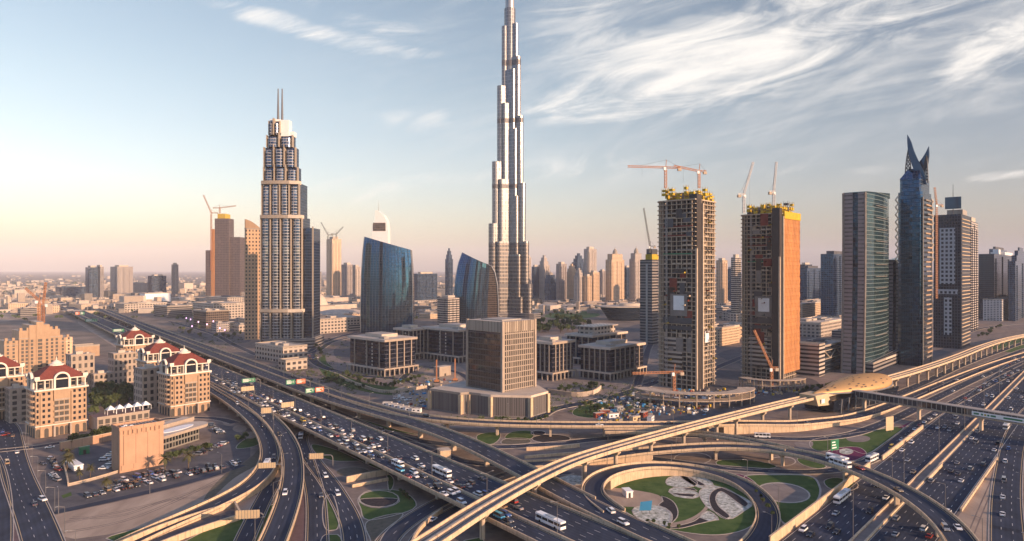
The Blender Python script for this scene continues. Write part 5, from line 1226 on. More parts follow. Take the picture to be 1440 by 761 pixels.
    for k in range(26):                                          # loading platforms sticking out of random floors
        z = rr.randrange(5, nf) * fh; mb = MB()
        if rr.random() < .5 and not net: a = rr.uniform(g1 + 3, wx - 10); mb.box(a, a + 2.6, -3.6, -.5, z, z + .25); mb.box(a, a + .15, -3.6, -.5, z + .25, z + 1.2)
        else: a = rr.uniform(2, wy - 10); mb.box(-3.6, -.5, a, a + 2.6, z, z + .25); mb.box(-3.6, -.5, a, a + .15, z + .25, z + 1.2)
        mb.build('loading_platform', MT[rr.choice(('form_yellow', 'steel_dark', 'dirt_red', 'concrete'))], r)
    for k in range(22):                                          # patches of debris netting hung over the open floors
        f = rr.randrange(8, nf - 2); z = f * fh; n_ = rr.choice((1, 1, 2, 3)); mb = MB()
        a = rr.uniform(1, wy - 16); mb.box(-.75, -.62, a, a + rr.uniform(3, 8), z, z + fh * n_ - .3)
        mb.build('debris_net', MT[rr.choice(('steel_dark', 'concrete_dark', 'shade_opening', 'shade_opening', 'dirt_red'))], r)
    mb = MB(); ya = wy * .64
    for k in range(int(h / 3)): mb.tube((-1.9, ya, k * 3), (-1.9, ya + 1.5, k * 3 + 3), .12, 3); mb.tube((-1.9, ya + 1.5, k * 3), (-1.9, ya, k * 3 + 3), .12, 3)
    for y_ in (ya, ya + 1.5): mb.tube((-1.9, y_, 0), (-1.9, y_, h), .16, 4)
    mb.build('hoist_mast', MT['steel'], r)
    for f in (nf - 8, nf - 6, nf - 12):
        mb = MB(); mb.box(-.6, -.2, 2, wy - 9, f * fh + .3, f * fh + 1.3); mb.build('safety_net', MT['dirt_red'] if f != nf - 12 else MT['sign_green'], r)
    return r, C, wx, wy, h
U1 = unfinished('nearer unfinished concrete tower with open floors and a tall dark shaft', 920, 977, 1010, 549, 279, (2, 10.5), seed=3)
U2 = unfinished('unfinished tower wrapped in orange netting on its right side', 1038, 1097, 1122, 538, 299, (-3.5, 2.6), True, seed=5)
def crane_parts(r, hm, jib, cj, ang_up=0, m='crane_orange', w=1.0):
    """lattice tower crane standing at the origin of r, jib along +x (raised by ang_up)"""
    def lattice(name, p, q, w, nseg, tri=False, wire=.11):
        mb = MB(); p, q = Vector(p), Vector(q); d = (q - p).normalized(); a = Vector((0, 1, 0)) if abs(d.y) < .9 else Vector((1, 0, 0)); b = d.cross(a)
        offs = [(a * s + b * t) * w for s, t in ((-.5, -.5), (.5, -.5), (.5, .5), (-.5, .5))]
        for o in offs: mb.tube(p + o, q + o, wire * 1.3, 4, None, 0, False)
        for i in range(nseg):
            u, v = p.lerp(q, i / nseg), p.lerp(q, (i + 1) / nseg)
            for k in range(4): mb.tube(u + offs[k], v + offs[(k + 1) % 4], wire, 3, None, 0, False)
        return mb.build(name, MT[m], r)
    lattice('mast', (0, 0, 0), (0, 0, hm), 1.7 * w, int(hm / 2.6), wire=.16 * w)
    tip = (jib * cos(ang_up), 0, hm + 1.5 + jib * sin(ang_up))
    lattice('jib', (0, 0, hm + 1.5), tip, 1.4 * w, int(jib / 2.4), wire=.14 * w)
    lattice('counter_jib', (0, 0, hm + 1.5), (-cj, 0, hm + 1.5), 1.4 * w, int(cj / 2.4), wire=.14 * w)
    mb = MB(); mb.box(-cj, -cj + 3, -1, 1, hm - 1.2, hm + 1.2); mb.build('counterweight', MT['concrete'], r)
    mb = MB(); mb.box(.6, 2.6, .8, 2.4, hm - 1.2, hm + 1.4); mb.build('cab', MT['white'], r)
    ap = (-.8, 0, hm + 8 * min(1.4, w)); mb = MB(); mb.tube((0, 0, hm), ap, .3 * w, 5); mb.build('apex', MT[m], r)
    mb = MB(); mb.tube(ap, (tip[0] * .7, 0, hm + 2.2 + (tip[2] - hm - 1.5) * .7), .09 * w, 3); mb.tube(ap, (-cj + 1, 0, hm + 2), .09 * w, 3); mb.build('tie_rod', MT['steel_dark'], r)
    if jib > 8: mb = MB(); hx = tip[0] * .62; mb.tube((hx, 0, hm + 1 + (tip[2] - hm - 1.5) * .62), (hx, 0, hm - 8), .07, 3); mb.build('hook_rope', MT['steel_dark'], r)
def crane(label, px, py_foot, py_jib, px_tip, py_tip, Y, m='crane_orange', cj=12, base=None, w=1.0):
    """crane at column px, distance Y, whose mast runs between two rows of the view"""
    z0 = H - (py_foot - HY) * Y / F if base is None else base; z1 = H - (py_jib - HY) * Y / F
    dxp = (px_tip - px) * Y / F; dzp = (py_jib - py_tip) * Y / F
    L = math.hypot(dxp, dzp) * 1.03; up = atan2(dzp, abs(dxp)); up = max(0, up if up > .12 else 0)
    r = thing('tower_crane', label, 'crane', ((px - 720) / F * Y, Y, z0), 0 if dxp > 0 else pi)
    r.rotation_euler.z += .18
    crane_parts(r, z1 - z0, L, cj, up, m, w); return r
C1 = U1[1]
crane('orange crane with its long boom to the left on the nearer unfinished tower', 936, 265, 238, 882, 232, 580, cj=14)
crane('orange crane with a level boom pointing left on the nearer unfinished tower', 983, 265, 243, 946, 237, 600, cj=7)
crane('white crane with its boom raised steeply at the left of the netted tower', 1046, 300, 276, 1060, 231, 612, 'crane_white', cj=6)
crane('second white crane, boom nearly upright, over the netted tower', 1088, 290, 272, 1092, 231, 622, 'crane_white', cj=5)
crane('low orange crane reaching left beside the first unfinished tower foot', 948, 555, 526, 888, 527, 540, cj=8, base=0)
crane('red and white crane rising before the foot of the netted tower', 1085, 558, 520, 1059, 468, 560, cj=6, base=0)
crane('crane with a slanting boom on the dark glass unfinished tower', 914, 356, 348, 905, 296, 900, 'steel_dark', cj=8)
crane('crane leaning over the white gridded tower', 1317, 420, 290, 1314, 266, 810, 'crane_orange', cj=9)
crane('pair of thin cranes on the sunlit far tower, the left one', 461, 338, 331, 452, 314, 2100, 'steel_dark', cj=16, w=2)
crane('pair of thin cranes on the sunlit far tower, the right one', 473, 336, 330, 482, 320, 2100, 'steel_dark', cj=16, w=2)
crane('crane on top of the far unfinished tower with its boom raised left', 297, 380, 300, 287, 276, 2180, 'crane_orange', cj=20, w=2.2)
crane('crane with a flat boom over the far unfinished tower', 309, 300, 293, 330, 290, 2180, 'crane_orange', cj=20, w=2.2)
crane('orange crane standing over the big orange hotel block, boom to the left', 55, 457, 425, 38, 408, 640, cj=8)
crane('second orange crane over the big orange hotel block, boom upright', 61, 457, 430, 64, 400, 660, cj=6)
# unfinished glass tower behind the first one
C, wx, wy, h = spec(900, 917, 926, 0, 365, GR, 900); r = thing('unfinished_tower', 'slim dark unfinished tower with a yellow top just left of the nearer unfinished tower', 'tower under construction', (C.x, C.y, 0), GR)
mb = MB(); mb.box(0, wx, 0, wy, 0, h, 0, 1); mb.build('wall', [FC['stripe_dark'], MT['concrete']], r)
mb = MB(); mb.box(-.6, -.02, wy * .35, wy * .5, 0, h * .95); mb.build('hoist_mast', MT['steel'], r)
mb = MB(); mb.box(0, wx, 0, wy * .55, h + .02, h + 7); mb.build('formwork', MT['form_yellow'], r)
mb = MB(); mb.box(1, wx - 1, 1, wy * .5, h + 7.02, h + 14); mb.build('core_top', MT['steel_dark'], r)
# far unfinished tower
def far_site(label, parts, Y):
    o0 = Vector(((parts[0][0] - 720) / F * Y, Y, 0)); r = thing('unfinished_tower', label, 'tower under construction', o0)
    for k, (x0, x1, yt, m) in enumerate(parts):
        a, b, h = (x0 - 720) / F * Y - o0.x, (x1 - 720) / F * Y - o0.x, H - (yt - HY) * Y / F
        mb = MB(); mb.box(a + .1, b - .1, k * 5, 40 + k * 5, 0, h, 0, 1); mb.build('tower_stage', [FC.get(m) or MT[m], MT['concrete_dark']], r)
    return r
far_site('far brown unfinished tower bristling with cranes left of the golden slab', [(289, 296, 352, 'raw_red'), (296, 300, 322, 'net_orange'), (300, 320, 307, 'raw_red'), (303, 314, 300, 'form_yellow'), (320, 334, 333, 'raw_red'), (286, 345, 411, 'shop')], 2180)
# --- banked teal tower at the station
def bent_tower(label, xl, xc, xr, yb, ytc, ytl, ytr, bend=7.0):
    C, wx, wy, h = spec(xl, xc, xr, yb, ytc); r = thing('glass_tower', label, 'tower', (C.x, C.y, 0), GR)
    rows = 22; hl = H - (ytl - HY) * (C.y + wy * .66) / F
    prof = lambda s: bend * ((1 - s) ** 2 if s < 1 else 0) * 1.0 - 1.2 * sin(pi * s)
    # left (stone) wall bulges out to the left at its foot; right wall is teal glass
    def P(u, z, h_): s = z / h_; return (-prof(s) * .8, u, z)
    mb = MB(); 
    for a, b, m in ((0, .34, 0), (.34, .58, 1), (.58, 1, 0)):
        for j in range(rows):
            z0, z1 = h * j / rows, h * (j + 1) / rows
            q = [P(b * wy, z0, h), P(a * wy, z0, h), P(a * wy, z1, h), P(b * wy, z1, h)]
            if m == 1: q = [(x + 1.0, y, z) for x, y, z in q]
            mb.face(q, m, [(b * wy, z0), (a * wy, z0), (a * wy, z1), (b * wy, z1)])
            if m == 1:
                for yy in (a * wy, b * wy):
                    e = [P(yy, z0, h), (P(yy, z0, h)[0] + 1.0,) + P(yy, z0, h)[1:], (P(yy, z1, h)[0] + 1.0,) + P(yy, z1, h)[1:], P(yy, z1, h)]; mb.face(e, 0)
    lw = mb.build('stone_wall', [FC['stone_slit'], FC['dark_glass']], r)
    mb = MB()
    for j in range(rows):
        z0, z1 = h * j / rows, h * (j + 1) / rows; a, b = P(0, z0, h), P(0, z1, h)
        bul = lambda z: -2.2 * sin(pi * min(1, z / h * .9))
        N = 8
        for i in range(N):
            u0, u1 = i / N, (i + 1) / N; by = lambda u: -3.0 * sin(pi * u)
            q = [(a[0] + (wx - a[0]) * u0, by(u0), z0), (a[0] + (wx - a[0]) * u1, by(u1), z0), (b[0] + (wx - b[0]) * u1, by(u1), z1), (b[0] + (wx - b[0]) * u0, by(u0), z1)]
            mb.face(q, 0, [(u0 * wx, z0), (u1 * wx, z0), (u1 * wx, z1), (u0 * wx, z1)])
        mb.face([(wx, 0, z0), (wx, wy, z0), (wx, wy, z1), (wx, 0, z1)], 0); mb.face([(wx, wy, z0), P(wy, z0, h), P(wy, z1, h), (wx, wy, z1)], 0)
    mb.face([(0, 0, h), (wx * .5, -3, h), (wx, 0, h), (wx, wy, h), (0, wy, h)], 1)
    mb.build('glass_wall', [FC['teal'], MT['roof_dark']], r)
    nb = int(h / 11)
    for k in range(1, nb):                                       # sunshade bars on alternate floors
        mb = MB(); z = h * k / nb; s = prof(z / h) * .8
        mb.box(wx * .26 - s * .5, wx * .74, -3.9, -3.1, z, z + .45); mb.build('sun_shade', MT['concrete_dark'], r)
    mb = MB(); mb.box(-.3, 1.2, -1.0, 1.0, 0, h + .5)
    for j in range(0): pass
    for yy in (0, wy):
        mb = MB()
        for j in range(rows):
            a, b = P(yy, h * j / rows, h), P(yy, h * (j + 1) / rows, h); mb.tube((a[0] - .2, a[1], a[2]), (b[0] - .2, b[1], b[2]), 1.1, 5)
        mb.build('stone_edge', MT['concrete_dark'], r)
    mb = MB(); mb.prism([(0, -1), (wx, -1), (wx, wy), (0, wy)], h + .05, lambda x, y: h + .6 + 5 * (x / wx), 0); mb.build('crown', FC['teal'], r)
    return r
bent_tower('tall teal glass tower with a curving stone wall beside the metro station', 1186, 1217, 1250, 526, 270, 275, 267)
bent_tower('shorter twin of the teal glass tower standing at its right', 1248, 1266, 1286, 511, 366, 366, 362, 4)
r, wx, wy, h = block('office_wedge', 'low ribbed glass wedge building at the foot of the teal towers', 'office building', 1216, 1228, 1284, 527, 512, ['stripe_dark'], depth=18, plant=False)
mb = MB(); mb.prism([(0, 0), (wx, 0), (wx, 18), (0, 18)], h + .01, lambda x, y: h + 1.2 + 5 * x / wx, 0); mb.build('sloping_roof', FC['stripe_dark'], r)
FA('tower_blue', (.03, .045, .07), (.02, .055, .11), 1.6, 3.9, .06, (.10, .98), .06, .85, blinds=.02)
# --- tower with crossed horns
C, wx, wy, h = spec(1262, 1297, 1310, 516, 250); CT = thing('skyscraper', 'dark glass tower crowned with two crossing horns', 'skyscraper', (C.x, C.y, 0), GR)
wx = max(wx, 16)
mb = MB(); mb.prism([(2, 0), (wx - 2, 0), (wx, 2), (wx, wy - 3), (wx - 3, wy), (3, wy), (0, wy - 3), (0, 2)], 0, h * .93, 0, 1); mb.build('wall', [FC['tower_blue'], MT['roof_dark']], CT)
mb = MB(); mb.prism([(3, 1.5), (wx - 3, 1.5), (wx - 1.5, 3), (wx - 1.5, wy - 4), (wx - 4, wy - 1.5), (4, wy - 1.5), (1.5, wy - 4), (1.5, 3)], h * .93, h, 0, 1); mb.build('upper_wall', [FC['tower_blue'], MT['roof_dark']], CT)
rr = random.Random(4)
for f in range(34):                                              # stacked balconies down the sunny edge and the far edge
    z = 8 + f * (h * .93 - 12) / 34
    mb = MB(); e = .9 + .8 * sin(f * .9); mb.box(wx * .25, wx * .8, -1.2 - e, -.02, z, z + 1.5); mb.build('balcony', MT['stucco'] if f % 3 else MT['concrete_dark'], CT)
for k in range(9):
    z = h * .55 + k * h * .04; mb = MB()
    for y in (wy, ): mb.tube((-.6, y - 1, z), (-2.6, y + 1.2, z + h * .02), .7, 5); mb.tube((-2.6, y + 1.2, z + h * .02), (-.6, y - 1, z + h * .04), .7, 5)
    mb.build('rib_loop', MT['stone'], CT)
    mb = MB(); mb.tube((wx + .4, 1, z), (wx + 2.6, -1.4, z + h * .02), .7, 5); mb.tube((wx + 2.6, -1.4, z + h * .02), (wx + .4, 1, z + h * .04), .7, 5); mb.build('rib_loop', MT['stone'], CT)
for x in (1, wx - 1): mb = MB(); mb.box(x - .6, x + .6, -.9, -.05, 0, h * .9); mb.build('stone_fin', MT['stone'], CT)
# horns lie in the plane of the wide left wall (local y), tips curling outwards
def horn(pts, r0, x, name='horn'):
    P = smooth_path([Vector((x, y, z)) for y, z in pts], 1.5); mb = MB(); n = len(P)
    rad = lambda i: r0 * (.35 + .65 * sin(pi * min(1, .18 + .82 * (1 - i / (n - 1))) ** 1.0)) if i < n - 1 else .1
    for i in range(n - 1): mb.tube(P[i], P[i + 1], max(.15, rad(i)), 8, max(.12, rad(i + 1)), 0, False)
    mb.build(name, MT['glass_blue'], CT)
W_ = wy
def blade(outer, inner, x, t):                                  # crescent plate: two arcs that meet in a point
    f = lambda q: smooth_path([Vector((0, y * W_, h + z)) for y, z in q], 2.0)
    O, I = f(outer), f(inner); poly = [(p.y, p.z) for p in O] + [(p.y, p.z) for p in I[1:-1]]; mb = MB(); n = len(poly)
    for k in range(n): a, b = poly[k], poly[(k + 1) % n]; mb.face([(x - t, a[0], a[1]), (x + t, a[0], a[1]), (x + t, b[0], b[1]), (x - t, b[0], b[1])])
    mb.face([(x - t, a, b) for a, b in poly]); mb.face([(x + t, a, b) for a, b in reversed(poly)]); o = mb.build('horn', MT['glass_blue'], CT); fix_normals(o)
blade([(-.08, -6), (.08, 9), (.28, 20), (.46, 31), (.58, 41), (.72, 48)], [(.72, 48), (.72, 40), (.68, 30), (.56, 18), (.40, 6), (.26, -6)], wx * .32, 1.6)
blade([(.90, -6), (.72, 7), (.48, 15), (.24, 22), (.08, 28), (-.06, 35)], [(-.06, 35), (-.07, 25), (0, 15), (.16, 7), (.34, 0), (.50, -6)], wx * .55, 1.6)
for y0, y1, zt, x in ((W_ * .60, W_ * .86, 37, wx * .4), (-W_ * .06, W_ * .16, 28, wx * .45)):
    tipy = y0 + (y1 - y0) * (.45 if y0 > 0 else .3); mb = MB()
    def ed(k): t = k / 9; return (y0 + (tipy - y0) * t ** 2.2, y1 + (tipy - y1) * t ** 2.2)
    for k in range(9):
        (a, b), (c, d) = ed(k), ed(k + 1); z, z2 = h - 3 + zt * k / 9, h - 3 + zt * (k + 1) / 9
        for q in ((a, z, c, z2), (b, z, d, z2), (a, z, d, z2), (b, z, c, z2), (a, z, b, z)): mb.tube((x, q[0], q[1]), (x, q[2], q[3]), .5, 5)
    mb.build('lattice_wing', MT['steel_dark'], CT)
mb = MB(); mb.loft([[(1.5, 1.5, h), (wx - 1.5, 1.5, h), (wx - 1.5, wy - 1.5, h), (1.5, wy - 1.5, h)], [(wx * .35, wy * .25, h + 12), (wx * .65, wy * .25, h + 12), (wx * .65, wy * .7, h + 12), (wx * .35, wy * .7, h + 12)]]); mb.build('crown', FC['blue_glass'], CT)
# --- dark tower with a white grid
C, wx, wy, h = spec(1313, 1352, 1364, 491, 301); r = thing('office_tower', 'dark tower with a white window grid and a big roof screen', 'tower under construction', (C.x, C.y, 0), GR)
wx = max(wx, 20)
mb = MB(); mb.box(0, wx, 0, wy, 0, h, 0, 1); mb.build('wall', [FC['dark_grid'], MT['roof_dark']], r)
mb = MB(); mb.box(-.5, -.03, wy * .22, wy * .78, h * .48, h * .9); mb.build('white_grid', FC['white_grid'], r)
mb = MB(); mb.box(-.5, -.03, wy * .34, wy * .62, h * .1, h * .38); mb.build('white_grid', FC['white_grid'], r)
mb = MB(); mb.box(-.6, -.03, wy * .12, wy * .9, h * .405, h * .44); mb.build('white_band', FC['white_grid'], r)
mb = MB(); mb.box(wx * .3, wx * .8, wy * .05, wy * .62, h, h + 7); mb.build('roof_plant', MT['roof_grey'], r)
mb = MB(); mb.box(2, 3.4, wy * .02, wy * .6, h + 7.02, h + 22); mb.build('roof_screen', MT['glass_blue'], r)
mb = MB(); mb.tube((4.5, wy * .32, h), (4.5, wy * .32, h + 38), .5, 6, .2); mb.build('mast', MT['steel_dark'], r)
for f in range(36): mb = MB(); z = 4 + f * (h - 6) / 36; mb.box(1, wx - 1, -.9, -.02, z, z + 1.0); mb.build('balcony', MT['concrete_wall'] if f % 4 else MT['concrete_dark'], r)
T('thin striped tower peeping out behind the white gridded one', 1362, 1366, 1375, 311, 1100, 'stripe', podium=False)
# --- farther right
T('wide blue glass office slab left of the tall teal tower', 1154, 1172, 1193, 357, 1250, 'res_blue', name='office_tower', roofm='roof_dark')
T('dim dark office slab behind the orange netting', 1118, 1135, 1158, 377, 1500, 'res_blue', name='office_tower', roofm='roof_dark')
T('small dark slab far behind the dim one', 1124, 1132, 1142, 372, 1900, 'dark_glass', name='office_tower')
block('office_building', 'ornate sunlit low block behind the netted tower', 'office building', 1116, 1128, 1192, 452, 428, ['res_gold', 'stucco_pale'], depth=50)
block('office_building', 'grey flat roofed building before the sunlit ornate block', 'office building', 1130, 1152, 1192, 475, 455, ['shop'], depth=50)
block('car_park', 'beige banded car park with a roof deck right of the netted tower', 'car park', 1112, 1152, 1160, 530, 486, ['stripe'], depth=46, plant=False)
r, wx, wy, h = block('link_building', 'dark glass link building with white zigzag trusses', 'office building', 1153, 1158, 1190, 527, 488, ['dark_glass'], depth=30)
for i in range(4):
    mb = MB(); a = wx * i / 4; b = wx * (i + 1) / 4; z0, z1 = h * .55, h * .85
    mb.tube((a, -.6, z0 if i % 2 else z1), (b, -.6, z1 if i % 2 else z0), .6, 5); mb.build('truss', MT['stone'], r)
for z in (h * .55, h * .85): mb = MB(); mb.box(0, wx, -1.1, -.05, z - .4, z + .4); mb.build('truss_beam', MT['stone'], r)
block('office_building', 'low sunlit building with red flat roof between the unfinished towers', 'office building', 1006, 1012, 1040, 487, 462, ['res_gold', 'stucco_pale'], depth=30)
block('office_building', 'big grey shed at the far right behind the metro line', 'building', 1360, 1372, 1390, 447, 425, ['stripe_dark'], depth=40)
block('office_building', 'white office block with three rows of windows at the right edge', 'office building', 1402, 1409, 1452, 452, 422, ['office_white', 'stone'], depth=30)
T('black glass cube building far right with a sloping top', 1376, 1398, 1424, 357, 1350, 'dark_glass', name='office_tower', podium=False, roofm='roof_dark', crown='fin')
T('dark tower block rising behind the black glass cube', 1391, 1397, 1416, 350, 1600, 'res_blue', name='office_tower', podium=False, roofm='roof_dark')
T('curved pale framed glass building at the right edge', 1418, 1428, 1450, 346, 1300, 'res_blue', name='office_tower', podium=False, crown='step')
for lb, a, b, c, y, Y, m in (('small orange lit block far right', 1375, 1379, 1386, 424, 1500, 'res_gold'), ('pale stepped block far right beside the white gridded tower', 1364, 1368, 1374, 430, 1200, 'res_a'), ('sunlit cube among the far right blocks', 1398, 1402, 1410, 420, 1600, 'res_gold'), ('tall pale block at the back of the far right blocks', 1383, 1386, 1392, 415, 1900, 'res_a')):
    T(lb, a, b, c, y, Y, m, podium=False, name='small_block', crown='flat')
# --- building site round the unfinished towers
def ring_deck(label, cx, cy, R, a0, a1, z0, z1, w, name='site_podium'):
    r = thing(name, label, 'building site', (cx, cy, 0)); n = 22
    for z in (z0, z1):
        mb = MB(); q = [(R * cos(a0 + (a1 - a0) * i / n), R * .72 * sin(a0 + (a1 - a0) * i / n)) for i in range(n + 1)]; q2 = [((R - w) * cos(a0 + (a1 - a0) * i / n), (R - w) * .72 * sin(a0 + (a1 - a0) * i / n)) for i in range(n + 1)]
        mb.prism(q + q2[::-1], z - .5, z, 0, None, True); mb.build('floor_slab', MT['concrete'], r)
    for i in range(0, n + 1, 2):
        a = a0 + (a1 - a0) * i / n
        for k in (R - 1, R - w + 1): mb = MB(); x, y = k * cos(a), k * .72 * sin(a); mb.box(x - .4, x + .4, y - .4, y + .4, 0, z1 - .5); mb.build('column', MT['concrete'], r)
    return r
q = G(975, 562); ring_deck('curved two level concrete podium under construction below the nearer unfinished tower', q.x, q.y, 46, pi * 1.02, pi * 1.98, 5, 10, 13)
q = G(1085, 545); ring_deck('low concrete podium under construction at the foot of the netted tower', q.x, q.y, 28, pi * 1.0, pi * 1.9, 4.5, 9, 9)
# ------------------------------------------------------------------ metro viaduct, station, footbridge
MZ = 11.8
mctrl = [(540, 800), (606, 760), (660, 724), (712, 693), (760, 667.5), (808, 646), (880, 624), (950, 605), (1040, 582), (1110, 565), (1150, 556), (1200, 544), (1260, 529), (1310, 514), (1350, 500), (1380, 488), (1410, 478.5), (1445, 471), (1490, 465), (1560, 460)]
mp = Path([G(x, y, MZ) for x, y in mctrl], 4.0, 10); ROADS['metro'] = mp
o0 = G(808, 646, MZ); o0.z = 0
MV = thing('metro_viaduct', 'curving elevated metro track on single piers crossing over the interchange', 'viaduct', o0)
mb = MB(); sweep(mb, mp, [(-4.4, -.3), (4.4, -.3), (4.4, -.9), (1.9, -2.35), (-1.9, -2.35), (-4.4, -.9)]); fix_normals(mb.build('girder', MT['concrete'], MV, o0))
for s in (-1, 1):
    mb = MB(); a, b = sorted((s * 4.15, s * 4.6)); sweep(mb, mp, [(a, .7), (b, .7), (b, -.95), (a, -.95)]); fix_normals(mb.build('parapet', MT['parapet'], MV, o0))
    mb = MB(); strip(mb, mp, s * 2.1 - 1.6, s * 2.1 + 1.6, -.26); mb.build('track_bed', MT['concrete_dark'], MV, o0)
    for k in (-.72, .72):
        mb = MB(); q = s * 2.1 + k; sweep(mb, mp, [(q - .1, .0), (q + .1, .0), (q + .1, -.27), (q - .1, -.27)]); fix_normals(mb.build('rail', MT['steel'], MV, o0))
mb = MB(); sweep(mb, mp, [(-.45, .55), (.45, .55), (.45, -.29), (-.45, -.29)]); fix_normals(mb.build('walkway', MT['concrete'], MV, o0))
mb0 = MB(); mb0.tube((0, 0, -1.5), (0, 0, MZ - 4.2), 1.05, 14); mb0.loft([[(x * k, y * k2, z) for x, y in ((-1.6, -1), (1.6, -1), (1.6, 1), (-1.6, 1))] for k, k2, z in ((.7, 1, MZ - 4.2), (1.45, 1.2, MZ - 2.9), (1.45, 1.2, MZ - 2.35))])
pr0 = None
def metro_pier(d):
    global pr0
    p, r = mp.at(d)
    if pr0 is None: pr0 = mb0.build('pier', MT['concrete'], MV); q = pr0
    else: q = bpy.data.objects.new('pier', pr0.data); COL.objects.link(q); q.parent = MV
    q.location = (p.x - o0.x, p.y - o0.y, 0); q.rotation_euler = (0, 0, atan2(r.y, r.x))
dl = [mp.near(G(x, y, MZ)) for x, y in ((678, 712), (752, 671), (819, 642.5), (866, 628), (913, 615), (962, 602), (1007, 590.5), (1036, 583), (1072, 574), (1108, 565))]
st0, st1 = mp.near(G(1150, 556, MZ)), mp.near(G(1236, 535, MZ))
for d in dl: metro_pier(d)
d = st1 + 6
while d < mp.len - 5: metro_pier(d); d += 27
# the shell shaped station
pA, rA = mp.at(st0); pB, rB = mp.at(st1); pm_, rm = mp.at((st0 + st1) / 2)
dirv = (pB - pA).normalized(); SL = (pB - pA).length; ang = atan2(dirv.y, dirv.x)
ST = thing('metro_station', 'golden shell roofed metro station over the elevated track', 'metro station', (pA.x, pA.y, 0), ang)
n, m = 26, 18; xs0, xs1 = -6, SL + 6
def shell(s, t):                                                 # s 0..1 along the track, t 0..1 from the near eave over the top to the far eave
    x = xs0 + (xs1 - xs0) * s
    k = sin(pi / 2 * min(1, s / .70)) ** 1.25 if s < .70 else .42 + .58 * max(0, cos(pi / 2 * (s - .70) / .30)) ** .8
    w = 1.2 + 14.0 * k; hh = 1.4 + 7.6 * k
    a = pi * (t * 1.0)
    return (x + 3.5 * (0.5 - t) * 0, -w * cos(a), MZ + 1.2 - 2.6 * k + hh * sin(a) ** .9)
mb = MB(); G_ = [[shell(i / n, j / m) for j in range(m + 1)] for i in range(n + 1)]
for i in range(n):
    for j in range(m): mb.face([G_[i][j], G_[i + 1][j], G_[i + 1][j + 1], G_[i][j + 1]], 0, None, True)
o = mb.build('roof_shell', MT['gold_shell'], ST); fix_normals(o)
so_ = o.modifiers.new('thick', 'SOLIDIFY'); so_.thickness = .5; so_.offset = -1
rr = random.Random(2)
for i in range(3, n - 3):
    for j in range(2, m - 3):
        if rr.random() < .17:
            a, b, c = Vector(shell((i + .2) / n, (j + .5) / m)), Vector(shell((i + .85) / n, (j + .5) / m)), Vector(shell((i + .5) / n, (j + .9) / m)); nn = (b - a).cross(c - a).normalized()
            if nn.z < 0: nn = -nn
            e = (b - a).cross(nn).normalized() * .42; mb = MB(); mb.face([a - e + nn * .06, b - e + nn * .06, b + e + nn * .06, a + e + nn * .06]); mb.build('skylight', MT['shade_opening'], ST)
mb = MB()                                                        # eave rim
for t in (0, 1):
    for i in range(n): mb.tube(shell(i / n, t), shell((i + 1) / n, t), .55, 6, None, 0, False)
mb.build('eave_rim', MT['steel'], ST)
mb = MB(); mb.loft([[(xs0 + 10, -9, 1), (xs1 - 8, -13, 1), (xs1 - 8, 13, 1), (xs0 + 10, 11, 1)], [(xs0 + 8, -11, MZ - 2.6), (xs1 - 6, -15, MZ - 2.6), (xs1 - 6, 14, MZ - 2.6), (xs0 + 8, 12, MZ - 2.6)]]); mb.build('concourse', MT['glass_dark'], ST)
mb = MB(); mb.loft([[(-12, -6.5, MZ - 5), (4, -7.5, MZ - 6), (4, 6, MZ - 6), (-12, 6, MZ - 5)], [(-14, -5.6, MZ + 2), (2, -6.6, MZ + 2), (2, 6, MZ + 2), (-14, 6, MZ + 2)]]); mb.build('end_box', MT['sign_back'], ST)
mb = MB(); mb.box(-9, -4.5, -7.35, -6.9, MZ - 3.6, MZ - .8); mb.build('sign_panel', MT['white'], ST)
mb = MB(); mb.box(xs1 - 9, xs1 + 2, -8, 9, 0, MZ - 3.0); mb.build('end_pier', MT['concrete'], ST)
for i in range(9): mb = MB(); x = xs0 + 14 + i * (SL - 12) / 8; mb.tube((x, -12.5, 0), (x, -13.2, MZ - 1.8), .45, 6); mb.build('strut', MT['steel'], ST)
# footbridge over the widest highway
FB0, FB1 = G(1200, 556, 9), G(1600, 620, 9)
fp = Path([FB0, FB0.lerp(FB1, .5), FB1]); o0 = FB0.copy(); o0.z = 0
FB = thing('footbridge', 'long enclosed footbridge spanning the widest highway from the station', 'footbridge', o0)
mb = MB(); sweep(mb, fp, [(-2.6, 3.6), (2.6, 3.6), (2.6, -.2), (-2.6, -.2)]); o = mb.build('glazed_tube', facade('tube_glass', (.30, .27, .24), (.05, .055, .065), 3.0, 60, .07, (0, 1), .1, .4, tilt=.01), FB, o0); fix_normals(o)
mb = MB(); sweep(mb, fp, [(-3.3, 4.1), (3.3, 4.1), (3.3, 3.62), (-3.3, 3.62)]); fix_normals(mb.build('roof', MT['roof_grey'], FB, o0))
mb = MB(); sweep(mb, fp, [(-3.0, -.22), (3.0, -.22), (2.6, -1.3), (-2.6, -1.3)]); fix_normals(mb.build('deck', MT['concrete'], FB, o0))
for x, y in ((1288, 571), (1378, 585), (1216, 558)):
    d = fp.near(G(x, y, 9)); p, r = fp.at(d); mb = MB(); mb.obox((p.x - o0.x, p.y - o0.y), 2.2, 1.6, 0, 7.75, atan2(r.y, r.x)); mb.build('pier', MT['concrete'], FB)
d0, d1 = fp.near(G(1371, 584, 9)), fp.near(G(1452, 596, 9))
mb = MB(); p, r = fp.at(d0, 2.75, .1); q, r = fp.at(d1, 2.75, .1); u = Vector((0, 0, 2.6)); e = r * .2
for A, B in ((p, q),): mb.face([A + e, B + e, B + e + u, A + e + u]); mb.face([A, A + e, A + e + u, A + u]); mb.face([A + u, A + e + u, B + e + u, B + u]); mb.face([B, A, A + u, B + u])
sg = mb.build('sign_board', MT['white'], FB, o0); fix_normals(sg)
L = (q - p).length
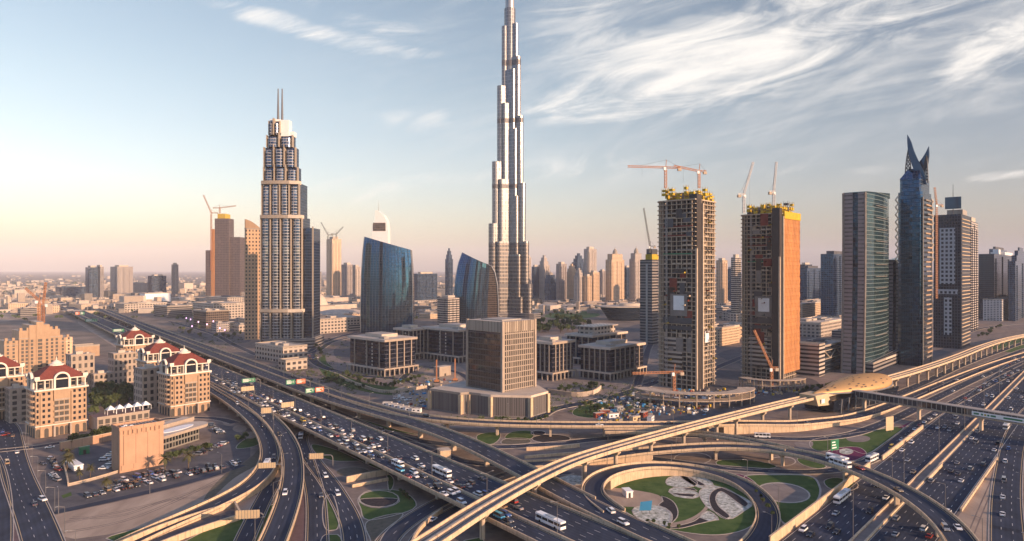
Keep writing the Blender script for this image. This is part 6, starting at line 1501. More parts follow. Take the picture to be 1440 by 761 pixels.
for k, (a, b, mm) in enumerate(((.04, .14, 'sign_green'), (.18, .22, 'sign_green'), (.24, .28, 'form_yellow'), (.30, .34, 'sign_green'), (.36, .46, 'sign_green'), (.60, .94, 'sign_green'))):
    mb = MB(); A, B = p.lerp(q, a) + e * 1.3 + u * .3, p.lerp(q, b) + e * 1.3 + u * .3; mb.face([A, B, B + u * .4, A + u * .4]); mb.build('sign_mark', MT[mm], sg, o0)
# ------------------------------------------------------------------ sign gantries
def gantry(label, px, py, z, w, h, facing, m, m2=None, post=1, hz=5.4, arm=None):
    """board(s) on a cranked mast; (px, py) is the foot of the mast, facing = way the board's front looks (deg)"""
    p = G(px, py, z); r = thing('road_sign', label, 'road sign', p, radians(facing)); a = arm if arm is not None else w * .9
    mb = MB(); mb.tube((0, 0, 0), (0, 0, hz - 1), .28, 8); P = [Vector((0, 0, hz - 1)), Vector((-.25, 0, hz + .1)), Vector((-1.1, 0, hz + .8)), Vector((-a, 0, hz + .9))]
    for i in range(3): mb.tube(P[i], P[i + 1], .26, 8)
    mb.build('mast', MT['pole'], r)
    def board(x0, x1, mm):
        mb = MB(); mb.box(x0, x1, -.5, -.3, hz - h / 2 + .6, hz + h / 2 + .6); b = mb.build('board', MT[mm], r)
        k = MB(); k.box(x0, x1, -.29, -.24, hz - h / 2 + .6, hz + h / 2 + .6); k.build('board_back', MT['sign_back'], b)
        if mm != 'sign_back':
            rr = random.Random(int(px)); rows = 3
            for i in range(rows):
                k = MB(); zz2 = hz - h / 2 + .6 + h * (.2 + .26 * i); xx = x0 + (x1 - x0) * .08; k.box(xx, xx + (x1 - x0) * rr.uniform(.4, .7), -.53, -.505, zz2, zz2 + h * .12); k.build('text_line', MT['white'], b)
            k = MB(); xx = x1 - (x1 - x0) * .16; k.box(xx - .12, xx + .12, -.53, -.505, hz - h * .2 + .6, hz + h * .3 + .6); k.build('arrow', MT['white'], b)
        else:
            for i in range(int((x1 - x0) / 1.1) + 1):
                k = MB(); xx = x0 + .3 + i * 1.1
                if xx < x1: k.box(xx - .07, xx + .07, -.6, -.52, hz - h / 2 + .5, hz + h / 2 + .7); k.build('back_rib', MT['concrete_dark'], b)
    if m2: board(-a - w * .5, -a + w * .02, m); board(-a + w * .1, -a + w * .62, m2)
    else: board(-a - w / 2, -a + w / 2, m)
    return r
gantry('green and orange sign pair over the upper highway near the twin-mast tower', 436, 546, 7, 13, 3.6, 30, 'sign_green', 'sign_orange')
gantry('green and orange sign pair over the upper highway, right before the flyover split', 580, 588, 7, 12, 3.6, 30, 'sign_green', 'sign_orange', arm=9) if 0 else None
gantry('green and orange road sign pair leaning over the upper highway by the round hedge', 462, 558, 7, 12, 3.4, 35, 'sign_green', 'sign_orange', arm=11)
gantry('large green road sign over the empty lanes of the jammed highway', 366, 544, 6.5, 10, 3.2, 35, 'sign_green')
gantry('beige sign back on the median of the jammed highway nearest the hotels', 358, 557, 6.5, 9, 3.2, 35, 'sign_back', arm=5)
gantry('beige sign back on the median of the jammed highway near the left ramps', 413, 581, 6.5, 8, 3.2, 35, 'sign_back', arm=4)
gantry('beige double sign back above the start of the curving ramps', 384, 590, 6.3, 6, 3.4, 20, 'sign_back', arm=4)
gantry('beige sign back on a cranked mast beside the curving ramp', 398, 672, 5.5, 7.5, 2.4, 8, 'sign_back', arm=7)
gantry('beige sign back on a cranked mast over the street below the highway', 468, 657, 0, 7, 2.8, 8, 'sign_back', arm=8)
gantry('wide beige sign back near the mouth of the sunken slip road', 371, 744, 0, 9, 3.2, 6, 'sign_back', arm=6)
gantry('green and white sign high on the far left end of the elevated highway', 140, 455, 6.5, 18, 5, 30, 'sign_green', arm=12)
gantry('green sign between the two elevated highways on the far left', 178, 470, 6.5, 14, 4, 30, 'sign_green', arm=10)
gantry('red and green sign group over the ground road on the far left', 122, 447, 0, 14, 6, 30, 'sign_orange', 'sign_green', hz=9)
b0 = thing('road_sign', 'green square road sign in the purple flower bed by the curved flyover', 'road sign', G(1174, 637), radians(28))
mb = MB(); mb.box(-3.2, 3.2, -.1, .1, 1.6, 7.2); bb = mb.build('board', MT['sign_green'], b0)
for i in range(3): mb = MB(); mb.box(-2.4, 1.2 - i * .5, -.16, -.11, 2.6 + i * 1.5, 3.2 + i * 1.5); mb.build('text_line', MT['white'], bb)
for x in (-2, 2): mb = MB(); mb.tube((x, .2, 0), (x, .2, 6), .16, 6); mb.build('post', MT['pole'], b0)
b0 = thing('billboard', 'plain pale board on posts on the lawn by the queueing slip road', 'billboard', G(1251, 608), radians(25))
mb = MB(); mb.box(-3.4, 3.4, -.15, .15, 1.2, 9.6); mb.build('board', MT['sign_back'], b0)
for x in (-2, 2): mb = MB(); mb.tube((x, .3, 0), (x, .3, 8), .2, 6); mb.build('post', MT['pole'], b0)
b0 = thing('billboard', 'tilted bright blue board standing in the garden of the loop ramp', 'billboard', G(908, 722), radians(-20))
mb = MB(); mb.face([(-2.6, 0, .8), (2.2, -.3, 1.6), (2.6, .3, 5.4), (-2.2, .5, 4.2)]); mb.face([(-2.2, .7, 4.2), (2.6, .5, 5.4), (2.2, -.1, 1.6), (-2.6, .2, .8)]); mb.build('board', MT['car_sky'], b0)
for x in (-1.6, 1.6): mb = MB(); mb.tube((x, .35, 0), (x, .35, 3.2), .12, 6); mb.build('post', MT['pole'], b0)
shed('white box kiosk on the sand inside the loop ramp', 870, 881, 890, 700.5, 692, rm='white', depth=5, ang=radians(12))
r = shed('beige hut with a flat parapet roof beside the empty lanes of the jammed highway', 612, 619, 634, 653, 635, 'concrete_wall', 'concrete', depth=6, ang=radians(20))
# ------------------------------------------------------------------ street lamps
def make_lamp(h=11, arm=2.2, double=True):
    r = thing('street_lamp', 'x', 'street lamp'); mb = MB(); mb.tube((0, 0, 0), (0, 0, h), .15, 6, .08); mb.build('pole', MT['pole'], r)
    for s in ((-1, 1) if double else (1,)):
        mb = MB(); mb.tube((0, 0, h - .1), (s * arm, 0, h + .5), .07, 5); a = mb.build('arm', MT['pole'], r)
        mb = MB(); mb.box(min(s * arm, s * (arm + .9)), max(s * arm, s * (arm + .9)), -.17, .17, h + .42, h + .58); mb.build('lamp_head', MT['steel'], a)
    return r
L2 = make_lamp(12, 2.4); L1 = make_lamp(10, 2.2, False); HM = make_lamp(26, 2.6)
used = set()
def lamps(proto, key, off, gap, d0, d1, label, group, turn=0, ymax=900):
    pa = ROADS[key]; d = d0
    while d < min(d1, pa.len):
        p, r = pa.at(d, off)
        if p.y < ymax and p.y > 215 and abs(p.x) < p.y * .8:
            if proto.name in used: o = copy_tree(proto)
            else: o = proto; used.add(proto.name)
            o.location = p; o.rotation_euler = (0, 0, atan2(r.y, r.x) + turn); o['label'] = label; o['group'] = group
        d += gap
lamps(L2, 'M', 0, 42, 700, 3000, 'slim double armed lamp on the median of the jammed highway', 'lamps on the jammed highway median')
lamps(L1, 'U', -6.6, 38, 700, 3000, 'single armed lamp along the sweeping upper highway', 'lamps along the sweeping upper highway', 0)
lamps(L1, 'H', 5.5, 40, 1000, 1900, 'single armed lamp along the long level flyover', 'lamps along the level flyover', pi)
lamps(L1, 'F', -5.3, 36, 60, 900, 'single armed lamp on the outer edge of the curved flyover', 'lamps along the curved flyover')
lamps(L1, 'loop', -4.6, 34, 30, 400, 'single armed lamp on the outer rim of the loop ramp', 'lamps round the loop ramp')
lamps(L1, 'left', 7.2, 30, 10, 400, 'single armed lamp beside the street at the lower left', 'lamps along the lower left street', pi)
lamps(L1, 'lot', 3.4, 34, 5, 400, 'single armed lamp along the lane before the bare sand plot', 'lamps along the parking lot lane', pi)
lamps(L1, 'R2', 5, 40, 40, 400, 'single armed lamp on the inner edge of the curving ramp', 'lamps along the curving ramp', pi)
lamps(L1, 'exit', 6.4, 42, 20, 500, 'single armed lamp on the sand beside the exit road at the right', 'lamps along the right exit road', pi)
lamps(L1, 'square', 5.8, 34, 0, 500, 'single armed lamp along the boulevard by the office square', 'lamps along the office boulevard', pi)
lamps(L1, 'mall', -5.8, 34, 0, 500, 'single armed lamp along the mall boulevard', 'lamps along the mall boulevard', 0)
for k, (d) in enumerate(range(40, 760, 75)):
    p, r = pm.at(d + 110)
    if abs(p.x) < p.y * .78:
        o = HM if HM.name not in used else copy_tree(HM); used.add(HM.name)
        o.location = p; o.rotation_euler = (0, 0, atan2(r.y, r.x)); o['label'] = 'very tall double armed lamp on the median strip of the widest highway'; o['group'] = 'tall lamps on the widest highway'
# ------------------------------------------------------------------ vehicles
def car_mesh(name, paint, L=4.6, Wd=1.85, Hh=1.45, kind='sedan'):
    mb = MB(); hw = Wd / 2
    if kind == 'sedan': body = [(-L / 2, .35), (L / 2, .35), (L / 2, .72), (L * .24, .88), (-L * .30, .92), (-L / 2, .85)]; cab = [(-L * .34, .9), (L * .24, .88), (L * .07, Hh), (-L * .20, Hh)]
    elif kind == 'suv': body = [(-L / 2, .4), (L / 2, .4), (L / 2, .9), (L * .26, 1.05), (-L / 2, 1.1)]; cab = [(-L * .49, 1.09), (L * .26, 1.05), (L * .12, Hh), (-L * .45, Hh)]
    else: body = [(-L / 2, .4), (L / 2, .4), (L / 2, .95), (L * .44, 1.15), (-L / 2, 1.15)]; cab = [(-L * .5, 1.14), (L * .44, 1.14), (L * .33, Hh), (-L * .49, Hh)]
    def extr(pts, w0, w1, mi, top=None):
        n = len(pts); W0 = lambda i: w0 if pts[i][1] < pts[0][1] + .3 or w1 == w0 else w1
        for i in range(n):
            a, b = pts[i], pts[(i + 1) % n]; wa, wb = W0(i), W0((i + 1) % n); t = mi if top is None or abs(a[1] - b[1]) > .03 or a[1] < Hh - .05 else top
            mb.face([(a[0], -wa, a[1]), (a[0], wa, a[1]), (b[0], wb, b[1]), (b[0], -wb, b[1])], t)
        mb.face([(x, -W0(i), z) for i, (x, z) in enumerate(pts)], mi); mb.face([(x, W0(i), z) for i, (x, z) in reversed(list(enumerate(pts)))], mi)
    extr(body, hw, hw, 0); extr(cab, hw * .94, hw * .74, 1, 0)
    for x in (-L * .31, L * .31):
        for s in (-1, 1): mb.tube((x, s * (hw - .22), .33), (x, s * (hw + .02), .33), .33, 8, None, 2)
    for s in (-1, 1):
        mb.box(-L / 2 - .03, -L / 2 + .05, s * hw * .72 - .22, s * hw * .72 + .22, .66, .84, 3); mb.box(L / 2 - .05, L / 2 + .03, s * hw * .72 - .2, s * hw * .72 + .2, .5, .68, 4)
        mb.box(L * .14, L * .19, s * (hw + .02) - .1, s * (hw + .02) + .1, .92, 1.05, 0)
    o = mb.build(name, [MT[paint], MT['glass_dark'], MT['tyre'], MT['car_red'], MT['car_white']]); fix_normals(o); return o
PROTO = {}
NAMES = {'sedan': 'car', 'suv': 'car', 'van': 'van'}
WORDS = {'sedan': 'saloon car', 'suv': 'off-road car', 'van': 'small van'}
COLN = {'car_white': 'white', 'car_silver': 'silver', 'car_black': 'black', 'car_grey': 'grey', 'car_red': 'dark red', 'car_blue': 'blue', 'car_yellow': 'yellow', 'car_gold': 'tan', 'car_sky': 'light blue'}
NCAR = [0]
def car(p, heading, kind, paint, where, up=0):
    k = (kind, paint)
    if k not in PROTO:
        d = {'sedan': (4.7, 1.85, 1.45), 'suv': (4.9, 1.95, 1.85), 'van': (5.3, 2.0, 2.2)}[kind]
        PROTO[k] = car_mesh(NAMES[kind], paint, *d, kind); o = PROTO[k]
    else: o = PROTO[k].copy(); COL.objects.link(o)
    o.location = p; o.rotation_euler = (0, -up, heading); o.scale = (.98, .98, .98)
    lb = '%s %s %s' % (COLN[paint], WORDS[kind], where); tag(o, lb, NAMES[kind], '%s %ss %s' % (COLN[paint], WORDS[kind], where)); NCAR[0] += 1
    return o
PAL = ['car_white'] * 9 + ['car_silver'] * 4 + ['car_black'] * 4 + ['car_grey'] * 4 + ['car_gold', 'car_red', 'car_blue']
rc = random.Random(11)
def pick(): return rc.choices(('sedan', 'suv', 'van'), (6, 4, .6))[0], rc.choice(PAL)
def lane(key, off, d0, d1, gap, jit, where, rev=False, prob=1, dz=.05):
    pa = ROADS[key]; d = d0 + rc.uniform(0, gap)
    while d < min(d1, pa.len - 3):
        if rc.random() < prob:
            p, r = pa.at(d, off + rc.uniform(-.35, .35), dz); a = atan2(r.x, -r.y)
            h = atan2(r.x, -r.y); h = math.atan2(r.x * 1, -r.y * 1)
            dirx, diry = -r.y, r.x                              # travel direction for right vector r = (dy, -dx)
            kind, paint = pick(); car(p, atan2(diry, dirx) + (pi if rev else 0), kind, paint, where)
        d += gap * rc.uniform(1 - jit, 1 + jit)
M = ROADS['M']
dn = lambda px, py, z=6.5: M.near(G(px, py, z))
a, b = dn(325, 541), dn(700, 715)
J = 'queueing in the jammed lanes of the wide elevated highway'
for off in (2.6, 5.4, 8.0): lane('M', off, a + 20, b + 30, 13.5, .45, J, prob=.70)
for off in (-2.4, -5.4): lane('M', off, a + 60, b + 32, 12.5, .4, J, True, .80)
lane('M', -8.8, a + 150, b + 30, 22, .5, J, True, .5)
for off in (-12.3, -15.8): lane('M', off, a - 400, b + 40, 75, .6, 'driving in the free lanes of the wide elevated highway', True, .5)
for off in (-4, 0, 4): lane('M', off, a - 140, a + 30, 22, .4, 'on the wide elevated highway beside the hotel towers', prob=.6)
for off in (-4, 0, 4): lane('U', off, 300, 1600, 62, .6, 'on the sweeping upper highway', prob=.55)
for off in (-2.2, 2.2): lane('H', off, 1150, 2200, 90, .6, 'on the long level flyover', prob=.45)
lane('F', -2.3, 150, 420, 45, .6, 'on the curved flyover', prob=.6); lane('F', 2.3, 150, 420, 60, .6, 'on the curved flyover', prob=.6)
lane('R2', 2, 60, 330, 90, .5, 'on the curving two lane ramp'); lane('R1', -1.8, 80, 330, 120, .5, 'on the ramp with the bright parapet')
lane('below_right', 0, 10, 200, 42, .5, 'on the forking street below the highway'); lane('below_left', -2, 10, 150, 80, .5, 'on the forking street below the highway', prob=.6)
lane('sunken2', -1.4, 20, 120, 11, .3, 'in the dim street under the metro viaduct', prob=.7)
lane('queue', -1.8, 60, 640, 14, .35, 'queueing on the slip road beside the widest highway', prob=.62)
lane('under', 2, 200, 900, 70, .6, 'on the street below the level flyover', prob=.6)
lane('between', 0, 60, 330, 110, .5, 'on the street below the level flyover', prob=.5)
SZ0, SZ1 = ROADS['sz0'], ROADS['sz1']
for off in (-6.8, -3.4, 0, 3.4, 6.8):
    lane('sz0', off, 150, 330, 44, .7, 'on the near carriageway of the widest highway', True, .55); lane('sz0', off, 330, 1050, 40, .6, 'on the near carriageway of the widest highway', True, .42)
    lane('sz1', off, 150, 330, 50, .7, 'on the far carriageway of the widest highway', False, .55); lane('sz1', off, 330, 1050, 34, .6, 'on the far carriageway of the widest highway', False, .42)
lane('exit', -1.6, 30, 300, 46, .5, 'on the exit road at the right edge'); lane('left', 2, 60, 260, 80, .5, 'on the wide street at the lower left', prob=.6); lane('left', -2.5, 20, 260, 60, .5, 'on the wide street at the lower left', prob=.5)
lane('mall', 2, 40, 400, 70, .5, 'on the mall boulevard', prob=.6); lane('square', 2, 20, 400, 80, .5, 'on the boulevard by the office square', prob=.7); lane('oldroad', -2, 250, 900, 30, .6, 'on the ground road between the elevated highways', prob=.5)
# parked rows
def row(pts, where, gap=3.1, turn=90, prob=.7):
    A, B = G(*pts[0]), G(*pts[1]); d = (B - A); n = int(d.length / gap); a = atan2(d.y, d.x) + radians(turn)
    for i in range(n + 1):
        if rc.random() < prob: kind, paint = pick(); car(A.lerp(B, i / max(1, n)) + Vector((0, 0, .02)), a + (pi if rc.random() < .3 else 0) + rc.uniform(-.05, .05), kind, paint, where)
PK = 'parked on the lot in front of the pink block'
row(((150, 690), (250, 665)), PK, 2.7, 90, .9); row(((123, 699), (228, 676)), PK, 2.7, 90, .8); row(((250, 665), (335, 650)), PK, 2.8, 90, .7); row(((247, 672), (330, 655)), PK, 2.9, 90, .6)
row(((165, 679), (228, 663)), PK, 2.7, 90, .85)
row(((278, 640), (325, 620)), PK, 3.0, 90, .5)
row(((70, 630), (92, 634)), 'parked by the street crossing before the hotel tower', 4, 60, .7); row(((71, 645), (82, 662)), 'parked beside the street left of the walled yard', 3.4, 20, .7); row(((64, 648), (58, 656)), 'parked beside the street left of the walled yard', 3.6, 30, .6)
row(((72, 666), (80, 676)), 'parked beside the street left of the walled yard', 3.2, 20, .7); row(((147, 648), (156, 640)), 'parked inside the walled yard by the pink block', 3, 90, .8); row(((146, 660), (158, 652)), 'parked inside the walled yard by the pink block', 3, 90, .8)
row(((60, 704), (76, 700)), 'parked at the corner of the lower left lot', 3, 90, .9); row(((294, 598), (312, 610)), 'parked by the flat canopied hall', 2.9, 80, .8)
row(((0, 612), (22, 614)), 'parked before the leftmost hotel tower', 3.5, 90, .7)
row(((545, 560), (600, 566)), 'parked on the works yard beside the bronze cube', 4, 70, .5); row(((420, 508), (448, 503)), 'parked below the mall boulevard', 3.4, 80, .6)
row(((1005, 578), (955, 583)), 'parked on the building site by the level flyover', 4.2, 80, .6)
# buses, coaches and odd vehicles
def bus(p, a, label, L=12, m='car_white', Hh=3.2):
    r = thing('bus', label, 'bus', p, a); w = 1.28
    mb = MB(); mb.box(-L / 2, L / 2, -w, w, .45, 1.5); mb.box(-L / 2 + .02, L / 2 - .02, -w + .02, w - .02, 2.55, Hh); mb.build('body', MT[m], r)
    mb = MB(); mb.box(-L / 2 + .06, L / 2 - .04, -w + .05, w - .05, 1.5, 2.55); mb.build('window_band', MT['glass_dark'], r)
    for i in range(5): mb = MB(); x = -L / 2 + .4 + i * (L - .8) / 4; mb.box(x - .12, x + .12, -w + .01, w - .01, 1.5, 2.56); mb.build('pillar', MT[m], r)
    for x in (-L * .28, L * .33):
        for s in (-1, 1): mb = MB(); mb.tube((x, s * (w - .3), .5), (x, s * (w + .02), .5), .5, 10); mb.build('wheel', MT['tyre'], r)
    mb = MB(); mb.box(-L * .2, L * .15, -.7, .7, Hh, Hh + .25); mb.build('roof_unit', MT['car_silver'], r)
    return r
def on(key, px, py, off, z, rev=False, dz=.05):
    pa = ROADS[key]; d = pa.near(G(px, py, z)); p, r = pa.at(d, off, dz); return p, atan2(r.x, -r.y) + (pi if rev else 0)
def clear(p, R):
    for o in [o for o in bpy.data.objects if o.get('category') in ('car', 'van') and (o.location - p).length < R]:
        if o not in PROTO.values(): bpy.data.objects.remove(o)
for key, px, py, off, z, rev, lb, L in (('M', 622, 667, -6.0, 6.5, True, 'white coach in the middle of the traffic jam on the wide elevated highway', 13),
        ('M', 782, 737, -4.6, 6.5, True, 'long white coach near the bottom edge beyond the metro viaduct', 14), ('M', 545, 657, 3.4, 6.5, False, 'white minibus in the jammed near lanes beside a blue car', 8),
        ('F', 1172, 650, -2, 7.5, True, 'leading white bus on the curved flyover', 11), ('F', 1186, 654, 2.2, 7.5, False, 'second white bus side by side on the curved flyover', 11),
        ('queue', 1222, 648, -1.9, 0, False, 'white bus heading the queue on the slip road', 11), ('sz0', 1193, 706, -6.6, 0, True, 'articulated white bus beside the golden retaining wall', 16),
        ('sz1', 1409, 603, 5, 0, False, 'white bus under the footbridge sign', 10), ('below_left', 421, 617, 0, 0, False, 'white minibus on the street passing under the highway', 8), ('R1', 374, 655, 0, 4, False, 'white van-like minibus on the ramp by the cranked sign', 7.5),
        ('under', 1073, 616, 0, 0, False, 'white bus on the street below the gold flyover wall', 9)):
    p, a = on(key, px, py, off, z, rev); clear(p, L * .62); bus(p, a, lb, L, Hh=3.2 if L > 9 else 2.7)
for key, px, py, off, z, rev, paint, kind, lb in (('M', 555, 664, 6.2, 6.5, False, 'car_sky', 'van', 'beside the white minibus in the jam'), ('M', 712, 727, 5.8, 6.5, False, 'car_sky', 'van', 'just before the metro viaduct bottom end'),
        ('queue', 1249, 630, -1.8, 0, False, 'car_yellow', 'van', 'in the slip road queue'), ('F', 1274, 692, 1.5, 7.5, False, 'car_gold', 'sedan', 'alone at the top of the curved flyover'), ('M', 425, 592, 3.5, 6.5, False, 'car_yellow', 'van', 'in the jam near the left ramps'),
        ('loop', 889, 735, -1.5, 6.9, False, 'car_white', 'suv', 'turning off below the loop ramp garden'), ('U', 888, 737, 2, 7, False, 'car_white', 'suv', 'passing the loop ramp garden')):
    p, a = on(key, px, py, off, z, rev); clear(p, 5); car(p, a, kind, paint, lb)

# traffic past the three hundred that show largest is one mass of tiny far cars
cars = sorted([o for o in bpy.data.objects if o.get('category') == 'car'], key=lambda o: o.location.length)
keep, rest = cars[:292], cars[292:]
mb = MB(); paints = {}
for o in rest:
    mw = Matrix.LocRotScale(o.location, o.rotation_euler, o.scale); me = o.data
    for p in me.polygons:
        m_ = me.materials[p.material_index]; mb.face([mw @ me.vertices[i].co for i in p.vertices], paints.setdefault(m_.name, len(paints)))
if rest: tag(mb.build('distant_traffic', [bpy.data.materials[k] for k in paints]), kind='stuff')
for o in rest: bpy.data.objects.remove(o)
# ------------------------------------------------------------------ trees and small things
rt = random.Random(21)
def crown_mesh(seed, n=420, R=2.6, hgt=3.4, s=.75):
    q = random.Random(seed); mb = MB(); lobes = [(Vector((q.uniform(-1, 1) * R * .55, q.uniform(-1, 1) * R * .55, q.uniform(.1, .9) * hgt)), q.uniform(.5, .85) * R * .75) for _ in range(8)]
    for _ in range(n):
        c, r = q.choice(lobes); d = Vector((q.gauss(0, 1), q.gauss(0, 1), q.gauss(0, 1))).normalized() * r * q.uniform(.55, 1.05); d.z *= .8; p = c + d
        a = Vector((q.gauss(0, 1), q.gauss(0, 1), q.gauss(0, 1))).normalized(); b = a.orthogonal().normalized(); k = s * q.uniform(.5, 1.1); a *= k; b *= k * .7
        mb.face([p - a, p - b, p + a, p + b])
    return mb
def make_tree(seed, h=6.5):
    r = thing('tree', 'x', 'tree'); mb = MB(); mb.tube((0, 0, 0), (.1, .05, h * .42), .22, 7, .15)
    q = random.Random(seed + 9)
    for i in range(5): a = 2 * pi * i / 5 + q.random(); mb.tube((.1, .05, h * .38), (1.3 * cos(a), 1.3 * sin(a), h * .68), .11, 5, .04)
    mb.build('trunk', MT['bark'], r); c = crown_mesh(seed).build('crown', MT['leaf'], r); c.location.z = h * .36; return r
def make_palm(seed, h=8.0):
    q = random.Random(seed); r = thing('palm_tree', 'x', 'palm tree'); mb = MB(); mb.tube((0, 0, 0), (.2, .1, h * .75), .30, 8, .22); mb.build('trunk', MT['bark'], r)
    mb = MB()
    for i in range(46):
        a = q.uniform(0, 2 * pi); e = q.uniform(-.5, 1.2); L = q.uniform(2.6, 3.6); pr = None
        for k in range(6):
            t = k / 5; x = L * t * cos(e * (1 - t * .6)); z = L * t * sin(e) - 1.7 * t * t * (1.1 if e < .6 else .7); w = .36 * sin(pi * min(1, t * .9 + .08)) + .03
            c = Vector((.2 + x * cos(a), .1 + x * sin(a), h * .75 + z)); n = Vector((-sin(a), cos(a), -.25)) * w; n2 = Vector((sin(a), -cos(a), -.25)) * w
            cur = (c + n, c, c + n2)
            if pr: mb.face([pr[0], pr[1], cur[1], cur[0]]); mb.face([pr[1], pr[2], cur[2], cur[1]])
            pr = cur
    mb.build('crown', MT['leaf_palm'], r); return r
TREES = [make_tree(s) for s in (1, 2, 3, 4)]; PALMS = [make_palm(s) for s in (5, 6)]
first = set()
def plant(protos, p, sc, label, group, rz=None):
    pr = rt.choice(protos)
    if pr.name in first: o = copy_tree(pr)
    else: o = pr; first.add(pr.name)
    o.location = p; o.scale = (sc * rt.uniform(.85, 1.15), sc * rt.uniform(.85, 1.15), sc * rt.uniform(.85, 1.15)); o.rotation_euler = (0, 0, rt.uniform(0, 6.28)); o['label'] = label; o['group'] = group
    return o
def grove(poly, n, sc, label, group, protos=None):
    xs, ys = [p[0] for p in poly], [p[1] for p in poly]; k = 0; t = 0
    def inside(x, y):
        c = False; j = len(poly) - 1
        for i in range(len(poly)):
            if (poly[i][1] > y) != (poly[j][1] > y) and x < (poly[j][0] - poly[i][0]) * (y - poly[i][1]) / (poly[j][1] - poly[i][1] + 1e-9) + poly[i][0]: c = not c
            j = i
        return c
    while k < n and t < n * 60:
        t += 1; x, y = rt.uniform(min(xs), max(xs)), rt.uniform(min(ys), max(ys))
        if inside(x, y): plant(protos or TREES, G(x, y), sc * rt.uniform(.8, 1.25), label, group); k += 1
def tree_row(a, b, n, sc, label, group, protos=None, jit=.8):
    A, B = G(*a), G(*b)
    for i in range(n): p = A.lerp(B, (i + .5) / n) + Vector((rt.uniform(-jit, jit), rt.uniform(-jit, jit), 0)); plant(protos or TREES, p, sc * rt.uniform(.85, 1.2), label, group)
grove([(128, 556), (160, 545), (192, 548), (190, 572), (150, 585), (124, 588)], 44, 1.2, 'dark tree in the dense garden between the hotel towers', 'trees of the hotel garden')
tree_row((92, 632), (158, 612), 11, .9, 'low bushy tree along the wall behind the walled yard', 'trees along the yard wall')
tree_row((236, 648), (295, 632), 10, .62, 'small clipped tree before the flat canopied hall', 'trees before the canopied hall')
for x, y, s, l in ((232, 664, 1.15, 'big feathery palm at the right corner of the pink block'), (265, 660, 1.2, 'big feathery palm on the lot to the right of the pink block'), (150, 690, .9, 'palm before the left corner of the pink block'), (94, 662, 1.1, 'leaning dense palm left of the white shed'), (127, 672, .8, 'small palm behind the railing of the yard'), (112, 676, .7, 'smallest palm at the yard railing'), (97, 655, 1.1, 'shaggy palm behind the white shed')):
    plant(PALMS, G(x, y), s, l, 'palms by the pink block')
grove([(452, 528), (480, 532), (520, 545), (512, 552), (470, 545), (455, 538)], 22, .62, 'round shrubby tree before the office block nearest the highway', 'trees before the nearest office block')
tree_row((480, 528), (545, 547), 12, .75, 'street tree along the arcade of the nearest office block', 'street trees by the arcade')
tree_row((546, 547), (590, 533), 8, .75, 'street tree along the sunny arcade of the nearest office block', 'street trees by the sunny arcade')
grove([(752, 470), (756, 455), (790, 449), (826, 452), (832, 461), (800, 468)], 58, 1.7, 'dark tree of the park beyond the office square', 'trees of the park')
grove([(775, 551), (800, 545), (845, 542), (850, 548), (815, 556), (790, 555)], 16, .7, 'small tree in the garden of the office square', 'trees of the office square garden')
grove([(810, 574), (850, 566), (858, 575), (830, 585), (808, 584)], 12, .6, 'shrub-like tree on the green corner by the building site', 'trees on the green corner')
grove([(690, 590), (760, 592), (765, 586), (775, 590), (740, 597)], 9, .45, 'low shrub-like tree at the foot of the bronze cube podium', 'shrubs at the bronze cube podium')
grove([(240, 455), (300, 447), (330, 462), (345, 480), (290, 478), (250, 468)], 16, 1.0, 'street tree on the mall forecourt left of the twin-mast tower', 'trees of the mall forecourt')
grove([(150, 432), (200, 430), (210, 437), (165, 440)], 14, 1.3, 'dark tree of the far clump beside the elevated highways', 'trees of the far left clump')
grove([(1375, 475), (1398, 461), (1410, 460), (1388, 474)], 12, .9, 'dark bush on the bare plot beyond the metro line', 'bushes on the bare plot')
grove([(748, 448), (790, 436), (850, 434), (846, 442), (770, 452)], 16, 1.3, 'tree round the far lawn and lagoon', 'trees round the far lawn')
tree_row((455, 505), (445, 488), 6, .8, 'tree on the inside of the mall boulevard bend', 'trees at the mall boulevard bend')
tree_row((1125, 552), (1180, 545), 8, .7, 'tree between the car park and the metro station', 'trees by the metro station')
tree_row((334, 622), (345, 618), 4, .6, 'rounded bush at the corner of the parking lot', 'bushes at the lot corner')
tree_row((1062, 690), (1090, 730), 5, .35, 'small round shrub along the rim of the right-hand loop lawn', 'shrubs on the right-hand loop lawn'); tree_row((560, 692), (580, 706), 4, .35, 'small round shrub on the oval garden lawn', 'shrubs of the oval garden')
tree_row((868, 668), (930, 664), 7, .3, 'small round shrub at the foot of the loop ramp inner wall', 'shrubs at the loop ramp wall'); tree_row((905, 735), (960, 745), 5, .3, 'small round shrub on the near lawn inside the loop', 'shrubs on the loop near lawn')
for o in TREES + PALMS:
    if o.name not in first: remove_tree(o)
# light masts with lit screens on the mall forecourt
k = 0
for x, y in ((262, 457), (268, 459), (279, 463), (291, 467), (309, 473), (316, 476), (270, 470), (300, 462)):
    r = thing('banner_pole', 'dark pole with a glowing pink lantern on the mall forecourt', 'lantern pole', G(x, y), 0, 'lantern poles of the mall forecourt')
    mb = MB(); mb.tube((0, 0, 0), (0, 0, 11), .35, 6); mb.build('pole', MT['steel_dark'], r); mb = MB(); mb.tube((0, 0, 11), (0, 0, 13.2), .9, 8); mb.build('lantern', MT['lamp_glow'], r)
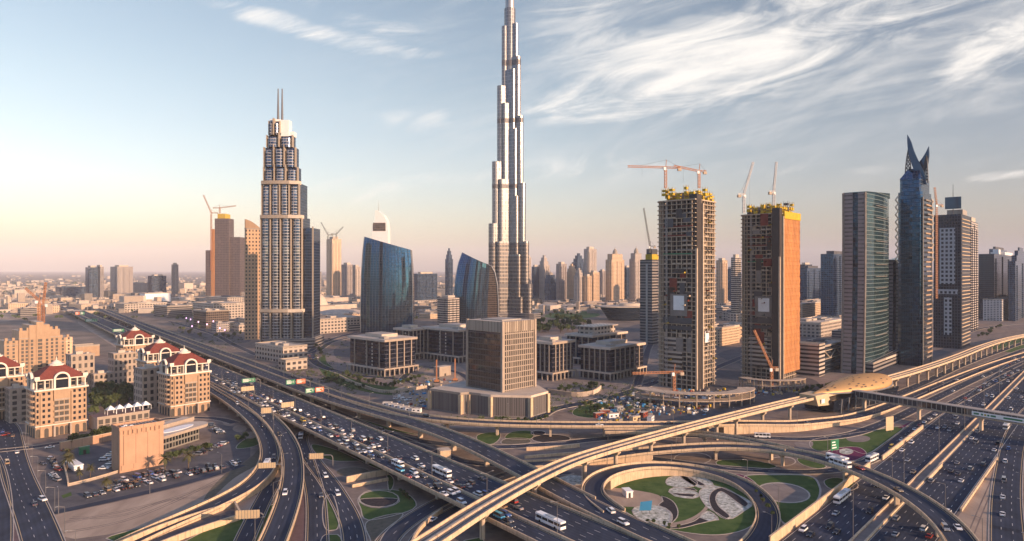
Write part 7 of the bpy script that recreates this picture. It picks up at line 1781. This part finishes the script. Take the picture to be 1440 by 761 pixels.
# works yard and site clutter
def box_thing(name, label, cat, px, py, lx, ly, h, m, a=GR, group=None, lid=True):
    r = thing(name, label, cat, G(px, py), a, group); mb = MB(); mb.box(-lx / 2, lx / 2, -ly / 2, ly / 2, .05, h); mb.build('wall', MT[m], r)
    if lid: mb = MB(); mb.box(-lx / 2 - .1, lx / 2 + .1, -ly / 2 - .1, ly / 2 + .1, h, h + .15); mb.build('roof', MT['roof_beige'], r)
    n = max(1, int(lx / 3))
    for i in range(n): add_window(r, -lx / 2 + (i + .5) * lx / n, h * .4, lx / n * .4, h * .3, face=-ly / 2 - .03)
    return r
for i, (x, y) in enumerate(((545, 571), (553, 573), (561, 575), (569, 577), (577, 579), (586, 580))): box_thing('site_cabin', 'white site cabin in the row behind the upper highway parapet', 'cabin', x, y, 6.5, 2.8, 3, 'white', radians(-12), 'white site cabins behind the upper highway')
for i, (x, y, m, l) in enumerate(((850, 583, 'dirt_red', 'red roofed'), (862, 588, 'white', 'white'), (842, 587, 'dirt_red', 'second red roofed'), (893, 592, 'sign_back', 'tan'), (870, 578, 'car_silver', 'silver'), (905, 586, 'dirt_red', 'small red'), (915, 592, 'white', 'small white'))):
    box_thing('site_cabin', l + ' site container on the building site behind the level flyover', 'container', x, y, 7, 3, 3.2, m, radians(10 + 9 * i))
q = random.Random(5)
mats_ = ['concrete', 'steel', 'dirt_red', 'sign_back', 'white', 'steel_dark', 'sign_blue', 'concrete_dark', 'form_yellow', 'roof_grey']
mb = MB()
for _ in range(900):
    z = q.random()
    if z < .6: x, y = q.uniform(885, 1130), q.uniform(548, 584)
    elif z < .8: x, y = q.uniform(560, 640), q.uniform(535, 575)
    else: x, y = q.uniform(840, 900), q.uniform(560, 594)
    if not (x > 1000 and y > 566 - (x - 1000) * .11): p = G(x, y); mb.obox((p.x, p.y), q.uniform(.5, 3.4), q.uniform(.4, 2), .02, q.uniform(.3, 1.9), q.uniform(0, 3), q.randrange(len(mats_)))
tag(mb.build('building_rubble', [MT[k] for k in mats_]), kind='stuff')
for x, y, l in ((614, 538, 'left orange boom post'), (640, 536, 'right orange boom post')):
    r = thing('pile_rig', l + ' standing on the works yard left of the bronze cube', 'drilling rig', G(x, y)); mb = MB()
    mb.box(-2, 2, -1.4, 1.4, .4, 2.6); mb.build('cab', MT['crane_orange'], r); mb = MB(); mb.box(-.5, .5, -.5, .5, 2.6, 20); mb.build('boom', MT['crane_orange'], r); mb = MB(); mb.box(-2.4, 2.4, -1.7, -.9, 0, .8); mb.build('track', MT['tyre'], r); mb = MB(); mb.box(-2.4, 2.4, .9, 1.7, 0, .8); mb.build('track', MT['tyre'], r)
shed('small sand coloured portal building on the works yard', 612, 618, 634, 530, 517, 'stucco_pale', depth=8)
block('transformer_house', 'low sunlit flat building on the sand beyond the hotels', 'building', 96, 106, 140, 503, 488, ['stucco'], depth=18, plant=False)
# the far city: thousands of small roofs that read as one sprawl, and a shallow range of bigger blocks
mb = MB(); q = random.Random(8)
for _ in range(5200):
    y = 1700 * (1 / (1 - q.random() * .86)) ** .9 if q.random() < .6 else q.uniform(1500, 3800); x = q.uniform(-.82, .82) * y
    s = q.choice((10, 14, 20, 30, 45)); h = q.choice((5, 6, 7, 8, 10, 14)) * (1 if q.random() < .93 else 2.2)
    mb.obox((x, y), s * q.uniform(.6, 1.3), s * q.uniform(.6, 1.2), 0, h, q.choice((GR, GR, .3, -.4)), q.randrange(4))
tag(mb.build('far_district', [MT['stucco_pale'], MT['concrete'], MT['roof_beige'], MT['concrete_dark']]), kind='stuff')
for o in list(bpy.data.objects):
    pass
mb = MB()
for _ in range(1500):
    y = q.uniform(1300, 5200); x = q.uniform(-.8, .8) * y; p = Vector((x, y, q.uniform(1, 5)))
    for k in range(5):
        a = Vector((q.gauss(0, 1), q.gauss(0, 1), q.gauss(0, 1))).normalized() * q.uniform(2, 5); b = a.orthogonal().normalized() * q.uniform(2, 4); c = p + Vector((q.uniform(-8, 8), q.uniform(-8, 8), 1)); mb.face([c - a, c - b, c + a, c + b])
tag(mb.build('far_trees', MT['leaf']), kind='stuff')
GB = 'low buildings round the downtown towers'
kk = 0
for (x0, x1, y0, y1, n) in ((250, 500, 424, 470, 34), (590, 660, 416, 452, 16), (760, 905, 424, 436, 20), (1010, 1190, 424, 480, 24), (1365, 1440, 426, 448, 12), (0, 110, 424, 450, 12)):
    for _ in range(n):
        x, y = q.uniform(x0, x1), q.uniform(y0, y1); Y_ = H * F / (y - HY); w = q.uniform(14, 42); h = q.uniform(6, 18)
        r = thing('low_building', 'low flat roofed building among the crowd of similar ones round the downtown towers', 'building', G(x, y), GR, GB)
        m = q.choice(('shop', 'stripe_dark', 'res_b', 'res_gold', 'stripe')); mb = MB(); d = w * q.uniform(.5, 1.1); mb.box(0, w, 0, d, 0, h, 0, 1); mb.build('wall', [FC[m], MT[q.choice(('roof_beige', 'roof_grey', 'roof_dark', 'stone'))]], r)
        mb = MB(); mb.box(w * .2, w * .5, d * .2, d * .6, h, h + 2.5); mb.build('roof_plant', MT['roof_grey'], r)
mb = MB(); q = random.Random(31)
for (x0, x1, y0, y1, n) in ((430, 620, 478, 556, 260), (770, 910, 540, 580, 150), (240, 350, 446, 490, 160), (1120, 1200, 540, 560, 60), (600, 760, 588, 600, 60), (380, 440, 515, 540, 40)):
    for _ in range(n):
        p = G(q.uniform(x0, x1), q.uniform(y0, y1)); r_ = q.uniform(.5, 1.5)
        for k in range(14):
            d = Vector((q.gauss(0, 1), q.gauss(0, 1), abs(q.gauss(0, .7)))) * r_; a = Vector((q.gauss(0, 1), q.gauss(0, 1), q.gauss(0, 1))).normalized() * .55; b = a.orthogonal().normalized() * .4; c = p + d + Vector((0, 0, .3)); mb.face([c - a, c - b, c + a, c + b])
tag(mb.build('shrubbery', MT['leaf']), kind='stuff')
clean_protos()
# ------------------------------------------------------------------ haze
def build_haze(dens=5.2e-5):
    mb = MB(); mb.box(-27000, 27000, -500, 27000, -3, 860); o = mb.build('haze', bpy.data.materials.new('haze')); tag(o, kind='stuff')
    m = o.data.materials[0]; m.use_nodes = True; t = m.node_tree
    t.nodes.remove(t.nodes['Principled BSDF']); v = t.nodes.new('ShaderNodeVolumePrincipled')
    v.inputs['Color'].default_value = (.92, .91, .98, 1); v.inputs['Density'].default_value = dens; v.inputs['Anisotropy'].default_value = -.2
    t.links.new(v.outputs[0], t.nodes['Material Output'].inputs['Volume'])
build_haze()
